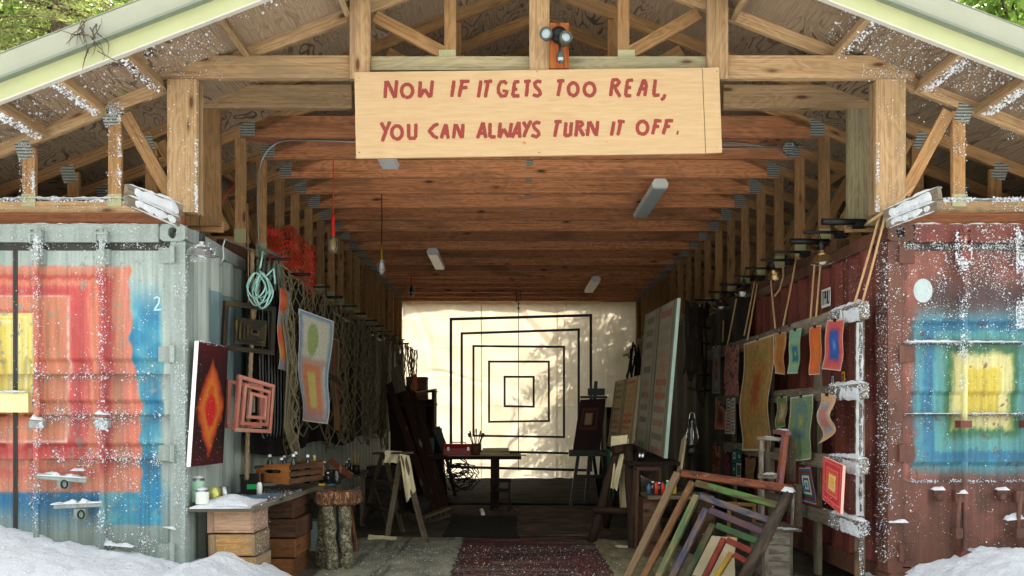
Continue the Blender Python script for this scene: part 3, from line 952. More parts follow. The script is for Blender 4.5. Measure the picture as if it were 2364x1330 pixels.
# sill timber between container roof and truss tails
for xa, xb, nm in ((-4.735, -2.30, 'sill_timber'), (2.672, 5.1, 'sill_timber')):
    pass

# ------------------------------------------------------------------ back curtain
m = MB()
def cf(u, v):
    x = -2.28 + u*4.93; z = 0.03 + v*3.71
    cr = 0.05*max(0, 1-abs((x-0.15)+0.62*(z-3.74)+0.12*math.sin(z*2))/0.16) + 0.035*max(0,1-abs((x+1.7)+0.2*(z-2)+0.15*math.sin(z*1.7))/.12) + 0.03*max(0,1-abs(z-2.15-0.12*math.sin(x*3))/.06)*(x<-0.6)
    w = -cr + 0.018*math.sin(x*7+1.5*math.sin(z*1.3)) + 0.012*math.sin((x*0.55+z)*9) + 0.03*(float(fbm(x*1.1, z*1.1, 31))-.5) + 0.045*(float(fbm(x*5, z*1.6, 33))-.5) + 0.010*max(0,1-abs(((z+0.03*math.sin(x*2))%0.62)-.31)/.03) + 0.012*max(0,1-abs(((x+0.05*math.sin(z*2))%0.8)-.4)/.035)
    return (x, 17.86 + w + 0.10*(1-v)**3*math.sin(x*2.2), z + (0.012*math.sin(x*3) if v == 0 else 0))
m.grid(cf, 260, 190)
CU = m.build('back_curtain', 'curtain_cloth', label='cream canvas curtain glowing at the far end of the passage', cat='curtain')
for xs in (-0.62, 0.98):
    MB().grid(lambda u, v: Vector(cf((xs+2.28)/4.93 + u*0.004, v)) + Vector((0,-0.006,0)), 1, 60).build('seam', 'curtain_cloth', CU)
# ------------------------------------------------------------------ painted plywood sign
def stroke(mb, pts, w, y, jit=0.12, rg=random):
    """a brush stroke in the x-z plane at depth y, ragged edges, rounded ends"""
    pts = [Vector(p) for p in pts]
    fine = []
    for i in range(len(pts)-1):
        n = max(2, int((pts[i+1]-pts[i]).length/0.012))
        fine += [pts[i].lerp(pts[i+1], k/n) for k in range(n)]
    fine.append(pts[-1])
    Lf, Rt = [], []
    for i, p in enumerate(fine):
        a, b = fine[max(0, i-2)], fine[min(len(fine)-1, i+2)]
        t = (b-a).normalized(); nrm = Vector((-t.z, 0, t.x))
        e = min(i, len(fine)-1-i)
        ww = w/2*(1 if e > 0 else 0.82)
        Lf.append(p + nrm*ww*(1+rg.uniform(-jit, jit)) + t*rg.uniform(-.001,.001)); Rt.append(p - nrm*ww*(1+rg.uniform(-jit, jit)))
    for i in range(len(fine)-1):
        q = [Rt[i], Rt[i+1], Lf[i+1], Lf[i]]
        mb.face([(v.x, y, v.z) for v in q])
    ring = Lf + Rt[::-1]
    for i in range(len(ring)):
        a, b = ring[i], ring[(i+1) % len(ring)]
        mb.face([(a.x, y, a.z), (b.x, y, b.z), (b.x, y+0.0012, b.z), (a.x, y+0.0012, a.z)])

DS = 5.90
S = thing('painted_sign', 'pale plywood sign with hand-painted red lettering across the shed gable', 'sign', P(1240, 360, DS))
def quadboard(tl, tr, br, bl, d, th):
    m = MB()
    A = [P(*bl, d), P(*br, d), P(*tr, d), P(*tl, d)]
    B = [p + Vector((0, th, 0)) for p in A]
    u = lambda p: (p.x, p.z)
    m.face(A, [u(p) for p in A]); m.face(B[::-1], [u(p) for p in B[::-1]])
    for i in range(4):
        j = (i+1) % 4
        m.face([A[j], A[i], B[i], B[j]], [u(A[j]), u(A[i]), (A[i].x, A[i].z+th), (A[j].x, A[j].z+th)])
    return m
quadboard((818,167), (1620.6,156.6), (1628.5,354.0), (822,366), DS, 0.018).build('board', 'sign_plywood', S)
quadboard((1622,156.5), (1660,156), (1667,352), (1630,353.8), DS, 0.0185).build('end_strip', 'sign_plywood', S)

def ell(cx, cy, rx, ry, n=22):
    return [(cx + rx*math.cos(2*math.pi*k/n + 1.9), cy + ry*math.sin(2*math.pi*k/n + 1.9)) for k in range(n+1)]
ZA = lambda p: (800 + p[0]/5.2533, 140 + p[1]/5.2533)
ZB = lambda p: (1230 + p[0]/5.2533, 140 + p[1]/5.2533)
ZO = lambda p: (800 + p[0]/2.6267, 140 + p[1]/2.6267)
LET = [
 (ZA, [[(480,245),(468,455)],[(492,248),(540,350),(585,455)],[(608,240),(592,452)]]),
 (ZA, [ell(735,368,68,80)]),
 (ZA, [[(895,252),(882,445)],[(888,448),(943,345)],[(943,345),(1015,448)],[(1042,242),(1020,445)]]),
 (ZA, [[(1305,242),(1275,442)]]),
 (ZA, [[(1402,252),(1365,442)],[(1375,255),(1492,252)],[(1385,332),(1468,325)]]),
 (ZA, [[(1630,242),(1600,448)]]),
 (ZA, [[(1668,258),(1768,248)],[(1717,262),(1682,448)]]),
 (ZA, [[(1945,285),(1915,255),(1870,262),(1842,320),(1842,385),(1875,430),(1925,428),(1950,372),(1890,366)]]),
 (ZA, [[(2038,262),(2014,430)],[(2030,260),(2098,258)],[(2025,348),(2072,348)],[(2010,430),(2098,428)]]),
 (ZA, [[(2152,256),(2236,250)],[(2197,262),(2180,438)]]),
 (ZO, [[(1182,130),(1160,125),(1140,138),(1146,158),(1170,182),(1176,204),(1158,216),(1128,208)]]),
 (ZB, [[(292,248),(386,246)],[(338,255),(306,432)]]),
 (ZB, [ell(490,348,58,78)]),
 (ZB, [ell(688,350,64,78)]),
 (ZB, [[(970,238),(942,432)],[(955,236),(1020,234),(1052,262),(1022,302),(975,316)],[(990,320),(1060,442)]]),
 (ZB, [[(1150,242),(1122,428)],[(1142,242),(1218,238)],[(1132,330),(1192,326)],[(1118,428),(1194,426)]]),
 (ZB, [[(1348,228),(1310,330),(1272,432)],[(1352,228),(1376,300),(1358,432)],[(1312,345),(1366,345)]]),
 (ZB, [[(1487,230),(1464,422)],[(1458,422),(1538,418)]]),
 (ZB, [[(1606,408),(1590,450),(1555,482)]]),
 (ZA, [[(418,752),(470,850)],[(528,738),(480,850),(434,980)]]),
 (ZA, [ell(612,872,64,80)]),
 (ZA, [[(752,768),(755,938)],[(750,942),(842,942)],[(842,765),(838,940)]]),
 (ZA, [[(1115,768),(1060,790),(1002,855),(1060,920),(1112,942)]]),
 (ZA, [[(1203,770),(1148,945)],[(1207,770),(1234,950)],[(1168,880),(1236,884)]]),
 (ZA, [[(1320,768),(1297,945)],[(1328,772),(1395,940)],[(1412,768),(1402,942)]]),
 (ZA, [[(1653,750),(1588,945)],[(1657,750),(1688,942)],[(1618,880),(1678,880)]]),
 (ZA, [[(1740,758),(1738,930)],[(1738,928),(1810,924)]]),
 (ZA, [[(1865,752),(1847,936)],[(1853,938),(1905,828)],[(1905,828),(1963,932)],[(2000,758),(1974,932)]]),
 (ZA, [[(2088,744),(2008,936)],[(2092,744),(2100,936)],[(2048,880),(2098,880)]]),
 (ZA, [[(2142,742),(2186,816)],[(2238,728),(2190,820),(2148,930)]]),
 (ZO, [[(1176,380),(1152,374),(1132,388),(1138,408),(1160,428),(1168,448),(1150,463),(1120,452)]]),
 (ZB, [[(262,742),(352,738)],[(302,748),(264,926)]]),
 (ZB, [[(402,748),(388,915)],[(385,912),(450,910)],[(470,746),(454,916)]]),
 (ZB, [[(540,748),(522,922)],[(515,745),(590,745),(608,772),(552,814)],[(565,820),(618,916)]]),
 (ZB, [[(680,738),(662,916)],[(692,736),(765,906)],[(788,732),(770,916)]]),
 (ZB, [[(985,738),(954,912)]]),
 (ZB, [[(1028,737),(1116,740)],[(1066,746),(1032,908)]]),
 (ZB, [ell(1330,815,64,78)]),
 (ZB, [[(1492,734),(1450,896)],[(1465,730),(1562,734)],[(1478,800),(1532,800)]]),
 (ZB, [[(1627,734),(1582,894)],[(1600,730),(1702,730)],[(1612,804),(1666,796)]]),
 (ZB, [[(1745,872),(1768,878)]]),
]
for li, (Zf, sts) in enumerate(LET):
    m = MB()
    for k, st in enumerate(sts):
        pts = [P(*Zf(p), DS) for p in st]
        w = 0.0255 if li != len(LET)-1 else 0.03
        stroke(m, pts, w, DS - 0.0015 - 0.0004*k, 0.10)
    m.build('letter', 'sign_red', S)
m = MB()
for px, py in ((828,180),(1655,165),(1240,165),(830,352),(1655,340),(1245,352)):
    m.lathe([(0.005,0),(0.005,0.002),(0,0.003)], Matrix.Rotation(math.radians(90),4,'X'), 8, c=P(px,py,DS))
m.build('screw', 'zinc_plate', S)

# ------------------------------------------------------------------ floodlight over the sign
FB = thing('motion_floodlight', 'twin-head black motion floodlight on an orange-stained board above the sign', 'floodlight', P(1290,158,5.93))
x0, x1 = P(1268,0,5.94).x, P(1313,0,5.94).x
MB().bx(x0, x1, 5.925, 5.944, P(0,160,5.94).z, P(0,55,5.94).z, 'z').build('mounting_board', 'stained_board', FB)
RX90 = Matrix.Rotation(math.radians(90), 4, 'X')
c = P(1290, 82, 5.92)
MB().lathe([(0.056,-0.005),(0.058,0.015),(0.052,0.03),(0.03,0.042),(0,0.044)], RX90, 24, c=c).build('base_plate', 'black_metal', FB)
for px, py, ax, az in ((1262,80,-14,6), (1305,90,10,-8)):
    Mh = Matrix.Rotation(math.radians(90+az),4,'X') @ Matrix.Rotation(math.radians(ax),4,'Y')
    c = P(px, py, 5.84)
    h = MB().lathe([(0,-0.075),(0.018,-0.075),(0.024,-0.05),(0.04,-0.02),(0.045,0.03),(0.041,0.034),(0.031,0.022)], Mh, 24, c=c).build('lamp_head', 'flood_body', FB)
    MB().lathe([(0.0315,0.020),(0.024,0.026),(0,0.029)], Mh, 20, c=c).build('lens', 'flood_lens', h)
    MB().tube([c + (Mh @ Vector((0,0,-0.07))), P(1290, 84, 5.88)], 0.010, 8).build('arm', 'black_metal', FB)
MB().tube([P(1292,95,5.89), P(1292,118,5.88)], 0.008, 8).build('arm', 'black_metal', FB)
c = P(1294, 131, 5.875)
sn = MB().lathe([(0,0.045),(0.012,0.042),(0.025,0.02),(0.028,-0.005),(0.024,-0.03),(0.012,-0.045),(0,-0.047)], None, 16, c=c).build('sensor', 'flood_body', FB)
MB().grid(lambda u, v: c + Vector((0.026*math.sin((u-.5)*1.5), -0.029*math.cos((u-.5)*1.5), -0.036+0.022*v)), 8, 3).build('lens', 'flood_lens', sn)

# ------------------------------------------------------------------ snow-laden boards on the container corners
def snow_ridge(mb, p0, p1, w, h, side=None, seg=None, seed=0, amp=0.5):
    """lumpy ridge of snow lying along p0-p1"""
    p0, p1 = Vector(p0), Vector(p1)
    L = (p1-p0).length
    n = seg or max(3, int(L/0.018)); m = 6
    t = (p1-p0).normalized()
    sd = Vector(side).normalized() if side else t.cross(ZUP).normalized()
    up = sd.cross(t); up = up if up.z > 0 else -up
    def f(u, v):
        a = math.pi*v
        e = min(1, 6*min(u, 1-u)+0.25)
        q = 1 + amp*(float(vn(u*L/0.035+seed*7.3, v*3.1+seed, seed))-0.5)*2
        return p0.lerp(p1, u) + sd*(math.cos(a)*w/2*(0.85+0.15*q)) + up*(math.sin(a)*h*q*e - 0.004)
    mb.grid(f, n, m)

for nm, lab, bars_ in (('eave_plank', 'pair of snow-plastered planks bracing the top corner of the grey container', (((290,440),(418,487),5.55,5.9,.085),((292,462),(412,514),5.50,5.86,.06))),
                       ('eave_plank', 'pair of snow-plastered planks bracing the top corner of the red container', (((2044,500),(2170,446),5.9,5.55,.085),((2050,518),(2168,474),5.86,5.50,.055)))):
    t = thing(nm, lab, 'planks', P(bars_[0][0][0]+60, 500, 5.7))
    sm_ = MB()
    for k, (a, b, da, db, h) in enumerate(bars_):
        A, B = P(*a, da), P(*b, db)
        MB().beam(A, B, 0.04, h).build('plank', 'grey_board', t)
        off = Vector((0,-0.022,0))
        tdir = (B-A).normalized()
        snow_ridge(sm_, A+off+tdir*(.05 if a[0] < 1000 else 0), B+off-tdir*(0 if a[0] < 1000 else .05), h*1.1, 0.022, side=(0,0,1), seed=3+k, amp=.45)
        snow_ridge(sm_, A+Vector((0,0,h/2)), B+Vector((0,0,h/2)), 0.05, 0.02, seed=13+k)
    sm_.build('snow', 'snow', t)
# brown sill timber lying on the container roof behind
for s, xa, xb, nm in ((-1, -4.7, -2.315, 'grey'), (1, 2.69, 5.1, 'red')):
    MB().bx(xa, xb, 6.0, 6.035, 2.702, 2.786, 'x').build('sill_timber', 'sill_wood', label='brown timber packed under the truss on the %s container roof' % nm, cat='timber')
    xi = -2.40 if s < 0 else 2.67
    MB().bx(xi, xi+0.10, 6.9, 18.0, 2.702, 2.786, 'y').build('wall_plate', 'old_brown', label='long brown wall plate along the %s container roof edge' % nm, cat='timber')

# ------------------------------------------------------------------ dry twigs caught on the barge board
m = MB()
rg = random.Random(4)
for k in range(16):
    p = P(200+rg.uniform(-22,26), 70+rg.uniform(-28,30), 5.375)
    pts = [p]
    d = Vector((rg.uniform(-1,1), rg.uniform(-.25,.02), rg.uniform(-1.2,.2)))
    for q in range(5):
        d = (d + Vector((rg.uniform(-.6,.6), rg.uniform(-.15,.12), rg.uniform(-.8,.3)))).normalized()
        pts.append(pts[-1] + d*rg.uniform(.02,.05))
    m.tube(pts, [0.004,0.0035,0.003,0.0025,0.002,0.001], 4)
m.tube([P(225,118,5.37),P(262,138,5.35),P(285,150,5.35),P(300,180,5.35)], [0.003,0.003,0.002,0.001], 4)
m.tube([P(205,110,5.36),P(196,135,5.36),P(190,160,5.36)], [0.006,0.004,0.002], 4)
m.build('dry_twigs', 'bark', label='tangle of dry twigs and moss caught on the pale barge board', cat='twigs')
# ------------------------------------------------------------------ builders for pictures, frames, lamps, vessels
def art_sheet(name, label, cat, corners, fn, group=None, wave=0.0, curl=0.0, thick=0.0, res=0.008, mat='paper_art', edge='white_enamel', phase=0.0, hang=True, taper=0.0):
    """a painted sheet (thick = 0) or stretched canvas; corners are top-left, top-right, bottom-right, bottom-left"""
    tl, tr, br, bl = [Vector(c) for c in corners]
    W = ((tr-tl).length + (br-bl).length)/2; H = ((tl-bl).length + (tr-br).length)/2
    nu, nv = max(6, int(W/res)), max(8, int(H/res))
    n = (tr-tl).cross(tl-bl).normalized()
    if n.y > 0 and abs(n.y) > abs(n.x): n = -n
    if n.dot(Vector((0,0,CAMZ)) - tl) < 0: n = -n
    ax = (tr-tl).normalized()
    def pos(u, v):
        p = bl.lerp(br, u).lerp(tl.lerp(tr, u), v)
        if wave:
            s = 1 - v if hang else 1
            p = p + n*(wave*math.sin(v*8.5+phase)*(0.3+0.7*s) + curl*(u-0.5)**2*4*s) + ax*(wave*0.8*math.sin(v*9+phase*1.7+1)*s)
        return p
    U, V = np.meshgrid(np.linspace(0,1,nu+1), np.linspace(0,1,nv+1))
    cols = lin(np.clip(fn(U, V), 0, 255)).reshape(-1, 3)
    m = MB(); m.grid(pos, nu, nv, (W, H))
    if thick <= 0:
        # paper: a thin second face behind, same outline
        o = m.build(name, mat, None, label, cat, group, cols=cols)
        return o
    t = thing(name, label, cat, (bl+br)/2, group)
    m.build('painted_face', mat, t, cols=cols)
    e = MB()
    A = [bl, br, tr, tl]; B = [p - n*thick for p in A]
    for i in range(4):
        j = (i+1) % 4
        e.face([A[i], A[j], B[j], B[i]])
    e.face(B[::-1])
    e.build('stretcher_edge', edge, t)
    return t

def bars(name, mat, parent, corners, w, th, off=0.0, close=True):
    """four mitred-looking bars round a quadrilateral"""
    tl, tr, br, bl = [Vector(c) for c in corners]
    n = (tr-tl).cross(tl-bl).normalized()
    if n.dot(Vector((0,0,CAMZ)) - tl) < 0: n = -n
    out = []
    for a, b, ex in ((tl,tr,0.5),(br,bl,0.5),(tl,bl,-0.5),(tr,br,-0.5)):
        d = (b-a).normalized()
        q = MB().beam(a - d*w*ex + n*off, b + d*w*ex + n*off, w, th, up=n)
        out.append(q.build(name, mat if isinstance(mat, str) else mat[len(out) % len(mat)], parent))
    return out

def inset(c, k):
    m = sum((Vector(p) for p in c), Vector())/4
    return [m + (Vector(p)-m)*k for p in c]

def lathe_thing(name, label, cat, base, prof, mat, lid=None, n=16, group=None, tilt=None, band=None):
    Mx = tilt or Matrix.Identity(4)
    if not lid and not band:
        return MB().lathe(prof, Mx, n, c=base).build(name, mat, None, label, cat, group)
    t = thing(name, label, cat, base, group)
    MB().lathe(prof, Mx, n, c=base).build('body', mat, t)
    if lid: MB().lathe(lid[0], Mx, n, c=base).build(lid[2] if len(lid) > 2 else 'cap', lid[1], t)
    if band: MB().lathe(band[0], Mx, n, c=base).build('wrapper', band[1], t)
    return t

def can_prof(r, h): return [(0,0),(r,0),(r,h),(r*0.94,h),(r*0.94,h-0.008),(0,h-0.008)]
def bottle_prof(r, h): return [(0,0),(r,0),(r,h*0.62),(r*0.85,h*0.7),(r*0.4,h*0.8),(r*0.36,h*0.93),(0,h*0.93)]
def cap_prof(r, h): return [(r*0.42,h*0.9),(r*0.42,h),(0,h)]

def clamp_lamp(name, label, apex, tilt, r, mat, parent_cord=None, guard=True):
    """bell-shaped reflector lamp hanging from its socket"""
    Mx = Matrix.Rotation(math.radians(tilt[0]),4,'X') @ Matrix.Rotation(math.radians(tilt[1]),4,'Y')
    t = thing(name, label, 'lamp', apex)
    pr = [(0.022,0),(0.03,-0.02),(0.045,-0.035)]
    for k in range(7):
        q = k/6
        pr.append((0.045+(r-0.045)*q**0.8, -0.035-r*0.62*q))
        pr.append((0.048+(r-0.045)*q**0.8, -0.037-r*0.62*q))
    sh = MB().lathe(pr + [(r*0.98,-0.037-r*0.62)], Mx, 26, c=apex).build('reflector', mat, t)
    MB().lathe([(0,0.07),(0.012,0.07),(0.02,0.05),(0.022,-0.002),(0,-0.004)], Mx, 14, c=apex).build('socket', 'black_rubber', t)
    MB().lathe([(0.012,-0.02),(0.03,-0.06),(0.032,-0.085),(0.02,-0.105),(0,-0.112)], Mx, 14, c=apex).build('bulb', 'bulb_glass', t)
    if guard:
        g = MB()
        for a in range(4):
            an = a*math.pi/4
            pts = []
            for k in range(11):
                th = math.pi*k/10
                pts.append(Vector(apex) + Mx @ Vector((r*math.cos(th)*math.cos(an), r*math.cos(th)*math.sin(an), -0.037-r*0.62-r*0.22*math.sin(th))))
            g.tube(pts, 0.0022, 4)
        g.build('guard', 'galvanised', t)
    if parent_cord:
        MB().tube([Vector(apex)+Mx @ Vector((0,0,0.065))] + [Vector(p) for p in parent_cord], 0.004, 5).build('cord', 'black_rubber', t)
    return t

def box_crate(name, label, x0, x1, y0, y1, z0, z1, group=None, cat='crate', mats=('crate_wood',), rail=None):
    t = thing(name, label, cat, ((x0+x1)/2, (y0+y1)/2, z0), group)
    k = 0.018
    mt = lambda: random.choice(mats)
    MB().bx(x0+0.02, x1-0.02, y0, y0+k, z0+0.004, z1-0.003).build('front_board', mt(), t)
    MB().bx(x0+0.02, x1-0.02, y1-k, y1, z0+0.004, z1-0.003).build('back_board', mt(), t)
    MB().bx(x0, x0+k, y0, y1, z0+0.002, z1-0.004, 'y').build('end_board', mt(), t)
    MB().bx(x1-k, x1, y0-0.004, y1, z0+0.002, z1-0.004, 'y').build('end_board', mt(), t)
    MB().bx(x0+k, x1-k, y0+k, y1-k, z0+0.002, z0+0.014).build('bottom_board', mt(), t)
    MB().bx(x0+0.02, x0+0.05, y0-0.006, y0-0.0005, z0+0.006, z1-0.006, 'z').build('cleat', mt(), t)
    MB().bx(x0+k, x1-k, y0+k, y1-k, z1-0.02, z1-0.008).build('lid_board', mt(), t)
    return t

# ------------------------------------------------------------------ clamp lamp at the grey container corner
clamp_lamp('clamp_lamp', 'snow-dusted aluminium clamp lamp hanging at the corner of the grey container', P(466,558,5.93), (6,4), 0.105, 'galvanised',
           [P(463,540,5.93), P(460,515,5.95), P(462,495,5.98)], guard=False)
MB().tube([P(440,590,5.9),P(432,580,5.88),P(440,572,5.88),P(460,568,5.9)], 0.003, 5).build('wire_hook', 'galvanised', label='thin wire hook beside the clamp lamp on the grey container', cat='wire')
MB().tube([P(508,615,6.45),P(516,595,6.45),P(514,570,6.45),P(519,552,6.45),P(545,563,6.6),P(575,575,6.75),P(588,580,6.9)], 0.008, 6).build('flexible_conduit', 'galvanised', label='short flexible metal conduit over the grey container side wall', cat='conduit')

# ------------------------------------------------------------------ fire painting
def a_fire(u, v):
    n = fbm(u*9, v*14, 41); n2 = fbm(u*30, v*18, 42)
    c = np.ones(u.shape+(3,))*np.array((52,16,14.)); c = over(c, (96,20,22), ss(.75,1,v)*0.7); c = over(c, (78,18,20), ss(.3,.0,v)*0.8)
    c = over(c, (28,12,10), ss(.45,.75,fbm(u*4,v*4,43))*0.6)
    d = np.abs(u-.5)/0.46 + (np.abs(v-.47)/0.42)**1.15 + 0.28*(n-.5) + 0.10*(n2-.5)
    c = over(c, (168,60,28), ss(1.06,.9,d)); c = over(c, (214,98,36), ss(.92,.72,d)); c = over(c, (226,132,48), ss(.72,.6,d)*n*1.3)
    c = over(c, (206,92,38), ss(.5,.42,d))
    c = over(c, (216,44,34), ss(1.15,.85,np.hypot((u-.5)/.15,(v-.45)/.13)+.2*(n-.5)))
    return c
art_sheet('fire_canvas', 'tall canvas of an orange flame diamond on dark ground against the grey container', 'painting',
          (P(459,788,6.0),P(527,801,6.6),P(515,1069,6.55),P(440,1078,5.95)), a_fire, thick=0.03, mat='canvas_art', res=0.006)

# ------------------------------------------------------------------ dark hanging frame with a stepped square
cn = [P(522,700,6.6),P(630,714,7.0),P(626,814,7.0),P(516,802,6.6)]
t = thing('stepped_square_frame', 'black-gold wooden frame holding a stepped square, hung on the grey container', 'frame', P(570,815,6.8))
bars('frame_bar', 'gilt_black', t, cn, 0.038, 0.03)
ci = inset([P(546,736,6.68),P(612,744,6.92),P(609,796,6.92),P(543,789,6.68)], 1.0)
nrm = (cn[1]-cn[0]).cross(cn[0]-cn[3]).normalized()
if nrm.dot(Vector((0,0,CAMZ))-cn[0]) < 0: nrm = -nrm
for k in range(5):
    q = inset(ci, 1-0.19*k)
    bars('stepped_square', 'gilt_black', t, q, 0.022, 0.02, 0.012*k)
MB().box(sum(ci, Vector())/4 - nrm*0.01, (ci[1]-ci[0])/2, (ci[0]-ci[3])/2, nrm*0.004).build('backing', 'black_paint', t)
MB().tube([(cn[0]+cn[1])/2, (ci[0]+ci[1])/2], 0.004, 5).build('hanging_wire', 'black_metal', t)
MB().tube([(cn[3]+cn[2])/2, (ci[3]+ci[2])/2], 0.004, 5).build('hanging_wire', 'black_metal', t)
MB().tube([(cn[0]+cn[1])/2, (cn[0]+cn[1])/2+Vector((0.0,0.0,0.25))], 0.004, 5).build('hanging_wire', 'black_metal', t)

# ------------------------------------------------------------------ nested pink frames
t = thing('nested_pink_frames', 'nested pink-brown wooden frames turning inside each other below the black frame', 'frame', P(578,1000,6.7))
bars('frame_bar', 'pink_paint', t, [P(528,882,6.75),P(602,892,6.98),P(599,984,6.98),P(526,984,6.75)], 0.03, 0.03)
bo = [P(553,870,6.5),P(629,892,6.8),P(621,996,6.8),P(543,992,6.5)]
bars('frame_bar', 'pink_paint', t, bo, 0.028, 0.03)
for k, o in ((0.72, 0.012), (0.45, 0.03)):
    bars('frame_bar', 'pink_paint', t, inset(bo, k), 0.024, 0.025, o)
MB().bx(P(570,0,6.62).x, P(588,0,6.62).x, 6.6, 6.63, P(0,952,6.62).z, P(0,915,6.62).z, 'z').build('centre_block', 'grey_board', t)

# ------------------------------------------------------------------ ropes, hoses and straps on the grey container wall
def rope(name, label, pts, r, mat, n=6, cat='rope', group=None):
    # smooth the points
    pts = [Vector(p) for p in pts]
    out = []
    for i in range(len(pts)-1):
        p0 = pts[max(0,i-1)]; p1 = pts[i]; p2 = pts[i+1]; p3 = pts[min(len(pts)-1,i+2)]
        for k in range(5):
            t = k/5
            out.append(0.5*((2*p1) + (p2-p0)*t + (2*p0-5*p1+4*p2-p3)*t*t + (3*p1-p0-3*p2+p3)*t*t*t))
    out.append(pts[-1])
    return MB().tube(out, r, n).build(name, mat, None, label, cat, group)
def twisted(name, label, p0, p1, r, mat, cat='rope', turns=60):
    p0, p1 = Vector(p0), Vector(p1)
    m = MB(); N = 90
    for s in range(3):
        m.tube([p0.lerp(p1, k/N) + Vector((math.cos(k/N*turns+s*2.094)*r*.55 + 0.01*math.sin(k/N*5), math.sin(k/N*turns+s*2.094)*r*.55, 0)) for k in range(N+1)], r*.62, 5)
    return m.build(name, mat, None, label, cat)
twisted('hanging_rope', 'thick twisted brown rope hanging down the grey container wall', P(582,575,6.9), P(572,1108,6.75), 0.017, 'rope_brown')
twisted('hanging_rope', 'short twisted brown rope crossing in front of the rope coil', P(596,600,7.05), P(586,770,7.0), 0.015, 'rope_brown', turns=25)
MB().tube([P(572,470,6.85), P(574,690,6.8), P(573,700,6.8)], 0.003, 5).build('pull_cord', 'rope_tan', label='thin pale cord dropping from the trusses beside the rope', cat='cord')
m = MB()
rg = random.Random(9)
for k in range(7):
    pts = []
    rx, ry = rg.uniform(.06,.10), rg.uniform(.11,.145)
    ox, oy = rg.uniform(-.03,.03), rg.uniform(-.02,.03)
    for q in range(21):
        a = math.pi/2 + 2*math.pi*q/20
        pts.append(P(602,668,6.78) + Vector((rx*math.cos(a)*(0.35+0.65*min(1,(1-math.sin(a))*0.9)) + ox, 0.02*k-.05+0.03*math.sin(a*2), ry*math.sin(a)+oy*(1-math.sin(a)))))
    m.tube(pts, 0.0065, 5)
m.tube([P(600,625,6.7),P(612,640,6.7),P(624,628,6.7),P(632,620,6.7),P(634,640,6.7),P(635,655,6.7)], 0.0065, 5)
m.tube([P(600,620,6.72),P(604,600,6.75),P(607,580,6.8)], 0.0065, 5)
m.build('rope_coil', 'teal_rope', label='coil of pale teal rope hung on the grey container wall', cat='rope')
m = MB()
for k in range(5):
    x = P(606+8*k, 0, 6.95).x; y = 6.85+0.05*k
    zt = P(0,585+5*k,6.95).z; zb = P(0,640+7*((k*3)%5),6.95).z
    m.grid(lambda u, v: Vector((x + 0.022*(u-.5) + 0.006*math.sin(v*6+k), y + 0.012*math.sin(v*5+u*2+k), zt + (zb-zt)*v)), 3, 8)
m.tube([P(598,572,6.8),P(645,592,7.05)], 0.016, 8)
m.build('webbing_straps', 'green_strap', label='bundle of dark green webbing straps slung over a pole', cat='straps')
for k in range(6):
    xa, xb = 600+7*k, 607+9*k
    da = 7.05+0.07*k
    pts = [P(xa,640,da), P(xa-2,760,da), P(xa,900,da), P(xa+2,985,da), P(xa+9,1012-4*(k%3),da), P(xa+18,1000,da+.05), P(xa+20,900,da+.1), P(xa+18,700,da+.1), P(xa+14,645,da+.1)]
    rope('black_hose', 'glossy black hose looped down the grey container wall behind the frames', pts, 0.013, 'black_gloss', 6, 'hose', 'looped black hoses')

# ------------------------------------------------------------------ fishing net along the left wall
def fishing_net(name, label, x, y0, y1, zt, zb, dy, dz, r, mat, seed, bunch=0.05, bottom=None):
    rg = random.Random(seed)
    nc = int((y1-y0)/dy); nr = int((zt-zb)/dz)
    pos = {}
    for i in range(nc+1):
        for k in range(nr+1):
            if (i+k) % 2: continue
            f = k/nr
            yy = y0 + i*dy + 0.05*math.sin(i*0.55+k*0.3)*(1-f) + 0.06*math.sin(i*.13+f*3)
            drop = (zt-zb)*(1 + (0.07*math.sin(i*0.21+1)+0.05*math.sin(i*.5)) )
            topz = 0.04*abs(math.sin(i*dy/0.4*math.pi/2))*-1.0
            zz = zt + topz*(1-f) - drop*f
            xx = x + bunch*math.sin(i*0.8)*(0.4+f) + 0.10*f*math.sin(i*.17+2) + rg.uniform(-.012,.012)
            pos[(i,k)] = Vector((xx + rg.uniform(-.008,.008), yy + rg.uniform(-.01,.01), zz + rg.uniform(-.012,.012)))
    m = MB()
    for (i,k), p in pos.items():
        for di in (-1, 1):
            q = pos.get((i+di, k+1))
            if q is not None:
                mid = (p+q)/2 + Vector((rg.uniform(-.008,.008), rg.uniform(-.008,.008), -0.006))
                m.tube([p, mid, q], r, 4, cap=False)
    top = [pos[(i, 0)] for i in range(0, nc+1, 2)]
    m.tube(top, r*1.5, 5)
    bot = [pos[(i, nr if (i+nr) % 2 == 0 else nr-1)] for i in range(nc+1)]
    m.tube(bot, r*1.4, 5)
    return m.build(name, mat, None, label, 'net')
fishing_net('fishing_net', 'brown knotted rope net draped along the grey container wall', -1.93, 7.1, 12.4, 2.62, 1.10, 0.06, 0.085, 0.0055, 'net_rope', 1)
fishing_net('fishing_net', 'finer dark rope net hung near the far curtain on the grey container side', -1.90, 12.3, 17.3, 2.66, 1.0, 0.05, 0.11, 0.0055, 'net_rope', 2, 0.03)
m = MB()
for k in range(6):
    y = 7.15+0.05*k
    m.tube([Vector((-1.98+0.02*math.sin(k),y,2.66)), Vector((-1.95,y+.02,2.3)), Vector((-1.9+0.03*math.sin(k*2),y+0.06,1.8)), Vector((-1.92,y+.03,1.25)), Vector((-1.88,y+.12,1.02))], 0.009, 6)
m.build('net_rope_bundle', 'net_rope', label='gathered bundle of net ropes at the near edge of the fishing net', cat='rope')

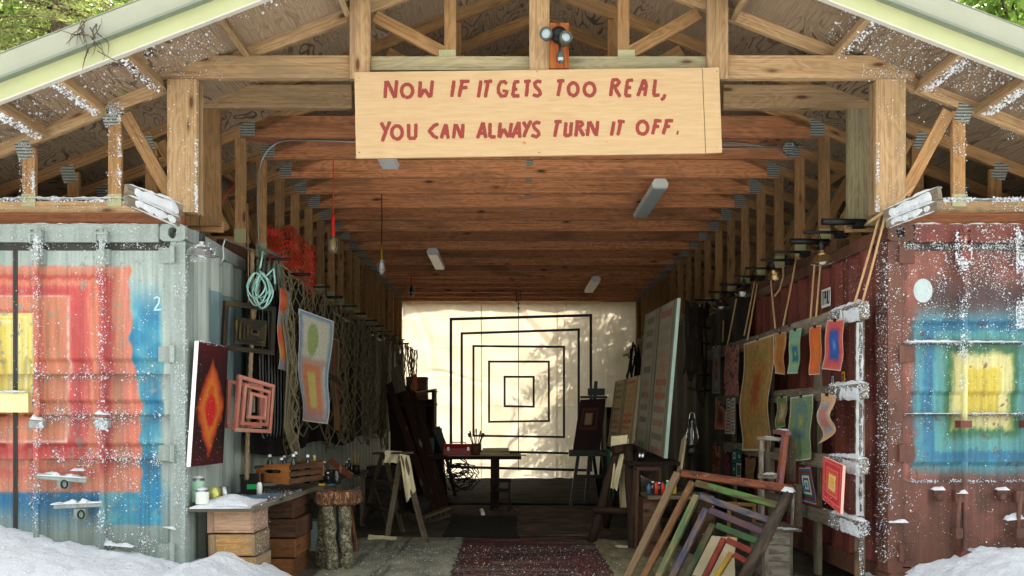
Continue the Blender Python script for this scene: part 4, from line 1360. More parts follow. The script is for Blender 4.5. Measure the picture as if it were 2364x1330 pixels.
# black clamp rods on both container roofs
def clamp_rod(x_wall, x_tip, y, z, r, s, lab, grp):
    t = thing('clamp_rod', lab, 'clamp rod', ((x_wall+x_tip)/2, y, z), grp)
    MB().tube([(x_wall,y,z),(x_tip,y,z+0.004)], r, 8).build('rod', 'black_metal', t)
    m = MB(); m.bx(min(x_wall,x_wall-s*0.09), max(x_wall,x_wall-s*0.09), y-0.03, y+0.03, z-0.045, z-0.002)
    m.tube([(x_wall-s*0.04,y-0.035,z-0.03),(x_wall-s*0.04,y-0.10,z-0.05)], 0.009, 6)
    m.build('jaw', 'black_metal', t)
for k in range(12):
    clamp_rod(-2.28, -1.93-0.02*(k%2), 7.45+0.8*k, 2.72, 0.016 if k % 2 else 0.012, -1, 'black pipe clamp rod jutting over the net on the grey container side', 'clamp rods over the net')

# orange-red safety mesh stuffed above the grey container
m = MB()
def sheet(u, v):
    a = 612 + 118*u; b = 508 + 118*v*(0.75+0.25*u) + 52*u + 12*math.sin(u*9)
    return P(a, b, 8.0 + 0.9*u + 0.10*math.sin(v*7+u*4) + 0.06*math.sin(u*17))
nu, nv = 15, 9
for j in range(nv):
    for i in range(nu):
        if (i*7+j*3) % 19 == 0: continue
        uc, vc = (i+0.5+(0.5 if j % 2 else 0))/(nu+0.5), (j+0.5)/nv
        o, q = [], []
        for k in range(8):
            a = math.pi/4*k + math.pi/8
            o.append(sheet(min(1,uc+0.54/nu*math.cos(a)*1.1), vc+0.56/nv*math.sin(a)*1.1)); q.append(sheet(min(1,uc+0.36/nu*math.cos(a)), vc+0.36/nv*math.sin(a)))
        for k in range(8):
            k2 = (k+1) % 8
            m.face([o[k], o[k2], q[k2], q[k]])
m.build('safety_mesh', 'red_plastic', label='crumpled orange-red plastic safety mesh on the grey container roof', cat='mesh')
MB().tube([P(510,470,7.3),P(530,440,7.4),P(548,420,7.5)], 0.006, 5).build('extension_cable', 'orange_cord', label='orange cord draped between the posts above the grey container', cat='cord')

# ------------------------------------------------------------------ painted paper hung on the net
def a_strip1(u, v):
    n = fbm(u*6, v*16, 51)
    c = ramp_cols(np.clip(v+0.08*(n-.5),0,1), [(0,(110,150,180)),(.1,(110,150,176)),(.14,(190,150,60)),(.25,(226,150,60)),(.4,(224,88,60)),(.52,(216,120,70)),(.56,(120,160,170)),(.7,(130,160,170)),(.74,(222,82,62)),(.86,(226,140,60)),(.95,(214,84,60))])
    c = over(c, (224,110,60), ss(.1,.3,u)*(1-ss(.55,.75,u))*0.5); c = over(c, (130,160,185), ss(.72,.85,u)*.8); c = over(c, (235,228,215), np.maximum(ss(.05,.02,u), ss(.95,.98,u)))
    return c
art_sheet('narrow_paper_painting', 'narrow orange and blue paper strip hanging on the near edge of the net', 'painting',
          (P(645,664,7.1),P(667,673,7.3),P(663,858,7.3),P(641,851,7.1)), a_strip1, wave=0.016, res=0.005)
def a_wide(u, v):
    n = fbm(u*8, v*16, 55); nf = fbm(u*40, v*60, 56)
    c = np.ones(u.shape+(3,))*np.array((206,202,180.))
    e = np.minimum(np.minimum(u,1-u)*1.0, np.minimum(v,1-v)*2.6)
    c = over(c, (96,136,176), ss(.16,.05,e+.05*(n-.5))*0.9)
    c = over(c, (132,160,76), ss(1.1,.8,np.hypot((u-.42)/.17,(v-.76)/.16)+.15*(n-.5))*.9)
    b = np.maximum(np.abs(u-.47)/.33,np.abs(v-.3)/.26)
    c = over(c, (190,130,116), ss(1.25,1.0,b+.2*(n-.5))*.8); c = over(c, (216,116,66), ss(.95,.8,b+.12*(n-.5))); c = over(c, (206,186,86), ss(.55,.42,np.maximum(np.abs(u-.47)/.27,np.abs(v-.3)/.34)+.1*(n-.5)))
    c = over(c, (170,120,130), ss(.16,.08,v)*.5); c = over(c, (232,228,214), np.maximum(ss(.03,.01,u),np.maximum(ss(.97,.99,u),np.maximum(ss(.012,.004,v),ss(.988,.996,v)))))
    c = c*0.74 + np.array((186,180,164.))*0.26
    return c*(0.92+0.16*nf)[...,None]
art_sheet('wide_paper_painting', 'long paper painting with green oval and orange-yellow rectangle, blue border, on the net', 'painting',
          (P(688,712,7.55),P(770,742,7.9),P(748,978,7.9),P(690,970,7.6)), a_wide, wave=0.022, curl=0.03, res=0.006)
def a_dark(u, v):
    n = fbm(u*3, v*20, 58); k = np.floor(u*7)
    c = ramp_cols(np.mod(k*0.37+0.15*n+ss(.45,.55,v)*.3,1), [(0,(110,80,50)),(.2,(48,92,62)),(.4,(150,50,50)),(.6,(176,110,54)),(.8,(70,100,66)),(1,(120,86,56))])
    c = over(c, (150,110,56), ss(.3,.2,v)*.7); c = over(c, (40,34,36), ss(.5,.53,v)*(1-ss(.56,.6,v))*.6)
    return c*0.9
art_sheet('striped_paper_painting', 'dark green and red striped paper strip hanging deeper on the net', 'painting',
          (P(755,768,8.25),P(783,782,8.5),P(783,996,8.5),P(770,990,8.3)), a_dark, wave=0.012, res=0.006)
MB().tube([P(748,765,7.95), P(770,782,8.2), P(786,790,8.4)], 0.004, 5).build('hanging_wire', 'rope_tan', label='thin pale line stretched between the paper paintings on the net', cat='wire')

# ------------------------------------------------------------------ crates and plank bench
for k in range(4):
    j = 0.012*((k*5) % 3 - 1)
    box_crate('slatted_crate', ['weathered crate buried in snow at the foot of the bench by the grey container', 'yellowed crate second from the ground under the snowy plank', 'crate with a grey stained board under the snowy plank', 'pinkish crate directly under the snowy end of the plank'][k],
              -2.18+j, -1.845+j, 6.1-j, 6.47, 0.002+0.164*k, 0.160+0.164*k, 'crates under the snowy plank', mats=('crate_wood','crate_grey') if k < 3 else ('crate_pink','crate_grey'))
for k in range(4):
    j = 0.014*((k*4) % 3 - 1)
    box_crate('slatted_crate', ['dark brown crate at the bottom behind the snowy crates', 'chestnut crate second from the floor beside the log stool', 'brown crate third from the floor beside the log stool', 'open-topped brown crate under the far end of the plank'][k],
              -2.14+j, -1.775+j, 7.0+j, 7.52, 0.002+0.164*k, 0.160+0.164*k, 'crates beside the log stool', mats=('crate_brown','old_brown'))
t = thing('plank_bench', 'thick weathered plank bench top lying on stacked crates beside the grey container', 'bench', (-2.03, 6.8, 0.66))
m = MB()
poly = [(-2.285,5.99),(-1.83,6.02),(-1.77,7.0),(-1.77,7.72),(-2.28,7.72)]
A = [Vector((x,y,0.70)) for x,y in poly]; B = [Vector((x,y,0.662)) for x,y in poly]
m.face(A, [(y,x) for x,y in poly]); m.face(B[::-1], [(y,x) for x,y in poly][::-1])
for i in range(5):
    j = (i+1) % 5
    m.face([B[i],B[j],A[j],A[i]], [(poly[i][1],0),(poly[j][1],0),(poly[j][1],.04),(poly[i][1],.04)])
m.build('plank', 'grey_board', t)
m = MB()
def heap(u, v):
    x = -2.27 + 0.43*u; y = 5.985 + 0.62*v
    e = min(1, 7*min(u,1-u))*min(1, 9*v+0.3)*min(1,2.2*(1-v))
    h = 0.012 + 0.055*math.exp(-((u-.55)/.3)**2-((v-.28)/.22)**2) + 0.02*float(fbm(x*9,y*9,61))
    return Vector((x, y - (0.012 if v == 0 else 0), 0.70 + h*e - 0.004))
m.grid(heap, 40, 44); m.build('snow_heap', 'snow', t)
m = MB(); snow_ridge(m, (-2.27,5.99,0.69), (-1.84,6.01,0.69), 0.05, 0.03, side=(0,1,0), seed=8); m.build('snow_edge', 'snow', t)

# paint cans and jars on the bench
def can(label, px, py, d, r, h, mat='galvanised', band=None, group=None):
    c = P(px, py, d)
    c.z = 0.702
    return lathe_thing('paint_can', label, 'can', c, can_prof(r, h), mat, band=band)
def wrap(r, a, b): return [(r+0.0012,a),(r+0.0012,b)]
can('tall white and green paint can under snow on the bench', 456, 1160, 6.14, 0.049, 0.19, 'galvanised', (wrap(.049,.02,.17), 'label_green'))
can('short white paint can with green band in front of the tall can', 467, 1165, 6.03, 0.045, 0.115, 'galvanised', (wrap(.045,.015,.1), 'label_white'))
can('yellow-streaked paint tin beside the white cans', 496, 1158, 6.16, 0.042, 0.12, 'yellow_tin')
can('bare silver tin at the end of the row of paint cans', 517, 1156, 6.25, 0.034, 0.12, 'galvanised')
m = MB()
for c, r, h in ((P(456,0,6.14),.046,.19),(P(467,0,6.03),.042,.115)):
    m.lathe([(r,0),(r*.9,.012),(r*.5,.02),(0,.022)], None, 14, c=(c.x,c.y,0.702+h-.006))
m.build('snow_caps', 'snow', label='caps of snow on the two white paint cans', cat='snow', kind='stuff')
t = thing('battery_box', 'black battery box with a green label on the plank bench', 'box', (P(580,0,6.95).x, 6.95, 0.701))
x0, x1 = P(561,0,6.95).x, P(600,0,6.95).x
MB().bx(x0, x1, 6.88, 7.05, 0.702, 0.84).build('case', 'black_paint', t)
MB().bx(x0-.004, x1+.004, 6.876, 7.054, 0.842, 0.862).build('lid', 'black_paint', t)
MB().bx(x0+.055, x1-.005, 6.875, 6.8785, 0.745, 0.785).build('tag', 'label_green_flat', t)
lathe_thing('squeeze_bottle', 'white squeeze bottle standing in front of the battery box', 'bottle', Vector((P(599,0,6.7).x,6.7,0.702)),
            [(0,0),(.022,0),(.022,.09),(.018,.105),(.010,.115),(0,.115)], 'white_enamel', ([(.011,.114),(.006,.15),(0,.152)], 'old_brown', 'nozzle'))
t = thing('claw_hammer', 'small hammer with brown handle leaning on the squeeze bottle', 'hammer', (P(600,0,6.78).x, 6.78, 0.702))
MB().tube([P(601,1128,6.78), P(598,1082,6.80)], 0.010, 8).build('handle', 'old_brown', t)
MB().beam(P(588,1079,6.80), P(608,1077,6.80), 0.022, 0.022).build('head', 'black_metal', t)
# bottle crate
t = thing('bottle_crate', 'brown plywood bottle crate with an oval hand hole on the plank bench', 'crate', P(645,1118,7.15))
TL, TR, BR, BL = P(590,1074,7.12), P(669,1070,6.95), P(668,1119,6.95), P(592,1112,7.12)
fn_ = (TR-TL).cross(TL-BL).normalized(); fn_ = fn_ if fn_.y < 0 else -fn_
m = MB()
ring_o, ring_i = [], []
for k in range(24):
    a = 2*math.pi*k/24
    ca, sa = math.cos(a), math.sin(a); q = 1/max(abs(ca),abs(sa))
    u, v = .5+.5*ca*q, .5+.5*sa*q
    ring_o.append(BL.lerp(BR,u).lerp(TL.lerp(TR,u),v))
    u, v = .5+.18*ca+(.07 if ca>0 else -.07), .62+.11*sa
    ring_i.append(BL.lerp(BR,u).lerp(TL.lerp(TR,u),v))
for off in (0, 0.012):
    for k in range(24):
        j = (k+1) % 24
        q = [ring_o[k]-fn_*off, ring_o[j]-fn_*off, ring_i[j]-fn_*off, ring_i[k]-fn_*off]
        m.face(q, [(p.x,p.z) for p in q])
for k in range(24):
    j = (k+1) % 24
    m.face([ring_i[k],ring_i[j],ring_i[j]-fn_*.012,ring_i[k]-fn_*.012]); m.face([ring_o[k],ring_o[j],ring_o[j]-fn_*.012,ring_o[k]-fn_*.012])
m.build('end_panel', 'box_plywood', t)
bk = -fn_*0.42
for k in range(3):
    za, zb = 0.03+0.33*k, 0.27+0.33*k
    for A, B in ((BR, TR), (BL, TL)):
        a, b = A.lerp(B, za), A.lerp(B, zb)
        c = (a+b)/2 + bk/2
        MB().box(c, bk/2, (b-a)/2, (TR-TL).normalized()*0.006).build('slat', 'old_brown', t)
MB().box((BL+TR)/2+bk, (TR-TL)/2, (TL-BL)/2, fn_*0.006).build('end_panel', 'box_plywood', t)
MB().box((BL+BR)/2+bk/2+Vector((0,0,.006)), bk/2, (TR-TL)/2, Vector((0,0,.005))).build('bottom', 'old_brown', t)
for k in range(6):
    c = BL.lerp(BR, .14+.36*(k//2)) + bk*(0.25 if k % 2 else 0.68) + Vector((0,0,.014))
    lathe_thing('glass_bottle', 'dark bottle with white cap standing in the bottle crate', 'bottle', c, bottle_prof(.026,.19+.02*(k%3)), 'dark_glass', (cap_prof(.034,.19+.02*(k%3)), 'white_enamel'), 10, group='bottles in the bottle crate')
MB().beam((-2.06,6.45,0.716),(-1.86,6.78,0.712),0.045,0.022).build('hand_plane', 'blue_tool', label='grey-blue metal tool tray lying on the snowy plank', cat='tool')
MB().tube([(-2.1,6.5,.71),(-1.95,6.62,.712)],0.007,6).build('paint_brush', 'grey_board', label='old brush lying along the plank bench', cat='brush')
MB().beam((-2.18,6.42,0.712),(-1.98,6.36,0.712),0.03,0.016).build('putty_knife', 'white_enamel', label='snow-white scraper lying on the plank bench', cat='tool')

# ------------------------------------------------------------------ second table with jars
t = thing('work_table', 'low grey plank table behind the bench with jars along the net', 'table', (-2.0, 9.2, 0))
m = MB()
MB().bx(-2.26,-1.76,7.95,10.5,0.635,0.672,'y').build('table_top','grey_board',t)
for x, y in ((-1.80,8.55),(-1.80,10.3),(-2.2,8.05),(-2.2,10.3)):
    MB().bx(x-.03,x+.03,y-.03,y+.03,0,0.634,'z').build('leg','grey_board',t)
def on2(px, d): return Vector((P(px,0,d).x, d, 0.674))
lathe_thing('tin_mug', 'bright silver tin with brushes on the jar table', 'tin', on2(729,8.15), can_prof(.03,.135), 'chrome')
lathe_thing('mustard_bottle', 'clear bottle of yellow paint behind the silver tin', 'bottle', on2(726,8.45), [(0,0),(.035,0),(.038,.16),(.03,.2),(.014,.235),(.014,.25),(0,.25)], 'yellow_paint', ([(.016,.25),(.016,.275),(0,.275)], 'white_enamel'), 14)
for k, (px, d, h) in enumerate(((742,8.3,.19),(749,8.55,.21),(757,8.2,.12),(708,8.4,.10),(800,9.4,.16),(806,9.7,.18))):
    lathe_thing('dark_bottle', 'small dark bottle with pale cap on the jar table', 'bottle', on2(px,d), bottle_prof(.026,h), 'dark_glass', (cap_prof(.03,h), 'white_enamel'), 10, group='dark bottles on the jar table')
jb = on2(776,8.35)
lathe_thing('brush_jar', 'glass jar of grey water holding brushes on the jar table', 'jar', jb, [(0,0),(.045,0),(.048,.02),(.048,.10),(.036,.12),(.036,.135),(.033,.135),(.033,.118),(.044,.1),(.044,.01),(0,.01)], 'dark_glass')
for k, (a, b, ln) in enumerate(((-.35,.1,.22),(.2,.2,.2),(.35,-.1,.17))):
    MB().tube([jb+Vector((0,0,.02)), jb+Vector((a*ln,b*ln,ln*.95))], 0.005, 5).build('paint_brush', 'crate_wood' if k else 'grey_board', label='long-handled brush standing in the glass brush jar', cat='brush', group='brushes in the glass jar')
MB().beam(on2(760,8.9)+Vector((0,0,.2)), on2(812,8.9)+Vector((0,0,.03)), 0.02, 0.07).build('scrap_board', 'paint_board', label='paint-smeared brown board leaning across the jar table', cat='board')
MB().beam(on2(736,8.05)+Vector((0,0,.012)), on2(750,8.05)+Vector((0,0,.012)), 0.03, 0.02).build('yellow_sponge', 'yellow_paint', label='small yellow sponge on the edge of the jar table', cat='sponge')
MB().tube([on2(752,8.02)+Vector((0,0,.01)), on2(772,8.05)+Vector((0,0,.01))], 0.011, 8).build('blue_marker', 'blue_tool', label='blue marker lying next to the yellow sponge', cat='marker')
pb = on2(822,9.6)
lathe_thing('brush_pot', 'dark pot of brushes at the far end of the jar table', 'pot', pb, can_prof(.045,.11), 'black_paint')
for k in range(5):
    a = k*1.3
    MB().tube([pb+Vector((0,0,.02)), pb+Vector((.05*math.cos(a),.05*math.sin(a),.24+.02*(k%3)))], 0.006, 5).build('paint_brush', 'crate_wood', label='pale wooden brush standing in the dark brush pot', cat='brush', group='brushes in the dark pot')
# things under the tables
MB().bx(-2.24,-1.86,8.35,8.6,0.004,0.30).build('storage_bin','bin_grey',label='pale grey plastic bin pushed under the jar table behind the stool',cat='bin')
MB().bx(-2.2,-1.8,9.2,9.6,0.004,0.42).build('storage_bin','bin_dark',label='dark storage box under the far half of the jar table',cat='bin')
MB().beam((-1.50,8.3,0.0),(-1.62,8.55,0.42),0.02,0.07,up=(0,1,0)).build('painted_stick','paint_board',label='paint-streaked red-brown board leaning behind the log stool',cat='board')

# ------------------------------------------------------------------ log stool
sx, sy = -1.53, 7.42
t = thing('log_stool', 'rustic stool of a bark-edged log slab on thick bark-covered legs', 'stool', (sx, sy, 0))
m = MB(); N = 36
def sr(a): return 0.205*(1+0.06*math.sin(a*3+1)+0.05*math.sin(a*5)+0.02*math.sin(a*13))
prof = [(0,.566),(.9,.566),(1.0,.585),(1.02,.63),(.99,.672),(.96,.682),(0,.682)]
base = len(m.v)
for r, z in prof:
    for k in range(N):
        a = 2*math.pi*k/N
        m.v.append((sx+sr(a)*r*math.cos(a), sy+sr(a)*r*math.sin(a)*0.8, z + 0.006*math.sin(a*4)))
for i in range(len(prof)-1):
    for k in range(N):
        k2 = (k+1) % N
        m.f.append((base+i*N+k,base+i*N+k2,base+(i+1)*N+k2,base+(i+1)*N+k)); m.uv.append([(0,0)]*4); m.sm.append(False)
m.build('seat', 'slab_bark', t)
for (a, b) in (((-.05,-.10),(-.005,-.12)),((.085,-.06),(.105,-.045)),((-.11,.06),(-.15,.10))):
    p0 = Vector((sx+a[0],sy+a[1],.57)); p1 = Vector((sx+b[0],sy+b[1],0.0))
    pts = [p0.lerp(p1,k/8)+Vector((0.006*math.sin(k*1.7+a[0]*50),0.006*math.cos(k*2.1),0)) for k in range(9)]
    MB().tube(pts, [0.054+0.005*math.sin(k*2.3+a[1]*40) for k in range(9)], 14).build('leg', 'birch_bark', t)

# ------------------------------------------------------------------ stepladder with rags
t = thing('stepladder', 'old paint-spattered wooden stepladder draped with rags', 'stepladder', P(915,1235,9.3))
r1t, r1b, r2t, r2b = P(882,1048,9.55), P(838,1212,10.3), P(927,1048,9.05), P(893,1246,9.15)
r3t, r3b, r4t, r4b = P(930,1048,9.0), P(985,1256,8.84), P(888,1050,9.5), P(930,1228,9.75)
for a, b, w in ((r1t,r1b,.045),(r2t,r2b,.055),(r3t,r3b,.06),(r4t,r4b,.05)):
    MB().beam(a, b, 0.03, w, up=(1,0,0)).build('rail', 'old_grey_brown', t)
MB().beam((r1t+r4t)/2+Vector((-.05,0,.012)), (r2t+r3t)/2+Vector((.05,0,.012)), 0.16, 0.024).build('top_step', 'old_grey_brown', t)
for f in (0.36, 0.68):
    MB().beam(r1t.lerp(r1b,f), r2t.lerp(r2b,f), 0.09, 0.022).build('step', 'old_brown', t)
MB().beam(r3t.lerp(r3b,.72), r4t.lerp(r4b,.72), 0.02, 0.04).build('brace', 'old_grey_brown', t)
MB().beam(r1t.lerp(r1b,.9), r2t.lerp(r2b,.42), 0.014, 0.03).build('brace', 'old_grey_brown', t)
MB().beam(r1t.lerp(r1b,.42), r2t.lerp(r2b,.9), 0.014, 0.03).build('brace', 'old_grey_brown', t)
def rag(name, label, pts_top, pts_bot, mat, seed, fold=0.02, nu=14, nv=16):
    a, b = [Vector(p) for p in pts_top]; c, d = [Vector(p) for p in pts_bot]
    n = (b-a).cross(ZUP).normalized()
    def f(u, v):
        p = a.lerp(b,u).lerp(c.lerp(d,u), v)
        return p + n*(fold*math.sin(u*11+seed+v*2)*(.3+v) + fold*.8*math.sin(v*7+seed)) + Vector((0,0,-fold*abs(math.sin(u*9+seed))*v))
    return MB().grid(f, nu, nv).build(name, mat, None, label, 'cloth')
rag('cream_rag', 'cream rag folded over the stepladder top', (P(890,1040,9.2),P(930,1042,9.05)), (P(888,1066,9.15),P(922,1068,9.0)), 'cream_cloth', 1, .012)
rag('hanging_rag', 'long pale rag hanging off the side of the stepladder', (P(922,1048,8.98),P(945,1052,8.98)), (P(938,1160,8.9),P(960,1130,8.9)), 'cream_cloth', 3, .014)
rag('floor_rag', 'crumpled grey-green rag on the floor by the stepladder foot', (P(850,1235,9.1),P(915,1240,9.1)), (P(845,1262,8.9),P(912,1268,8.85)), 'cream_cloth', 5, .035)
# ------------------------------------------------------------------ black sheets added to darken the inner walls
def darkening_sheet(name, label, x, s, y0, y1, z0, z1, seed):
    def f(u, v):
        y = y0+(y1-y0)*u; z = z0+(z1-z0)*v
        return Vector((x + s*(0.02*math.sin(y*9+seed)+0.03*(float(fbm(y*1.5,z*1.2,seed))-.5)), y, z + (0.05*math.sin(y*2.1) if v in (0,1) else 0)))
    return MB().grid(f, int((y1-y0)/.08), 14).build(name, 'darkening_black', None, label, 'dark sheet')
darkening_sheet('added_black_sheet', 'black sheet added to darken the grey container wall behind the fishing net', -2.22, 1, 7.05, 17.6, 1.0, 2.66, 71)
darkening_sheet('added_black_sheet', 'black sheet added to darken the red container wall beyond the paintings', 2.58, -1, 9.2, 17.6, 0.2, 2.66, 73)

# ------------------------------------------------------------------ rugs and drop cloths
def rug(name, label, x0, x1, y0, y1, z, fn, mat='rug_pile', seed=0, lump=0.006, res=0.018, skew=0.0, cat='rug'):
    nu, nv = int((x1-x0)/res), int((y1-y0)/res)
    def f(u, v):
        x = x0+(x1-x0)*u + skew*v; y = y0+(y1-y0)*v
        e = 0.012*math.sin(y*21+seed)*(1 if u in (0,1) else 0)
        return Vector((x+e, y + (0.012*math.sin(x*23+seed) if v in (0,1) else 0), z + (lump*2*float(fbm(x*4+seed,y*4,seed)) if 0<u<1 and 0<v<1 else 0)))
    U, V = np.meshgrid(np.linspace(0,1,nu+1), np.linspace(0,1,nv+1))
    cols = lin(np.clip(fn(U,V), 0, 255)).reshape(-1,3)
    return MB().grid(f, nu, nv).build(name, mat, None, label, cat, cols=cols)
def r_red(u, v):
    n = fbm(u*50, v*18, 81); w = vn(u*160, v*110, 82); k = vn(u*3, v*46, 83)
    c = ramp_cols(k, [(0,(52,36,30)),(.3,(82,42,34)),(.5,(122,48,40)),(.6,(66,50,40)),(.75,(116,96,76)),(1,(60,40,32))])
    c = c*(0.7+0.6*n)[...,None]
    c = over(c, (196,188,176), ss(.80,.9,w)*ss(.75,.2,v)*.7)
    return c
rug('striped_rag_rug', 'dark red striped rag rug sprinkled with snow down the middle of the passage', -0.49, 0.86, 6.2, 9.15, 0.012, r_red, res=0.014)
def r_gray(u, v):
    n = fbm(u*9, v*14, 85); nf = vn(u*80, v*150, 86); st = fbm(u*20, v*2, 87)
    c = ramp_cols(n, [(0,(112,112,92)),(.5,(156,154,128)),(1,(190,186,160))])
    c = over(c, (200,198,186), ss(.84,.95,nf)*.7); c = over(c, (70,64,52), ss(.62,.7,st)*.5)
    return c
rug('drop_cloth', 'grey-green canvas drop cloth on the floor beside the log stool', -1.65, -0.505, 6.5, 9.25, 0.004, r_gray, seed=3, lump=0.012, cat='drop cloth')
def r_tan(u, v):
    n = fbm(u*8, v*12, 88); nf = vn(u*70, v*130, 89)
    c = ramp_cols(n, [(0,(96,86,60)),(.5,(150,138,102)),(1,(186,174,134))])
    return over(c, (80,66,48), ss(.7,.9,nf)*.5)
rug('drop_cloth', 'crumpled tan drop cloth between the rag rug and the leaning frames', 0.875, 1.75, 6.6, 9.0, 0.004, r_tan, seed=7, lump=0.02, cat='drop cloth')
def r_dark(u, v):
    n = fbm(u*60, v*8, 91)
    return ramp_cols(n, [(0,(20,20,16)),(.5,(34,34,26)),(1,(54,50,38))])
rug('dark_mat', 'black ribbed mat across the passage behind the rag rug', -0.75, 0.10, 9.22, 11.2, 0.012, r_dark, seed=2)
def r_old(u, v):
    n = fbm(u*7, v*12, 93); k = fbm(u*4, v*25, 94)
    c = ramp_cols(n, [(0,(60,44,34)),(.5,(104,82,62)),(1,(136,112,84))])
    return over(c, (58,34,28), ss(.55,.7,k)*.6)
rug('worn_rug', 'worn brown patterned rug under the far sawhorse', 0.07, 1.15, 9.35, 12.4, 0.010, r_old, seed=5, lump=0.01)
rug('plywood_mat', 'pale worn mat beneath the small dark chair', -1.1, 0.04, 11.3, 12.5, 0.008, r_old, seed=9, lump=0.008)
rug('dark_floor_sheet', 'wide black-brown sheet added to darken the floor under the far work table', -2.0, 2.3, 12.55, 17.7, 0.01, lambda u, v: r_dark(u, v)*0.55, seed=11, lump=0.02, res=0.05)  # sheet added over the far floor, colours scaled down to deepen its darkness

# ------------------------------------------------------------------ nested hanging squares in front of the curtain
DH = 15.0
SQ = [((1041,737),(1364,728),(1364,1086),(1041,1078),'black_paint',.046), ((1066,770),(1336,761),(1336,1047),(1066,1041),'black_paint',.041),
      ((1093,799),(1302,801),(1302,1009),(1093,1006),'black_paint',.037), ((1129,835),(1267,835),(1267,972),(1129,974),'red_brown_paint',.036), ((1165,870),(1232,870),(1232,939),(1165,938),'red_brown_paint',.036)]
t = thing('square_mobile', 'mobile of five nested black and brown square frames hanging before the curtain', 'mobile', P(1197,1085,DH))
for k, (a, b, c, d, mt, w) in enumerate(SQ):
    q = 0.05*k
    bars('square_frame', mt, t, (P(*a,DH), P(*b,DH), P(*c,DH), P(*d,DH)), w, 0.03)
    if k == 0: pass
MB().tube([P(1197,700,DH), P(1197,1082,DH)], 0.006, 5).build('wire', 'black_metal', t)
m = MB()
for k in range(7):
    c = P(1197, 682+6*k, DH)
    pts = [c + Vector((0.013*math.cos(a)*(1 if k%2 else 0), 0.013*math.cos(a)*(0 if k%2 else 1), 0.028*math.sin(a))) for a in [2*math.pi*i/10 for i in range(10)]]
    m.tube(pts, 0.005, 4, closed=True)
m.bx(P(1191,0,DH).x, P(1193,0,DH).x, DH-.01, DH+.01, P(0,698,DH).z, P(0,672,DH).z, 'z'); m.bx(P(1200,0,DH).x, P(1202,0,DH).x, DH-.01, DH+.01, P(0,694,DH).z, P(0,672,DH).z, 'z')
m.build('chain', 'black_metal', t)

# ------------------------------------------------------------------ far work table with red toolbox and paper rolls
d = 12.2
t = thing('far_table', 'dark work table carrying a red toolbox and paper rolls in front of the curtain', 'table', (-0.5, 12.4, 0))
zt = P(0,1052,12.0).z
xa, xb = P(985,0,d).x, P(1203,0,d).x
MB().bx(xa, xb, 11.9, 12.8, zt-.05, zt, 'x').build('table_top', 'dark_wood', t)
MB().bx(P(1133,0,d).x, P(1152,0,d).x, 12.1, 12.25, 0, zt-.051, 'z').build('leg', 'dark_wood', t)
MB().bx(P(1133,0,d).x, P(1152,0,d).x, 12.55, 12.7, 0, zt-.051, 'z').build('leg', 'dark_wood', t)
for yy in (12.05, 12.65): MB().bx(xa+.05, xa+.15, yy, yy+.1, 0, zt-.051, 'z').build('leg', 'dark_wood', t)
t = thing('red_toolbox', 'dull red metal toolbox on the far table', 'toolbox', P(1062,1050,12.15))
x0, x1 = P(1025,0,12.1).x, P(1092,0,12.1).x
m = MB(); m.prism([(0,0),(.2,0),(.2,.1),(.16,.16),(.04,.16),(0,.1)], (x0,12.05,zt+.002), (0,1,0), (0,0,1), (1,0,0), x1-x0); m.build('case', 'toolbox_red', t)
MB().tube([(x0+.1,12.15,zt+.165),(x0+.12,12.15,zt+.185),(x1-.12,12.15,zt+.185),(x1-.1,12.15,zt+.165)],0.008,6).build('handle','black_metal',t)
MB().bx(x0+.05,x0+.08,12.045,12.05,zt+.07,zt+.12).build('latch','galvanised',t); MB().bx(x1-.08,x1-.05,12.045,12.05,zt+.07,zt+.12).build('latch','galvanised',t)
pb = P(1099,1050,11.98); pb.z = zt+.002
lathe_thing('brush_can', 'brown can of brushes beside the red toolbox', 'can', pb, can_prof(.07,.17), 'rust_steel')
for k in range(7):
    a = k*.95
    q = pb+Vector((.09*math.cos(a),.05*math.sin(a),.26+.03*(k%3)))
    tt = thing('paint_brush', 'dark brush standing in the brown can on the far table', 'brush', pb, 'brushes in the brown can')
    MB().tube([pb+Vector((0,0,.03)), q], 0.007, 5).build('handle', 'dark_wood', tt)
    MB().beam(q, q+(q-pb).normalized()*0.06, .02, .035).build('bristles', 'black_paint', tt)
for k, (px, py) in enumerate(((1120,1044),(1128,1044),(1136,1043),(1142,1046),(1126,1037),(1140,1037))):
    a = P(px-12,py,12.0); b = P(px+34,py+(k%3)-1,12.25)
    a.z = b.z = zt+.03+(.052 if k > 3 else 0.0)
    a.y = b.y = 11.97+.06*(k%4)
    MB().tube([a,b],0.027,12).build('paper_roll','kraft_paper',label='rolled sheet of kraft paper stacked on the far table',cat='paper roll',group='paper rolls on the far table')
MB().bx(P(1035,0,12).x, P(1215,0,12).x, 11.86, 12.2, zt+.001, zt+.007).build('paper_stack','kraft_paper',label='loose flat paper sheets hanging over the far table edge',cat='paper')
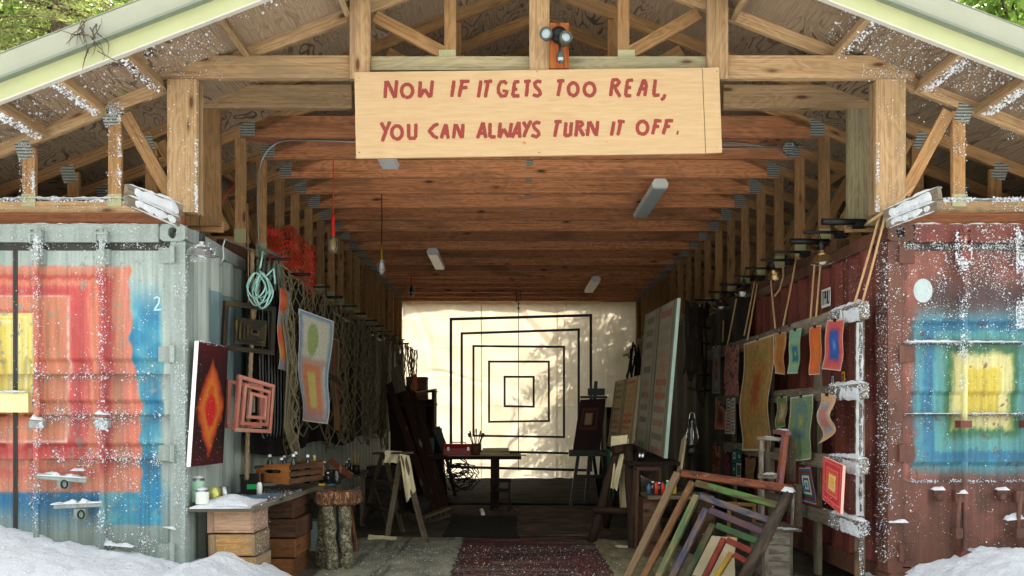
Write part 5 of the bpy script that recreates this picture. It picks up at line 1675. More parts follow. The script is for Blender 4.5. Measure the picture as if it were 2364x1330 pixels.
# small dark chair
t = thing('small_chair', 'small dark wooden chair standing before the far table', 'chair', P(1155,1180,11.8))
x0, x1 = P(1135,0,11.8).x, P(1176,0,11.8).x
for x in (x0,x1):
    MB().bx(x-.015,x+.015,11.75,11.78,0.012,P(0,1107,11.8).z,'z').build('leg','dark_wood',t)
    MB().bx(x-.015,x+.015,12.0,12.03,0.012,.30,'z').build('leg','dark_wood',t)
MB().bx(x0-.02,x1+.02,11.74,11.79,P(0,1113,11.8).z,P(0,1104,11.8).z).build('back_rail','dark_wood',t)
MB().bx(x0+.01,x1-.01,11.755,11.775,P(0,1134,11.8).z,P(0,1131,11.8).z).build('back_rail','dark_wood',t)
MB().bx(x0-.01,x1+.01,11.74,12.05,.30,.325).build('seat','dark_wood',t)
MB().tube([P(1112,1178,11.6)+Vector((0,0,.0)),P(1115,1188,11.3)],0.028,10).build('paper_cup','white_enamel',label='white cardboard tube lying on the pale mat',cat='tube')
# cable tangle under the table
m = MB(); rg = random.Random(12)
for k in range(16):
    c = P(1062+rg.uniform(-18,18),1095+rg.uniform(-22,24),12.3+rg.uniform(-.2,.2)); r = rg.uniform(.08,.22)
    ph = rg.uniform(0,6)
    m.tube([c+Vector((r*math.cos(a+ph)*rg.uniform(.8,1.2),rg.uniform(-.08,.08),r*.7*math.sin(a+ph)*rg.uniform(.8,1.2))) for a in [2*math.pi*i/14 for i in range(14)]],0.008,4,closed=True)
m.build('cable_tangle','black_rubber',label='tangle of black cables heaped under the far table',cat='cables')

# ------------------------------------------------------------------ dark shelf, leaning planks and odds on the left
t = thing('dark_shelf', 'tall black-brown shelf against the far end of the net wall', 'shelf', (-1.5,13.2,0))
xs = (P(905,0,13).x, P(1000,0,13).x)
for x in xs: MB().bx(x-.02,x+.02,12.95,13.4,0.01,P(0,905,13).z,'z').build('side_panel','dark_wood',t)
for zz in (.2,.65,1.1,1.5,P(0,905,13).z): MB().bx(xs[0]-.02,xs[1]+.03,12.9,13.42,zz,zz+.03).build('shelf_board','dark_wood',t)
MB().bx(xs[0],xs[1],13.4,13.42,.1,1.6).build('back_panel','dark_wood',t)
zt2 = P(0,905,13).z+.032
t = thing('tool_chest','worn brown tool chest on top of the dark shelf','chest',(P(960,0,13).x,13.1,zt2))
MB().bx(P(938,0,13).x,P(984,0,13).x,12.98,13.28,zt2,zt2+.17).build('case','old_brown',t); MB().bx(P(937,0,13).x,P(985,0,13).x,12.97,13.29,zt2+.172,zt2+.2).build('lid','old_brown',t)
MB().bx(P(956,0,13).x,P(964,0,13).x,12.96,12.968,zt2+.12,zt2+.18).build('latch','black_metal',t)
t = thing('folded_box','open cardboard flap box jutting over the shelf edge','box',P(975,910,12.9)); MB().box(P(978,903,12.85),Vector((.2,0,.03)),Vector((0,.12,0)),Vector((0,0,.006))).build('flap','kraft_paper',t); MB().bx(P(962,0,12.95).x,P(990,0,12.95).x,12.7,12.88,zt2-.16,zt2-.045).build('case','old_brown',t)
for k in range(9):
    x = xs[0]+.05+.05*k
    lathe_thing('shelf_jar','dusty dark jar on a board of the tall dark shelf','jar',Vector((x,13.05+.03*(k%2),.682 if k<5 else 1.132)),bottle_prof(.022,.16+.02*(k%3)),'dark_glass',group='jars on the dark shelf',n=8)
for k, (bx_, by_, tx_, ty_, dd, w) in enumerate(((1003,1190,898,886,11.4,.10),(1018,1190,921,868,11.6,.11),(1032,1186,946,890,11.7,.10),(1010,1192,985,985,11.9,.08))):
    b = P(bx_,by_,dd); b.z = 0.014
    MB().beam(b, P(tx_,ty_,dd+.9), w, 0.03, up=(0.3,1,0)).build('leaning_plank','paint_brown',label=['longest dark paint-scuffed plank leaning on the shelf','wide dark plank leaning between two others on the shelf','scuffed brown plank leaning beside the tool chest','short dark board leaning beside the green panel'][k],cat='plank')
t = thing('paddle','old wooden paddle with orange blade leaning among the planks','paddle',P(955,1000,12.2))
MB().tube([P(985,1120,12.0),P(956,910,12.35)],0.014,8).build('shaft','dark_wood',t); MB().lathe([(0,0),(.04,.04),(.05,.12),(.03,.2),(.014,.26),(0,.26)],Matrix.Scale(0.3,4,(0,1,0)),12,c=P(958,905,12.3)).build('blade','stained_board',t)
MB().beam(P(925,905,12.0),P(915,848,12.3),.16,.02,up=(0,1,0)).build('pale_board','grey_board',label='pale grey board end standing above the leaning planks',cat='board')
MB().beam(P(905,930,11.9),P(962,938,11.9),.02,.03).build('cross_bar','dark_wood',label='dark bar tied across the leaning planks',cat='bar')
MB().box(P(985,1035,12.3),Vector((.11,0,0)),Vector((0,.02,0)),Vector((0,0,.15))).build('green_board','green_strap',label='dull green panel propped beside the leaning planks',cat='panel')
MB().box(P(1022,1025,12.9),Vector((.10,0,-.25)),Vector((0,.02,0)),Vector((.05,0,.02))).build('slanted_board','black_paint',label='black slanted board behind the red toolbox',cat='board')
m = MB()
a, b = P(975,1195,10.6), P(1035,1172,10.9)
m.beam(a,b,.10,.03); m.beam(a+Vector((0,0,-.08)),b+Vector((0,0,-.09)),.10,.03)
for k in range(5): m.beam(a.lerp(b,.1+.2*k), a.lerp(b,.1+.2*k)+Vector((0,0,-.085)),.02,.02)
m.build('broom_head','old_grey_brown',label='old push-broom head propped at the foot of the leaning planks',cat='broom')

# ------------------------------------------------------------------ ceiling lamps, cords and conduit
def tube_light(x, y0, y1, label, mat='white_enamel'):
    t = thing('ceiling_light', label, 'light fixture', (x,(y0+y1)/2,3.6), 'fluorescent ceiling lights')
    m = MB(); w = .085
    m.prism([(-w*.6,.09),(w*.6,.09),(w,.04),(w*.85,0),(-w*.85,0),(-w,.04)], (x,y0,3.625), (1,0,0),(0,0,1),(0,1,0), y1-y0); m.build('housing','white_enamel',t)
    MB().bx(x-w*.8,x+w*.8,y0+.02,y1-.02,3.617,3.624,'y').build('diffuser',mat,t)
tube_light(1.50,8.45,9.75,'long grey fluorescent fixture hanging under the collar beams near the sign','diffuser_grey')
tube_light(-1.10,11.95,13.2,'white fluorescent fixture deeper in the passage on the net side')
tube_light(1.46,14.4,15.7,'small far fluorescent fixture above the mobile')
tube_light(-1.11,6.55,7.82,'fluorescent fixture mostly hidden behind the sign')

def pendant(label, px, ytop, yh0, yh1, yb1, d, cordmat, handmat, glass, r):
    t = thing('pendant_work_lamp', label, 'lamp', P(px,yb1,d))
    a = P(px,ytop,d); b = P(px,yh0,d)
    MB().tube([a, a.lerp(b,.5)+Vector((.004,0,0)), b], 0.006, 5).build('cord', cordmat, t)
    h0, h1, bb = P(px,yh0,d), P(px,yh1,d), P(px,yb1,d)
    L = h0.z-h1.z
    MB().lathe([(0,L),(.012,L),(.02,L*.85),(.017,L*.5),(.022,L*.15),(.022,0),(0,0)],None,12,c=h1).build('handle',handmat,t)
    g = h1.z-bb.z
    MB().lathe([(.014,0),(.02,-.02),(r*.72,-g*.5),(r*.72,-g*.75),(r*.4,-g*.95),(0,-g)],None,14,c=h1+Vector((0,0,.002))).build('bulb',glass,t)
    m = MB()
    for k in range(6):
        an = k*math.pi/3
        m.tube([h1+Vector((q*math.cos(an),q*math.sin(an),z)) for q,z in ((.02,0),(r,-g*.2),(r,-g*.7),(r*.6,-g*.98),(0,-g*1.06))],0.003,4)
    for z in (-.2,-.7): m.tube([h1+Vector((r*math.cos(i*math.pi/7),r*math.sin(i*math.pi/7),z*g)) for i in range(14)],0.003,4,closed=True)
    m.build('cage','galvanised',t)
pendant('red-cord work lamp with brass cage hanging in front of the trusses',769,322,495,545,583,8.15,'orange_cord','red_plastic','bulb_amber',.042)
pendant('black-cord work lamp with yellow handle and clear caged bulb',881,445,565,600,634,9.3,'black_rubber','brass','bulb_glass',.045)
pendant('small dark caged lamp on a red cord near the far curtain',950,575,640,658,684,14.4,'orange_cord','red_plastic','dark_glass',.06)
rope('extension_cable','orange cord sagging between the second and third trusses',[P(568,326,7.3),P(590,326,7.5),P(640,328,7.8),P(690,322,7.9),P(720,314,7.95)],0.005,'orange_cord',5,'cord')
rope('extension_cable','thin orange cord slanting up past the far trusses',[P(868,665,13.5),P(890,625,12.5),P(915,585,12),P(928,548,12)],0.005,'orange_cord',5,'cord')
rope('metal_conduit','pale flexible conduit bending up a truss vertical and along a collar beam',[P(598,580,7.79),P(596,520,7.79),P(594,450,7.79),P(597,400,7.79),P(608,362,7.79),P(628,338,7.79),P(660,325,7.79),P(740,325,7.79),P(830,328,7.79)],0.008,'galvanised',6,'conduit')
for k, (ya, yb) in enumerate(((331,337),(335,338),(343,341))):
    rope('metal_conduit','silver conduit running from behind the sign to the junction box',[P(1640,ya,7.79),P(1700,ya-1,7.79),P(1760,yb,7.79),P(1805,yb,7.79)],0.006,'galvanised',5,'conduit','conduits at the junction box')
rope('metal_conduit','silver conduit bending up from the junction box run to the beam above',[P(1735,336,7.79),P(1758,333,7.79),P(1770,325,7.79),P(1776,316,7.8)],0.006,'galvanised',5,'conduit')
rope('metal_conduit','pale conduit leaving the junction box towards the red container',[P(1840,338,7.79),P(1870,338,7.78),P(1900,344,7.76),P(1955,362,7.76)],0.006,'galvanised',5,'conduit')
t = thing('junction_box','grey octagonal junction box on a collar beam','junction box',P(1822,358,7.78))
c = P(1822,343,7.78)
m = MB(); m.prism([(.062*math.cos(a),.062*math.sin(a)) for a in [math.pi/8+math.pi/4*i for i in range(8)]], c+Vector((0,.03,0)), (1,0,0),(0,0,1),(0,-1,0),.045); m.build('box','zinc_plate',t)
m = MB()
for a in range(4): m.lathe([(.007,0),(.007,.003),(0,.004)],RX90,8,c=c+Vector((.045*math.cos(a*math.pi/2+.785),-.0155,.045*math.sin(a*math.pi/2+.785))))
m.build('screw','chrome',t)

# more dark clutter stacked at the edges of the curtain
rg = random.Random(61)
for k, (bx_, by_, tx_, ty_, dd, w, th, mt, lab) in enumerate((
    (940,1188,915,905,12.6,.30,.03,'dark_wood','tall black canvas back leaning in the cluster before the dark shelf'),
    (985,1150,962,925,12.7,.24,.03,'paint_brown','dark brown canvas back leaning beside the dark shelf'),
    (1005,1148,1000,990,13.0,.28,.03,'black_paint','low black canvas leaning in front of the dark shelf'),
    (1030,1140,1012,985,13.6,.06,.04,'black_paint','thin black easel strut slanting beside the red toolbox'),
    (1052,1138,1018,1000,13.7,.06,.04,'black_paint','second black easel strut crossing behind the red toolbox'),
    (1428,1160,1440,905,12.6,.26,.03,'dark_wood','dark canvas back leaning behind the small striped canvas'),
    (1395,1165,1408,960,13.4,.22,.03,'paint_brown','brown stretcher back leaning behind the black easel'))):
    b = P(bx_,by_,dd); b.z = 0.012
    MB().beam(b, P(tx_,ty_,dd+.35), w, th, up=(0,1,0)).build('leaning_canvas','%s' % mt,label=lab,cat='canvas')
for k in range(6):
    c = P(1000+rg.uniform(-60,25), 1150, 11.6+rg.uniform(-.6,.9)); c.z = .012
    lathe_thing('old_bucket','dented dark bucket on the floor among the leaning planks','bucket',c,can_prof(rg.uniform(.07,.11),rg.uniform(.16,.28)),'dark_stuff',group='dark buckets by the planks',n=14)
for k in range(4):
    MB().bx(-2.0+.0*k, -1.45, 10.9+.42*k, 11.28+.42*k, .012, .35+.14*(k%3)).build('dark_carton','dark_stuff',label='dark carton stacked against the net wall beyond the stepladder',cat='carton',group='dark cartons by the net wall')
# ------------------------------------------------------------------ hanging rack of grey timber on the red container wall
XR = 2.50
t = thing('timber_rack', 'snow-edged grey timber rack hung along the red container wall', 'rack', (XR, 7.6, 0.02))
SNOWS = MB()
for k, (zc, h, y1) in enumerate(((2.09,.125,10.6),(1.52,.11,10.2),(0.985,.11,9.8),(0.545,.11,8.4))):
    MB().bx(XR-.028, XR+.028, 5.955+0.01*k, y1, zc-h/2, zc+h/2, 'y').build('rail', 'grey_board', t)
    snow_ridge(SNOWS, (XR, 5.96, zc+h/2), (XR, 6.55, zc+h/2), 0.062, 0.022, seed=20+k, amp=.7)
    snow_ridge(SNOWS, (XR-.028, 6.35, zc-.01), (XR-.028, 5.98, zc-.02), 0.10, 0.012, side=(0,0,1), seed=30+k, amp=.9)
for y in (6.16, 7.0, 8.25, 9.6):
    MB().bx(XR+.03, XR+.068, y-.045, y+.045, 0.03, 2.12, 'z').build('post', 'grey_board', t)
for s_, z0, z1 in ((1,1.6,2.02),(2,1.05,1.46),(3,.62,.92)):
    snow_ridge(SNOWS, (XR+.03, 6.115, z0), (XR+.03, 6.115, z1), 0.05, 0.014, side=(1,-.6,0), seed=40+s_, amp=.9)
MB().tube([(XR+.04,6.16,.35),(XR+.04,6.16,.03)],.03,8).build('foot','old_brown',t)

# ropes that carry the rack and the clamp rods above
RODY = [6.42, 6.78, 7.15, 7.6, 8.0, 8.45, 8.95, 9.5, 10.1, 10.8]
for k, y in enumerate(RODY):
    clamp_rod(2.70, 2.37-0.02*(k%2), y, 2.815, 0.026 if k in (0,2) else 0.013, 1, 'black pipe clamp rod above the paintings on the red container', 'clamp rods above the paintings')
def sling(label, tops, bots, r=0.009):
    for a, b in zip(tops, bots):
        a, b = Vector(a), Vector(b)
        m = MB()
        m.tube([a.lerp(b,q/6)+Vector((0,0.0,-.012*math.sin(math.pi*q/6))) for q in range(7)], r, 5)
        m.build('rack_rope', 'rope_tan', None, label, 'rope', label)
sling('taut tan rope from the roof corner to the snowy rack end', [P(2035,480,6.0),P(2050,470,5.95)], [P(1972,702,5.98),P(1990,700,5.96)])
MB().tube([P(2110,430,5.9),P(2075,462,5.9),P(2040,490,5.95),P(2010,510,6.0),P(1998,520,6.1)],.011,6).build('rack_rope','rope_tan',label='thick tan rope tied round the post above the red container corner',cat='rope')
sling('tan rope hanging behind the big reflector lamp', [P(1881,600,6.9),P(1897,570,6.85)], [P(1871,736,6.8),P(1884,732,6.7)])
sling('slanting tan rope of the V above the ochre strip painting', [P(1778,630,7.9),P(1838,597,7.6)], [P(1790,758,7.55),P(1808,752,7.4)])
MB().tube([P(1808,612,7.75),P(1808,640,7.75),P(1800,668,7.75),P(1788,684,7.75)],.009,5).build('rack_rope','rope_tan',label='loose tan rope end curling under a clamp lamp',cat='rope')
sling('tan rope dropping to the large ochre painting', [P(1742,650,8.6),P(1748,655,8.55)], [P(1718,775,8.7),P(1725,786,8.5)])
sling('thin tan rope above the speckled pink painting', [P(1700,690,9.2),P(1670,740,9.7)], [P(1678,800,9.4),P(1669,790,9.9)])

# reflector lamps
clamp_lamp('reflector_lamp','big ribbed brass reflector lamp hanging over the red container paintings',P(1897,578,6.55),(4,-6),.093,'lamp_bronze',[P(1896,560,6.6),P(1892,540,6.75)])
clamp_lamp('reflector_lamp','narrow tilted brass reflector lamp with pale bulb over the strip paintings',P(1785,622,7.6),(30,-24),.06,'lamp_bronze',[P(1784,605,7.7),P(1790,590,7.75)],guard=False)
clamp_lamp('reflector_lamp','dark reflector lamp aimed at the large ochre painting',P(1716,660,8.4),(-10,8),.08,'lamp_dark',[P(1716,640,8.5),P(1722,620,8.5)])
clamp_lamp('reflector_lamp','farthest dim bronze reflector lamp near the added black sheet',P(1665,690,9.2),(0,0),.09,'lamp_dark',[P(1665,672,9.2),P(1668,650,9.3)])

# ------------------------------------------------------------------ code stickers on the red container wall
GLY = {'T':[[(0,1),(1,1)],[(.5,1),(.5,0)]],'P':[[(0,0),(0,1)],[(0,1),(.8,1),(1,.75),(.8,.5),(0,.5)]],'H':[[(0,0),(0,1)],[(1,0),(1,1)],[(0,.5),(1,.5)]],'U':[[(0,1),(0,.2),(.3,0),(.7,0),(1,.2),(1,1)]],
       '8':[[(.5,.52),(.9,.75),(.5,1),(.1,.75),(.5,.52),(1,.25),(.5,0),(0,.25),(.5,.52)]],'9':[[(.9,.6),(.5,.5),(.1,.75),(.5,1),(.9,.75),(.85,.3),(.5,0)]],'7':[[(0,1),(1,1),(.4,0)]],'2':[[(0,.8),(.4,1),(.9,.8),(.8,.5),(0,0),(1,0)]],'1':[[(.2,.8),(.5,1),(.5,0)]]}
def wall_sticker(label, y_near, z0, h, w, text, bg, ink, x=2.664):
    t = thing('code_sticker', label, 'sticker', (x, y_near+w/2, z0))
    MB().bx(x-.0035, x-.001, y_near, y_near+w, z0, z0+h, 'y').build('backing', bg, t)
    n = len(text); cw = w*.84/n
    for i, ch in enumerate(text):
        m = MB()
        for q, st in enumerate(GLY[ch]):
            # reading direction runs from far to near along the wall as seen from the aisle
            pts = [Vector((x-.0045-.0003*q, y_near + w*.92 - cw*(i+.12) - cw*.7*a, z0 + h*.14 + h*.72*b)) for a, b in st]
            m.tube(pts, .0042, 4)
        m.build('letter', ink, t)
wall_sticker('white code sticker with black letters TPHU on the red container wall', 7.02, 2.26, .155, .20, 'TPHU', 'white_enamel', 'black_paint')
wall_sticker('white number sticker half hidden behind the rack rail', 6.98, 2.10, .075, .20, '7281', 'white_enamel', 'black_paint')
wall_sticker('small white number sticker beside the rack rail', 6.80, 2.135, .075, .075, '9', 'white_enamel', 'black_paint')
wall_sticker('small yellow sticker with the digit 8 under the blue painting', 6.72, 1.61, .085, .06, '8', 'sticker_yellow', 'black_paint')
wall_sticker('narrow white number sticker beside the yellow sticker', 6.95, 1.58, .09, .05, '7', 'white_enamel', 'black_paint')

# ------------------------------------------------------------------ pictures pegged to the rack
XA = 2.435
def wp(px, py, x=XA):
    return P(px, py, x*FPX/(px-VPX))
def nested(cols, cx=.5, cy=.5, ax=1.0, ay=1.0, border=(236,226,206), bw=.035, seed=0, nz=.10, streak=0.0):
    def f(u, v):
        n = fbm(u*7, v*11, 100+seed); nf = fbm(u*26, v*40, 120+seed); 
        r = np.maximum(np.abs(u-cx)*2*ax, np.abs(v-cy)*2*ay) + nz*(n-.5) + nz*.5*(nf-.5)
        k = len(cols)
        c = ramp_cols(np.clip(r,0,1), [(i/(k-1), cc) for i, cc in enumerate(cols)])
        c = c*(0.88+0.24*nf)[...,None]
        e = np.minimum(np.minimum(u,1-u), np.minimum(v,1-v)*1.8)
        return over(c, border, ss(bw,bw*.5,e)) if border else c
    return f
def hard_nested(cols, tiles=(1,1), border=None, seed=0, ay=1.0):
    def f(u, v):
        uu = (u*tiles[0]) % 1; vv = (v*tiles[1]) % 1
        r = np.maximum(np.abs(uu-.5)*2, np.abs(vv-.5)*2*ay)
        tid = np.floor(u*tiles[0])+3*np.floor(v*tiles[1])
        k = len(cols); i = (np.floor(np.clip(r,0,.999)*k) + tid).astype(int) % k
        c = np.array(cols, float)[i]
        if border: c = over(c, border, ss(.05,.04,np.minimum(np.minimum(u,1-u),np.minimum(v,1-v))))
        return c
    return f
def streaks(cols, seed):
    def f(u, v):
        n = fbm(u*14, v*26, 140+seed); k = fbm(u*5,v*9,150+seed)
        c = ramp_cols(np.clip(k*1.6-.3,0,1), [(i/(len(cols)-1),cc) for i,cc in enumerate(cols)])
        return over(c, cols[0], ss(.6,.7,n)*.8)
    return f
ART = [
 ('paper_painting','white-edged paper with blue rectangle on coral, first under the top rail',((1909,740),(1949,737),(1945,857),(1901,852)), nested([(130,176,216),(60,110,190),(52,96,180),(220,90,96),(228,110,92),(236,130,70)],ax=1.0,ay=.85,seed=1),.02),
 ('paper_painting','glowing orange paper strip beside the blue and coral painting',((1869,757),(1896,750),(1897,864),(1872,866)), nested([(240,140,50),(236,120,52),(228,100,66),(222,96,76)],ax=.6,ay=.5,seed=2),.012),
 ('paper_painting','curling green and teal paper strip with yellow patch',((1823,764),(1850,757),(1847,862),(1823,863)), nested([(226,206,60),(60,150,140),(70,120,160),(130,190,150),(170,200,140),(150,196,160)],cy=.45,ax=1.0,ay=1.5,seed=3),.018),
 ('paper_painting','ochre paper strip curling under the V-shaped rope',((1788,770),(1815,766),(1812,866),(1790,862)), nested([(206,150,72),(196,120,60),(220,150,76),(224,160,92)],ay=.6,seed=4),.016),
 ('large_paper_painting','largest paper painting of nested ochre and olive rectangles',((1717,794),(1787,771),(1778,1041),(1713,1040)), nested([(170,90,56),(186,104,56),(196,140,70),(176,150,80),(206,160,86),(190,138,72),(198,150,84)],cy=.55,ax=.95,ay=.8,seed=5,nz=.28),.02),
 ('paper_painting','pink paper speckled with dark dashes left of the large ochre painting',((1673,802),(1706,795),(1705,913),(1672,914)), streaks([(70,56,74),(196,126,110),(206,140,120),(176,100,96)],6),.01),
 ('paper_painting','grey paper with a small red rectangle at the far end of the rack',((1645,800),(1663,798),(1662,908),(1645,908)), nested([(226,180,90),(206,60,46),(176,178,168),(150,160,156),(120,126,120)],ax=1.2,ay=.9,seed=7),.004),
 ('paper_painting','salmon paper with dark patch in the second row at the far end',((1653,918),(1676,950),(1674,992),(1651,990)), nested([(70,50,40),(110,70,50),(206,110,80),(226,150,120)],seed=8),.004),
 ('paper_painting','white paper with small red and teal nested squares in the second row',((1678,920),(1698,918),(1698,1003),(1674,1001)), hard_nested([(60,140,130),(226,222,206),(206,90,70),(226,222,206)],(2,3),(226,222,206)),.004),
 ('paper_painting','narrow paper with diamond of green yellow and orange in the second row',((1795,918),(1818,915),(1815,985),(1792,988)), nested([(230,206,60),(150,170,160),(206,120,70),(60,140,80),(226,160,70)],ax=.9,ay=.9,seed=10,nz=.3),.01),
 ('large_paper_painting','wavy green paper painting with blue and yellow nested rectangles',((1825,918),(1877,910),(1875,1060),(1821,1066)), nested([(196,186,70),(130,150,110),(106,140,140),(132,158,110),(126,156,104),(140,168,120)],cy=.6,ax=.95,ay=.85,seed=11,nz=.2),.026),
 ('paper_painting','curled pink and apricot paper at the near end of the second row',((1893,908),(1927,913),(1920,1010),(1892,1025)), nested([(206,150,140),(222,120,100),(160,170,176),(236,180,130),(238,196,140)],cx=.4,seed=12,nz=.25),.024),
 ('paper_painting','red-streaked tall paper in the third row at the far end',((1646,1022),(1664,1032),(1662,1102),(1644,1090)), streaks([(110,40,30),(150,60,40),(196,150,110),(140,50,40)],13),.004),
 ('paper_painting','twisted purple and red strip in the third row',((1671,1040),(1684,1052),(1686,1110),(1664,1110)), streaks([(60,30,50),(130,40,60),(150,60,60),(90,40,80)],14),.012),
 ('paper_painting','blue and green dotted paper in the third row',((1690,1035),(1713,1039),(1711,1102),(1689,1098)), hard_nested([(206,206,190),(30,80,110),(30,120,80),(20,60,60)],(2,2)),.004),
 ('paper_painting','small brown strip clipped behind the wooden stand',((1720,1056),(1745,1058),(1741,1118),(1724,1118)), streaks([(96,70,46),(150,96,56),(130,110,60),(110,60,40)],16),.01),
 ('paper_painting','hard-edged blue green and red nested squares sheet above the lowest rail',((1843,1077),(1871,1075),(1889,1170),(1846,1158)), hard_nested([(60,140,190),(206,226,190),(30,90,150),(226,222,196),(30,110,70),(150,40,40),(34,96,160),(200,206,120)],(1,1),(150,50,50)),.006),
]
def peg(px, py):
    c = wp(px, py, XA-.012)
    return c
for nm, lab, q, fn, wv in ART:
    c = [wp(*q[0]), wp(*q[1]), wp(*q[2]), wp(*q[3])]
    for i in (0,1): c[i] = c[i] + Vector((-.0,0,0))
    art_sheet(nm, lab, 'painting', c, fn, wave=wv*(.35+.3*(len(lab)%4)), curl=wv*(.3+.5*(len(lab)%3)), res=.006 if nm[0] == 'l' else .005, phase=hash(lab[:7]) % 5 if False else len(lab) % 5)
    tp = thing('bulldog_clip', 'tiny dark clip holding a painting to the rack', 'clip', (c[0]+c[1])/2, 'clips on the rack')
    MB().box((c[0]+c[1])/2+Vector((-.006,0,-.002)), Vector((.006,0,0)), (c[1]-c[0]).normalized()*.018, Vector((0,0,.012))).build('jaw','black_metal',tp)
    MB().tube([(c[0]+c[1])/2+Vector((-.008,0,.01)), (c[0]+c[1])/2+Vector((-.012,0,.035))],.003,4).build('handle','galvanised',tp)
def a_red(u, v):
    r = np.maximum(np.abs(u-.5)*2, np.abs(v-.52)*2)+.05*(fbm(u*9,v*9,171)-.5)
    c = ramp_cols(r, [(0,(240,180,60)),(.26,(244,196,80)),(.3,(244,226,190)),(.36,(236,120,70)),(.5,(222,66,56)),(.56,(240,150,120)),(.6,(214,56,54)),(.78,(206,48,52)),(.82,(236,140,120)),(.88,(216,60,60)),(1,(228,90,84))])
    return c
art_sheet('red_square_canvas','rigid red canvas with nested squares round a yellow heart, tilted out from the rack','painting',
          (P(1900,1054,6.35),P(1946,1075,6.0),P(1940,1187,6.0),P(1898,1152,6.35)), a_red, thick=.02, mat='canvas_art', edge='pink_edge', res=.005)

# ------------------------------------------------------------------ leaning nested stretcher frames
PL0, PL1, PL2 = P(1568,1090,7.12), P(1830,1132,6.55), Vector((0.93,6.92,0.0))
PN = (PL1-PL0).cross(PL2-PL0).normalized()
def onp(px, py, off=0.0):
    dr = P(px,py,1.0) - Vector((0,0,CAMZ)); o = Vector((0,0,CAMZ))
    q = PN if PN.dot(o-PL0) > 0 else -PN
    s = (PL0 + q*off - o).dot(q)/dr.dot(q)
    return o + dr*s
NF = [ # (left bar top, left bar bottom, mat), (top bar right end, mat), right bar?
 ((1568,1090),(1440,1345),(1830,1132),'frame_natural','frame_orange',20),
 ((1597,1112),(1478,1350),(1806,1168),'frame_tan','frame_greenred',18),
 ((1612,1146),(1508,1352),(1788,1203),'frame_green','frame_blue',17),
 ((1630,1178),(1540,1355),(1774,1232),'frame_blue','frame_purple',17),
 ((1650,1212),(1578,1356),(1760,1257),'frame_darkgreen','frame_green2',16),
 ((1668,1244),(1612,1358),(1740,1280),'frame_red','frame_red',15),
 ((1688,1276),(1642,1360),(1730,1302),'frame_yellow','frame_red',13)]
rf = random.Random(14)
for k, (a, b, c, m1, m2, w) in enumerate(NF):
    lab = ['outermost bare wooden stretcher frame leaning at the head of the nested frames','second stretcher frame with green and red paint on its top bar','third stretcher frame with green side and blue top bar','fourth stretcher frame with blue side and purple top bar','fifth stretcher frame painted dark green','sixth stretcher frame painted red','innermost yellow-sided stretcher frame of the nested set'][k]
    t = thing('stretcher_frame', lab, 'frame', onp(*b, 0.0), 'nested leaning stretcher frames')
    of = -0.004*k
    jt = lambda q: (q[0]+rf.uniform(-4,4), q[1]+rf.uniform(-4,4))
    a, b, c = jt(a), jt(b), jt(c)
    A, B, C = onp(*a, of), onp(*b, of), onp(*c, of)
    ww = w*.86*6.8/FPX
    MB().beam(A, B, ww, .032, up=PN).build('side_bar', m1, t)
    MB().beam(A + (C-A).normalized()*ww*.6, C, ww, .03, up=PN).build('top_bar', m2, t)
    if k > 4: MB().beam(C + (B-A)*.03, C + (B-A)*.9, ww*.8, .02, up=PN).build('side_bar', m1, t)
# the thick round log leg that closes the frames on the right
lg = MB().tube([onp(1822,1136,.045), onp(1795,1188,.045), onp(1765,1245,.045), onp(1705,1358,.045)], [.036,.043,.046,.046], 12).build('log_pole','log_bark',label='thick dark bark-streaked log pole leaning over the nested frames',cat='pole')
snow_ridge(SNOWS, onp(1806,1132,.05), onp(1834,1136,.05), .07, .035, seed=51)
rag('cream_cloth','cream cloth lying crumpled under the nested frames',(P(1625,1235,7.3),P(1700,1240,7.3)),(P(1590,1345,6.9),P(1690,1345,6.8)),'cream_cloth',2,.035)
art_sheet('ochre_picture_frame','small old gilt picture frame behind the nested stretcher frames','frame',(P(1684,1162,7.5),P(1742,1166,7.4),P(1740,1240,7.4),P(1682,1240,7.5)), streaks([(40,34,26),(52,42,30),(36,30,26)],31), thick=.015, mat='canvas_art')
tf = thing('gilt_frame','narrow gilt moulding lying round the dark little picture','frame',P(1710,1240,7.45)); bars('moulding','gilt_wood',tf,(P(1684,1162,7.48),P(1742,1166,7.38),P(1740,1240,7.38),P(1682,1240,7.48)),.03,.02)

# ------------------------------------------------------------------ paint-blotched wooden stand on boxes
t = thing('paint_stand','paint-blotched wooden stand with snow on top beside the leaning frames','stand',P(1795,1125,7.2))
MB().beam(P(1757,1008,7.35),P(1757,1122,7.35),.03,.04,up=(0,1,0)).build('post','paint_pale',t)
MB().beam(P(1772,1012,7.45),P(1772,1095,7.45),.03,.06,up=(0,1,0)).build('post','grey_board',t)
MB().beam(P(1814,998,7.05),P(1799,1123,7.05),.04,.075,up=(0,1,0)).build('post','paint_blotch',t)
MB().beam(P(1826,1012,7.25),P(1826,1110,7.25),.05,.09,up=(0,1,0)).build('post','old_grey_brown',t)
MB().beam(P(1750,1012,7.35),P(1812,1014,7.2),.03,.03).build('rail','paint_pale',t)
MB().beam(P(1753,1098,7.35),P(1800,1100,7.15),.03,.04).build('rail','paint_pale',t)
MB().beam(P(1790,996,7.4),P(1820,1000,6.98),.045,.04).build('rail','paint_blotch',t)
MB().beam(P(1745,1122,7.35),P(1850,1124,7.1),.18,.03).build('shelf','old_brown',t)
snow_ridge(SNOWS, P(1794,992,7.35), P(1820,994,7.0), .05, .016, seed=52); snow_ridge(SNOWS, P(1765,1094,7.3), P(1795,1095,7.18), .05, .014, seed=53); snow_ridge(SNOWS, P(1748,1118,7.3), P(1798,1117,7.2), .08, .016, seed=54); snow_ridge(SNOWS, P(1765,1007,7.33), P(1788,1008,7.28), .03, .008, seed=55)
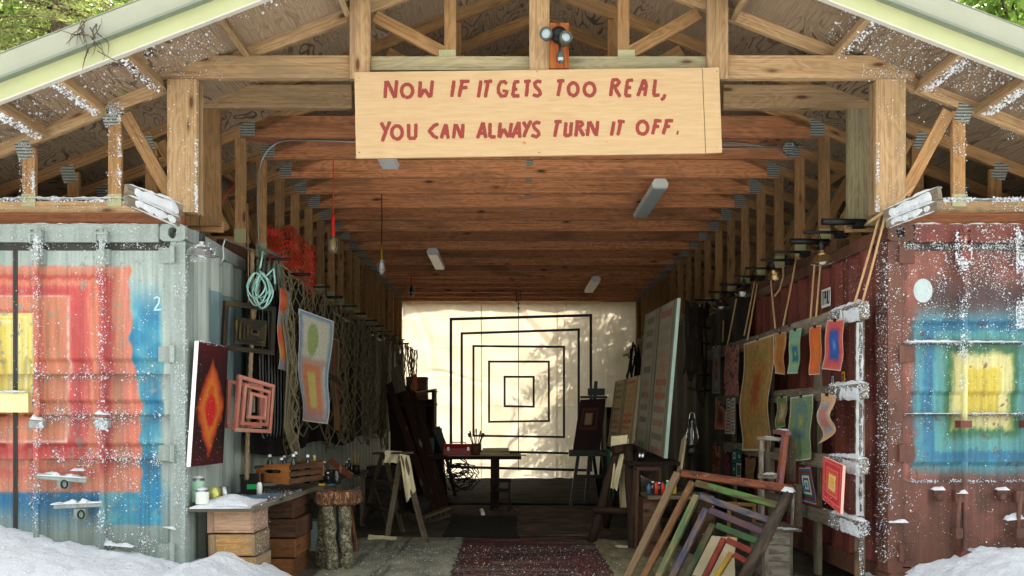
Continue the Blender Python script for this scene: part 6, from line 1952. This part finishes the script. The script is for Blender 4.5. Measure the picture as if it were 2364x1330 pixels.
MB().beam(P(1842,1118,7.0),P(1842,1216,7.0),.05,.06,up=(0,1,0)).build('post','old_grey_brown',t)
MB().beam(P(1831,1140,6.85),P(1828,1212,6.85),.02,.022,up=(0,1,0)).build('post','paint_pale',t)
MB().beam(P(1757,1130,7.2),P(1757,1200,7.2),.03,.09,up=(0,1,0)).build('post','paint_pale',t)
x0, x1 = P(1760,0,6.9).x, P(1830,0,6.9).x
box_crate('plank_box','grey plank box smeared with red paint under the wooden stand', x0, x1, 6.9, 7.25, 0.03, .40, mats=('paint_pale','grey_board'))
MB().bx(x0-.02,x1+.06,6.86,7.3,.401,.425).build('box_board','grey_board',label='grey board with snow lying on the plank box',cat='board')
MB().bx(x0,x1+.1,6.78,7.1,0.004,.028).build('ground_board','grey_board',label='snowy grey board on the ground before the plank box',cat='board')
snow_ridge(SNOWS, (x0+.02,6.9,.425),(x0+.18,6.9,.425),.08,.02,seed=56); snow_ridge(SNOWS,(x1-.1,6.86,.425),(x1+.03,6.88,.425),.06,.012,seed=57); snow_ridge(SNOWS,(x0+.1,6.82,.03),(x1+.05,6.84,.03),.10,.014,seed=58)
SNOWS.build('snow_ridges','snow',label='ridges of snow lying on the rack rails and the wooden stand',cat='snow',kind='stuff')

# ------------------------------------------------------------------ striped canvases, easel, sawhorse
def a_stripes(u, v):
    n = fbm(u*6, v*9, 181)
    c = np.ones(u.shape+(3,))*np.array((178,170,144.))
    for (u0,u1,seed,cols) in ((.10,.34,3,[(96,100,84),(150,150,126),(112,108,92),(90,96,92)]),(.56,.88,7,[(180,104,88),(170,150,120),(196,140,110),(110,106,92),(176,84,76)])):
        k = np.floor(v*22); h = _h(k, np.full_like(k, seed*1.0), seed)
        cc = np.array(cols,float)[(np.floor(h*len(cols)*.999)).astype(int)]
        c = over(c, cc, ((u>u0)&(u<u1)&(np.mod(k,2)<1)).astype(float)*.62)
    for u0 in (.04,.06,.38,.41,.44,.47,.5,.53,.92,.95):
        c = over(c, (74,72,60), (np.abs(u-u0)<.006)*.7)
    c = over(c, (206,130,80), ((np.abs(u-.70)<.07)&(v>.35)&(v<.62)).astype(float)*.55)
    c = over(c, (206,120,84), ((np.abs(u-.25)<.05)&(v>.3)&(v<.48)).astype(float)*.5)
    c = over(c, (60,58,48), (np.abs(u-.505)<.01)*.8)
    return c*(.9+.2*n)[...,None]
art_sheet('tall_striped_canvas','tall grey-green canvas of stacked stripes leaning toward the red container','painting',
          (P(1490,727,9.95),P(1564,688,8.62),P(1533,1058,8.62),P(1465,1026,9.95)), a_stripes, thick=.035, mat='canvas_art', edge='pale_green_edge', res=.011)
art_sheet('small_striped_canvas','smaller cream striped canvas leaning beside the tall striped one','painting',
          (P(1420,882,11.4),P(1477,866,10.3),P(1456,1040,10.3),P(1402,1030,11.4)), lambda u,v: a_stripes(u,v)*np.array((1.3,1.18,1.0)), thick=.03, mat='canvas_art', edge='kraft_paper', res=.012)
t = thing('canvas_shelf','dark low shelf bench carrying the striped canvases','bench',(1.5,9.6,0))
MB().bx(1.18,1.75,8.5,11.4,.84,.875,'y').build('top','dark_wood',t)
for x,y in ((1.25,8.7),(1.7,8.7),(1.25,11.2),(1.7,11.2)): MB().bx(x-.025,x+.025,y-.025,y+.025,0.01,.84,'z').build('leg','dark_wood',t)
MB().bx(1.2,1.74,8.6,11.3,.3,.325,'y').build('lower_shelf','dark_wood',t)
t = thing('orange_stool','orange-brown bentwood stool under the striped canvases','stool',P(1497,1130,8.35))
zz = P(0,1078,8.35).z
MB().bx(P(1468,0,8.35).x,P(1524,0,8.35).x,8.3,8.55,zz-.03,zz).build('seat','old_brown',t)
for px in (1471,1521):
    for yy in (8.32,8.53): MB().beam(Vector((P(px,0,8.35).x,yy,zz-.03)),Vector((P(px,0,8.35).x+(.02 if px>1500 else -.02),yy,0.01)),.03,.03,up=(0,1,0)).build('leg','old_brown',t)
for k,(px,h,mt) in enumerate(((1477,.10,'chrome'),(1484,.10,'chrome'))):
    lathe_thing('tin_cup','small bright tin cup on the bench below the tall striped canvas','cup',Vector((P(px,0,8.62).x,8.62,.877)),can_prof(.022,h),mt,group='tin cups by the striped canvas')
for k,(px,mt) in enumerate(((1498,'blue_tool'),(1507,'dark_glass'),(1515,'orange_cord'),(1522,'dark_glass'),(1530,'red_plastic'),(1541,'label_green_flat'),(1548,'dark_glass'),(1556,'yellow_paint'))):
    b = P(px,1140,8.1)
    lathe_thing('paint_jar','small jar of coloured paint on the low board behind the frames','jar',b,bottle_prof(.024,.11+.01*(k%3)),mt,(cap_prof(.03,.11+.01*(k%3)),'white_enamel' if k%2 else 'black_paint'),10,group='paint jars on the low board')
MB().bx(P(1490,0,8.1).x,P(1640,0,8.1).x,7.95,8.4,P(0,1142,8.1).z-.03,P(0,1142,8.1).z).build('low_board','grey_board',label='low grey board full of small paint jars behind the frames',cat='board')
for px in (1500,1625): MB().bx(P(px,0,8.1).x-.08,P(px,0,8.1).x+.08,8.0,8.3,0.01,P(0,1142,8.1).z-.032).build('box','old_brown',label='brown box under the %s end of the low jar board' % ('aisle' if px<1600 else 'container'),cat='box')

# easel with dark painting
t = thing('studio_easel','black studio easel silhouetted against the curtain','easel',P(1350,1165,12.3))
MB().beam(P(1376,880,12.3),P(1352,1165,12.3),.05,.05,up=(0,1,0)).build('mast','black_paint',t)
MB().beam(P(1357,905,12.2),P(1396,905,12.2),.06,.10).build('top_clamp','black_paint',t)
MB().beam(P(1340,917,12.15),P(1402,917,12.15),.04,.035).build('clamp_bar','black_paint',t)
MB().beam(P(1313,1046,12.1),P(1402,1046,12.1),.10,.09).build('tray','black_paint',t)
for a,b in (((1335,1050),(1318,1168)),((1392,1050),(1402,1165)),((1362,1000),(1385,1158))): MB().beam(P(*a,12.3),P(*b,12.25 if a[0]!=1362 else 12.9),.045,.06,up=(0,1,0)).build('leg','black_paint',t)
MB().beam(P(1325,1100,12.28),P(1398,1100,12.28),.03,.05).build('cross_bar','black_paint',t)
art_sheet('dark_square_painting','dark maroon canvas with pale nested squares on the black easel','painting',
          (P(1340,923,12.2),P(1399,920,12.2),P(1385,1043,12.05),P(1322,1041,12.05)), 
          lambda u,v: over(over(over(np.ones(u.shape+(3,))*np.array((46,22,18.)),(96,48,36),ss(.34,.3,np.maximum(np.abs(u-.45),np.abs(v-.62)*1.5))),(60,26,20),ss(.25,.22,np.maximum(np.abs(u-.45),np.abs(v-.62)*1.5))),(170,140,100),ss(.15,.12,np.maximum(np.abs(u-.42),np.abs(v-.62)*1.2))), thick=.03, mat='canvas_art', edge='kraft_paper', res=.012)
t = thing('curtain_cabinet','dark narrow cabinet standing behind the easel','cabinet',P(1410,1165,13.0))
MB().bx(P(1400,0,13).x,P(1445,0,13).x,13,13.5,.01,P(0,940,13).z,'z').build('case','dark_wood',t)
for z in (.4,.8,1.1): MB().bx(P(1400,0,13).x+.01,P(1445,0,13).x-.01,12.98,12.998,z,z+.2).build('drawer','old_brown',t)

# log sawhorse with cloths
t = thing('log_sawhorse','sawhorse of four rough log legs draped with cream and green cloths','sawhorse',P(1420,1255,8.8))
def log(a,b,r0,r1,mt='log_brown'): return MB().tube([Vector(a).lerp(Vector(b),k/6)+Vector((.006*math.sin(k*2),.006*math.cos(k*1.7),0)) for k in range(7)],[r0+(r1-r0)*k/6 for k in range(7)],12).build('leg',mt,t)
log(P(1424,1036,8.85),P(1366,1252,8.92),.04,.052); log(P(1450,1032,8.8),P(1465,1270,8.46),.048,.062); log(P(1432,1036,9.4),P(1400,1215,9.95),.035,.045); log(P(1442,1036,9.4),P(1458,1215,9.9),.035,.045)
MB().tube([P(1415,1040,8.8),P(1440,1036,8.85),P(1460,1034,9.0)],[.05,.05,.05],10).build('top_log','log_brown',t)
MB().tube([P(1372,1178,8.85),P(1450,1180,8.7)],.035,8).build('brace','log_brown',t)
rag('cream_cloth','cream cloth hanging from the top of the log sawhorse toward the aisle',(P(1412,1008,8.9),P(1450,1004,8.9)),(P(1408,1120,8.85),P(1428,1130,8.8)),'cream_cloth',4,.03)
rag('cream_cloth','long cream cloth with dark stripes hanging inside the log sawhorse',(P(1428,1010,9.1),P(1452,1014,9.1)),(P(1430,1175,9.1),P(1455,1172,9.1)),'cream_cloth',6,.03)
rag('green_cloth','green cloth hanging behind the log sawhorse legs',(P(1398,1035,9.3),P(1420,1045,9.3)),(P(1402,1140,9.3),P(1416,1150,9.3)),'green_cloth',8,.03)
rag('floor_cloth','pale crumpled cloth on the floor at the sawhorse foot',(P(1420,1258,8.6),P(1500,1262,8.5)),(P(1430,1290,8.0),P(1520,1292,7.9)),'cream_cloth',9,.045)

# ------------------------------------------------------------------ dark hanging gear beyond the paintings
m = MB(); rg = random.Random(31)
for k in range(14):
    a = P(1585+4*k,700+rg.uniform(-6,14),9.8+.12*k); L = rg.uniform(.8,1.3)
    m.tube([a, a+Vector((rg.uniform(-.03,.03),0,-L*.4)), a+Vector((rg.uniform(-.04,.04),.03,-L*.8)), a+Vector((rg.uniform(-.05,.05),.02,-L))], .016, 5)
for k in range(5):
    z = P(0,745+38*k,10.2).z
    m.tube([Vector((P(1588,0,9.9).x,9.9,z)),Vector((P(1615,0,10.4).x,10.3,z-.03)),Vector((P(1640,0,10.9).x,10.9,z))],.012,5)
m.build('dark_cargo_net','dark_rope',label='dark knotted cargo net hanging before the added black sheet on the red side',cat='net')
t = thing('storm_lantern','dark wire-caged storm lantern on a stand beyond the leaning frames','lantern',P(1598,1075,8.4))
c = P(1598,1030,8.4)
MB().lathe([(0,0),(.045,0),(.05,.02),(.035,.05),(.045,.12),(.03,.2),(.02,.22),(.03,.25),(0,.27)],None,14,c=c).build('globe','dark_glass',t)
MB().lathe([(.055,-.02),(.06,-.05),(.06,-.08),(0,-.08)],None,14,c=c).build('font','black_metal',t)
m = MB()
for k in range(4):
    a = k*math.pi/2; m.tube([c+Vector((.05*math.cos(a),.05*math.sin(a),-.02)),c+Vector((.06*math.cos(a),.06*math.sin(a),.1)),c+Vector((.03*math.cos(a),.03*math.sin(a),.24))],.004,4)
m.tube([c+Vector((-.04,0,.22)),c+Vector((-.02,0,.33)),c+Vector((.02,0,.33)),c+Vector((.04,0,.22))],.004,4)
m.build('wire_cage','chrome',t)
MB().tube([c+Vector((0,0,-.08)),Vector((c.x,c.y,0.01))],.02,8).build('stand','black_metal',t)
MB().beam(P(1568,1090,8.5),P(1580,1010,8.7),.02,.14,up=(0,1,0)).build('cream_board','kraft_paper',label='cream panel edge leaning behind the storm lantern',cat='panel')
m = MB()
for k in range(12):
    a = P(1458+rg.uniform(-5,20),790+rg.uniform(0,40),12.4+rg.uniform(-.3,.3)); m.tube([a,a+Vector((rg.uniform(-.08,.08),0,-.3)),a+Vector((rg.uniform(-.15,.15),0,-rg.uniform(.5,.8)))],.015,5)
m.build('cable_bundle','black_rubber',label='bundle of black cables hanging left of the tall striped canvas',cat='cables')

# white oval sticker and hasps on the red doors
dF = 5.998
c = P(2131,671,dF)
m = MB(); m.lathe([(0,.0015),(.066,.001),(.068,0)],RX90 @ Matrix.Scale(1.25,4,(0,1,0)),28,c=c); m.build('oval_patch','patch_white',CR)
for px in (2165, 2310):
    c = P(px,1140,5.97)
    m = MB(); m.bx(c.x-.03,c.x+.03,5.955,5.998,c.z-.02,c.z+.04); m.tube([c+Vector((0,-.02,.0)),c+Vector((0,-.02,-.05))],.022,8); m.build('seal_hasp','rust_steel',CR)
for px, zt_ in ((2218,1140),(2358,1140)):
    m = MB(); a = P(px-3,zt_,5.93); b = P(px-8,1262,5.93)
    m.bx(a.x-.03,a.x+.03,5.92,5.97,a.z-.06,a.z+.02); m.tube([a,(a+b)/2+Vector((-.01,-.01,0)),b],[.018,.014,.016],8); m.bx(b.x-.02,b.x+.03,5.91,5.96,b.z+.06,b.z+.13)
    m.build('door_handle','rust_steel',CR)
# door handles of the grey container lie flat
for (a, b) in (((85,1098),(200,1108)),((125,1168),(237,1163)),((0,905),(60,905))):
    A, B = P(*a,5.92), P(*b,5.92)
    if a[0] == 0:
        MB().bx(A.x-.3,B.x,5.945,5.998,P(0,952,5.95).z,P(0,908,5.95).z).build('lock_box','yellow_box',CL); continue
    h = MB(); h.beam(A,B,.014,.04); h.bx((A.x+B.x)/2-.035,(A.x+B.x)/2+.045,5.925,5.97,A.z-.09,A.z-.02); h.build('door_handle','grey_steel',CL)
    MB().tube([Vector(((A.x+B.x)/2+.02+.022*math.cos(q),5.915,A.z-.06+.028*math.sin(q))) for q in [2*math.pi*i/12 for i in range(12)]],.006,5,closed=True).build('padlock_ring','black_metal',CL)
m = MB()
stroke(m,[P(355,690,5.996),P(362,685,5.996),P(368,690,5.996),P(366,700,5.996),P(356,716,5.996),P(372,714,5.996)],.012,5.9975)
m.build('painted_digit','pale_blue_paint',CL)
# ------------------------------------------------------------------ blown snow sticking to the fronts
FC, FS = [], []
rs = np.random.RandomState(77)
def flecks_px(n, x0, x1, y0, y1, d, s=1.0, fn=None, ysig=None, xsig=None):
    n = int(n*2.3)
    px = rs.uniform(x0, x1, n); py = rs.uniform(y0, y1, n)
    if ysig: py = (y0+y1)/2 + rs.normal(0, ysig, n)
    if xsig: px = (x0+x1)/2 + rs.normal(0, xsig, n)
    if fn is not None:
        keep = rs.rand(n) < fn(px, py); px, py = px[keep], py[keep]
    keep = rs.rand(len(px)) < 0.02 + 1.05*ss(.3,.75,fbm(px/34, py/34, 201))*rs.uniform(.5,1,len(px)); px, py = px[keep], py[keep]
    m = len(px)
    FC.append(np.stack([(px-VPX)*d/FPX, np.full(m, d) + rs.uniform(-.004, .002, m), CAMZ + (HY-py)*d/FPX], 1)); FS.append(np.clip(rs.lognormal(-6.15, .55, m), .0012, .0085)*s)
def flecks_box(n, x, y, z, s=1.0):
    n = int(n*1.8)
    FC.append(np.stack([rs.uniform(*x, n), rs.uniform(*y, n), rs.uniform(*z, n)], 1)); FS.append(np.clip(rs.lognormal(-6.15, .55, n), .0012, .0085)*s)
# grey container
flecks_px(1700, 0, 402, 560, 1230, 5.992, .9)
for y, n, sg in ((866,520,9),(960,620,11),(1060,900,12)): flecks_px(n, 92, 378, y, y, 5.990, 1.1, ysig=sg)
for x in (85, 235):
    flecks_px(800, x, x, 560, 1230, 5.922, 1.1, xsig=6); flecks_px(160, x-14, x+14, 535, 610, 5.925, 1.4); flecks_px(120, x-14, x+14, 965, 995, 5.925, 1.5)
flecks_px(1500, 402, 434, 520, 1290, 5.96, .9); flecks_px(700, 0, 420, 518, 556, 5.962, .9); flecks_px(500, 0, 400, 558, 574, 5.985, .8)
flecks_px(500, 60, 380, 1085, 1180, 5.985, 1.0); flecks_px(300, 240, 420, 1230, 1275, 5.985, 1.2)
flecks_px(700, 0, 400, 455, 466, 6.03, 1.3); flecks_px(250, 0, 400, 462, 488, 6.035, .8)
flecks_px(300, 387, 456, 190, 490, 5.988, .8); flecks_px(420, 450, 457, 320, 490, 5.985, 1.2); flecks_px(150, 372, 520, 128, 186, 5.982, .7)
for a, b, y0, y1 in ((243,275,235,450),(44,76,318,450)): flecks_px(260, a, b, y0, y1, 6.032, .9); flecks_px(200, b, b+2, y0+30, y1, 6.03, 1.3, xsig=2)
flecks_px(200, 245, 290, 235, 262, 6.03, 1.0)
flecks_px(160, 0, 380, 180, 340, 6.035, .8)
# red container
gr = lambda px, py: np.clip(0.35 + 0.5*(px-2060)/300 + 0.35*(700-py)/180, 0.05, 1)
flecks_px(5200, 2052, 2364, 562, 800, 5.992, .95, gr)
flecks_px(1700, 2090, 2364, 780, 1120, 5.99, .8, lambda px, py: np.clip(1.1-(py-780)/330, .12, 1))
flecks_px(1700, 2050, 2364, 518, 562, 5.962, 1.05, lambda px, py: np.clip(.4+(px-2050)/400, 0, 1))
for y, n in ((790,800),(956,450),(1111,500)): flecks_px(n, 2085, 2364, y, y, 5.988, .95, ysig=2.2)
flecks_px(500, 2085, 2364, 564, 576, 5.985, .9); flecks_px(1000, 2225, 2225, 540, 900, 5.922, 1.15, xsig=6); flecks_px(350, 2205, 2245, 530, 610, 5.925, 1.5)
flecks_px(1000, 2346, 2364, 520, 760, 5.922, 1.2)
flecks_px(1500, 2043, 2080, 575, 1290, 5.958, .85); flecks_px(300, 2080, 2364, 1110, 1270, 5.985, .8)
flecks_box(700, (2.655,2.664), (5.97,6.14), (.3,2.6), 1.0)
flecks_box(600, (2.64,2.668), (6.14,7.0), (.4,2.6), .8)
flecks_px(260, 2022, 2090, 190, 490, 5.988, .8); flecks_px(300, 2022, 2030, 330, 490, 5.985, 1.1); flecks_px(420, 1990, 2112, 130, 188, 5.982, .9)
flecks_px(600, 2110, 2364, 455, 466, 6.03, 1.3); flecks_px(300, 2110, 2364, 462, 488, 6.035, .9); flecks_px(260, 2200, 2234, 250, 460, 6.032, .9); flecks_px(350, 2100, 2364, 190, 330, 6.035, .85)
# roof underside at the overhang
for n, a, b, y0, y1 in ((1300,-3.6,-2.0,5.45,5.98),(350,-2.0,-0.9,5.45,5.7),(2000,2.2,4.0,5.45,5.98),(3000,2.3,4.1,5.445,5.56)):
    x = rs.uniform(a, b, n); FC.append(np.stack([x, rs.uniform(y0, y1, n), RZ - RS*np.abs(x-RX) - .003], 1)); FS.append(np.clip(rs.lognormal(-5.95, .6, n), .0013, .013))
for s in (-1, 1):
    for r, n in ((2.72,220),(3.15,420),(3.57,420)) if s < 0 else ((2.12,150),(2.72,420),(3.15,480)):
        x = RX + s*r + rs.uniform(-.03,.03,n); FC.append(np.stack([x, rs.uniform(5.45,6.0,n), RZ - RS*np.abs(x-RX) - .094 + rs.uniform(-.002,.07,n)*(rs.rand(n)<.3)], 1)); FS.append(np.clip(rs.lognormal(-5.6,.6,n),.0015,.014))
# rack, bench, crates, floor, canvas
for z in (2.09,1.52,.985,.545): flecks_box(260, (2.462,2.475), (5.95,6.55), (z-.06,z+.07), 1.1); flecks_box(90, (2.46,2.53), (5.94,5.958), (z-.05,z+.06), 1.0)
flecks_box(500, (2.525,2.56), (6.105,6.118), (.1,2.1), 1.1)
flecks_box(700, (-2.26,-1.78), (6.0,7.4), (.700,.706), .9); flecks_box(160, (-2.18,-1.845), (6.085,6.1), (.2,.65), .6); flecks_box(260, (-1.85,-1.838), (6.1,6.47), (.15,.65), .75)
flecks_box(900, (-.5,1.0), (6.9,8.6), (.016,.026), .8); flecks_box(900, (-1.6,-.5), (6.9,8.6), (.008,.03), .75); flecks_box(500, (1.0,2.4), (6.2,7.6), (.01,.03), 1.0)
flecks_box(160, (-2.26,-2.2), (5.99,6.55), (1.86,1.885), .8); flecks_box(220, (-2.24,-2.21), (5.97,6.5), (1.0,1.85), .45)
flecks_px(260, 440, 500, 560, 606, 5.86, .8); flecks_px(160, 1760, 1850, 1000, 1220, 6.8, .6)
flecks_px(160, 1895, 1950, 1060, 1190, 6.0, .5); flecks_px(220, 1560, 1840, 1090, 1330, 6.75, .5)
C = np.concatenate(FC); Sz = np.concatenate(FS)
N = len(C)
oct_v = np.array([(1,0,0),(-1,0,0),(0,1,0),(0,-1,0),(0,0,1),(0,0,-1)], float)
oct_f = np.array([(0,2,4),(2,1,4),(1,3,4),(3,0,4),(2,0,5),(1,2,5),(3,1,5),(0,3,5)])
V = C[:,None,:] + oct_v[None]*Sz[:,None,None]*rs.uniform(.6,1.35,(N,6,1))
me = bpy.data.meshes.new('snow_flecks')
me.from_pydata(V.reshape(-1,3).tolist(), [], (oct_f[None] + 6*np.arange(N)[:,None,None]).reshape(-1,3).tolist())
me.materials.append(M['snow_bits'])
fo = bpy.data.objects.new('snow_flecks', me); COL.objects.link(fo)
tag(fo, 'blown snow flecks stuck to the container doors, posts and rack', 'snow', kind='stuff')
# small drifts on ledges and handles
m = MB()
for a, b, d, w, h, sd in (((88,1096),(202,1103),5.925,.035,.022,1),((118,1164),(238,1159),5.925,.035,.022,2),((165,1085),(195,1086),5.93,.05,.02,3),((2086,789),(2364,789),5.985,.03,.012,4),((2086,954),(2364,954),5.985,.03,.007,5),
      ((0,458),(300,458),6.05,.05,.014,6),((2180,461),(2364,461),6.05,.05,.014,7),((0,519),(385,519),6.0,.07,.010,8),((2090,519),(2364,519),6.0,.07,.012,9),((232,1256),(310,1262),5.96,.05,.025,10),((222,955),(252,957),5.93,.05,.03,11),((72,967),(100,969),5.93,.05,.03,12),
      ((2150,1130),(2180,1130),5.95,.05,.02,13),((2298,1130),(2328,1130),5.95,.05,.02,14),((2205,1138),(2232,1138),5.93,.05,.02,15),((2050,1205),(2095,1205),5.96,.05,.014,16),((2320,1200),(2364,1196),5.94,.05,.03,17),((378,1215),(408,1222),5.97,.04,.012,18),((0,905),(62,905),5.94,.05,.012,19)):
    snow_ridge(m, P(*a,d), P(*b,d), w, h, side=(0,1,0), seed=60+sd, amp=.9)
m.build('snow_drifts','snow',label='thin drifts of snow on the container ledges and door handles',cat='snow',kind='stuff')
# ------------------------------------------------------------------ trees
def quads_mesh(mb, C, A, B):
    """many leaf faces at once: centres C, half-axes A and B (numpy n x 3)"""
    n0 = len(mb.v)
    V = np.stack([C-A-B, C+A-B*0.4, C+A+B*0.4, C-A+B], 1).reshape(-1, 3)
    mb.v += V.tolist()
    for i in range(len(C)):
        k = n0 + 4*i
        mb.f.append((k, k+1, k+2, k+3)); mb.uv.append([(0,0)]*4); mb.sm.append(False)

def conifer(label, loc, h, seed, lmax=3.2, zmin=0.1, dens=1.0, blade=1.0):
    rg = np.random.RandomState(seed)
    t = thing('conifer_tree', label, 'tree', loc)
    L0 = Vector(loc)
    tr = [L0 + Vector((0.12*math.sin(k*0.9+seed), 0.1*math.cos(k*1.1+seed), h*k/14)) for k in range(15)]
    MB().tube(tr, [0.30*(1-k/14.5)*h/14+0.02 for k in range(15)], 12).build('trunk', 'bark', t)
    limbs, crown = MB(), MB()
    Cs, As, Bs = [], [], []
    nb = int(120*dens)
    for b in range(nb):
        f = zmin + (1-zmin)*(b/nb)
        az = b*2.399 + rg.uniform(-.3,.3)
        Lb = (lmax*(1-f)**0.75 + 0.3)*rg.uniform(.75,1.1)
        d = np.array((math.cos(az), math.sin(az), 0.0))
        side = np.array((-d[1], d[0], 0.0))
        base = np.array(L0) + np.array((0,0,f*h))
        droop = rg.uniform(.35,.6)
        cv = lambda q: base + d*Lb*q + np.array((0,0,Lb*(0.12*q - droop*q*q)))
        limbs.tube([cv(q) for q in (0,.25,.5,.75,1)], [0.035,0.026,0.018,0.01,0.005], 4)
        nt = int(Lb/0.075)
        for k in range(nt):
            q = 0.12 + 0.88*(k+rg.rand())/nt
            sg = 1 if k % 2 else -1
            tl = (0.16 + 0.34*math.sin(min(1,q*1.15)*math.pi*0.86))*rg.uniform(.7,1.2)
            td = d*0.55 + side*sg*0.85 + np.array((0,0,rg.uniform(-.55,-.1)))
            td /= np.linalg.norm(td)
            p = cv(q)
            m = 9
            s = rg.rand(m)
            cc = p + td[None]*(tl*s)[:, None] + rg.normal(0, 0.018, (m,3)) + np.array((0,0,-0.25*tl))[None]*(s**2)[:, None]
            ax = td[None]*0.045*blade + rg.normal(0, 0.022, (m,3))
            bx = np.cross(ax, rg.normal(0,1,(m,3))); bx /= (np.linalg.norm(bx, axis=1)[:, None]+1e-9)
            Cs.append(cc); As.append(ax); Bs.append(bx*0.016*blade)
    quads_mesh(crown, np.concatenate(Cs), np.concatenate(As), np.concatenate(Bs))
    limbs.build('limbs', 'bark', t)
    crown.build('crown', 'needles', t)
    return t

def broadleaf(label, loc, h, seed, R=3.6):
    rg = np.random.RandomState(seed)
    t = thing('maple_tree', label, 'tree', loc)
    L0 = np.array(loc, float)
    MB().tube([Vector(L0)+Vector((0.2*math.sin(k*.7+seed),0.15*math.cos(k+seed),h*0.85*k/10)) for k in range(11)], [0.24*(1-k/11)+0.03 for k in range(11)], 10).build('trunk', 'bark', t)
    limbs, crown = MB(), MB()
    Cs, As, Bs = [], [], []
    for b in range(34):
        f = rg.uniform(.35,.9); az = rg.uniform(0,2*math.pi); Lb = R*rg.uniform(.5,1)*(1.15-abs(f-.6))
        d = np.array((math.cos(az), math.sin(az), rg.uniform(.1,.7)))
        b0 = L0 + np.array((0,0,f*h*0.85))
        limbs.tube([b0, b0+d*Lb*.5+np.array((0,0,.1)), b0+d*Lb], [0.06,0.035,0.01], 5)
        for c in range(9):
            cc = b0 + d*Lb*rg.uniform(.35,1.05) + rg.normal(0,.35,3)
            m = 42
            pts = cc + rg.normal(0,1,(m,3))*np.array((.38,.38,.24))
            ax = rg.normal(0,1,(m,3)); ax[:,2] -= .5; ax /= np.linalg.norm(ax,axis=1)[:,None]
            bx = np.cross(ax, rg.normal(0,1,(m,3))); bx /= np.linalg.norm(bx,axis=1)[:,None]
            Cs.append(pts); As.append(ax*rg.uniform(.06,.1,(m,1))); Bs.append(bx*rg.uniform(.05,.08,(m,1)))
    quads_mesh(crown, np.concatenate(Cs), np.concatenate(As), np.concatenate(Bs))
    limbs.build('limbs', 'bark', t)
    crown.build('crown', 'broad_leaves', t)
    return t

conifer('drooping fir tree behind the far end of the passage', (3.75, 20.6, -0.05), 12.5, 3, 3.5, 0.10, 1.35, 1.35)
TF = conifer('tall fir with bare trunk above the barge board of the grey container side', (-11.9, 23.0, -0.05), 19.0, 5, 3.0, 0.2)
conifer('slender fir close to the roof edge above the grey container', (-9.6, 21.0, -0.05), 15.0, 9, 2.6, 0.2)
BF = conifer('broad fir at the back of the left forest edge', (-14.8, 27.0, -0.05), 21.0, 12, 3.8, 0.15)
broadleaf('leafy green tree behind the roof slope over the grey container', (-8.2, 24.5, -0.05), 15.5, 4)
broadleaf('leafy maple beside the mural-painted red container roof', (12.6, 20.5, -0.05), 14.5, 6, 3.4)
conifer('dark fir behind the leafy maple on the red container side', (15.5, 24.0, -0.05), 19.0, 15, 3.4, 0.15)
broadleaf('bright leafy tree crowding the barge board above the grey container', (-6.9, 21.5, -0.05), 14.5, 21, 3.4)
broadleaf('pale leafy tree at the left forest edge', (-11.6, 19.0, -0.05), 15.0, 23, 3.6)
conifer('yellow-green fir between the leafy trees on the grey container side', (-8.9, 16.6, -0.05), 15.0, 25, 2.6, 0.3, 1.5)
broadleaf('second maple crowding the roof corner on the red container side', (11.0, 18.0, -0.05), 12.5, 27, 3.2)
conifer('young fir growing close behind the curtain on the red container side', (2.35, 19.7, -0.05), 4.6, 31, 1.6, 0.08, 0.8, 1.1)

# the forest edge across the snowy yard that faces the open shed front
rg = random.Random(8)
for k in range(26):
    src = BF if k % 2 else TF
    x = -24 + 48*((k % 13)+0.5*(k >= 13))/12.5 + rg.uniform(-.7,.7); y = (-10.5 if k < 13 else -14.5) + rg.uniform(-1,1)
    c = copy_tree(src, None, (x, y, -0.05))
    sc_ = rg.uniform(.72,.9); c.scale = (sc_*1.25, sc_*1.25, sc_); c.rotation_euler = (0,0,rg.uniform(0,6.28))
    tag(c, 'tall fir in the forest edge across the snowy yard from the shed front', 'tree', 'firs across the yard')
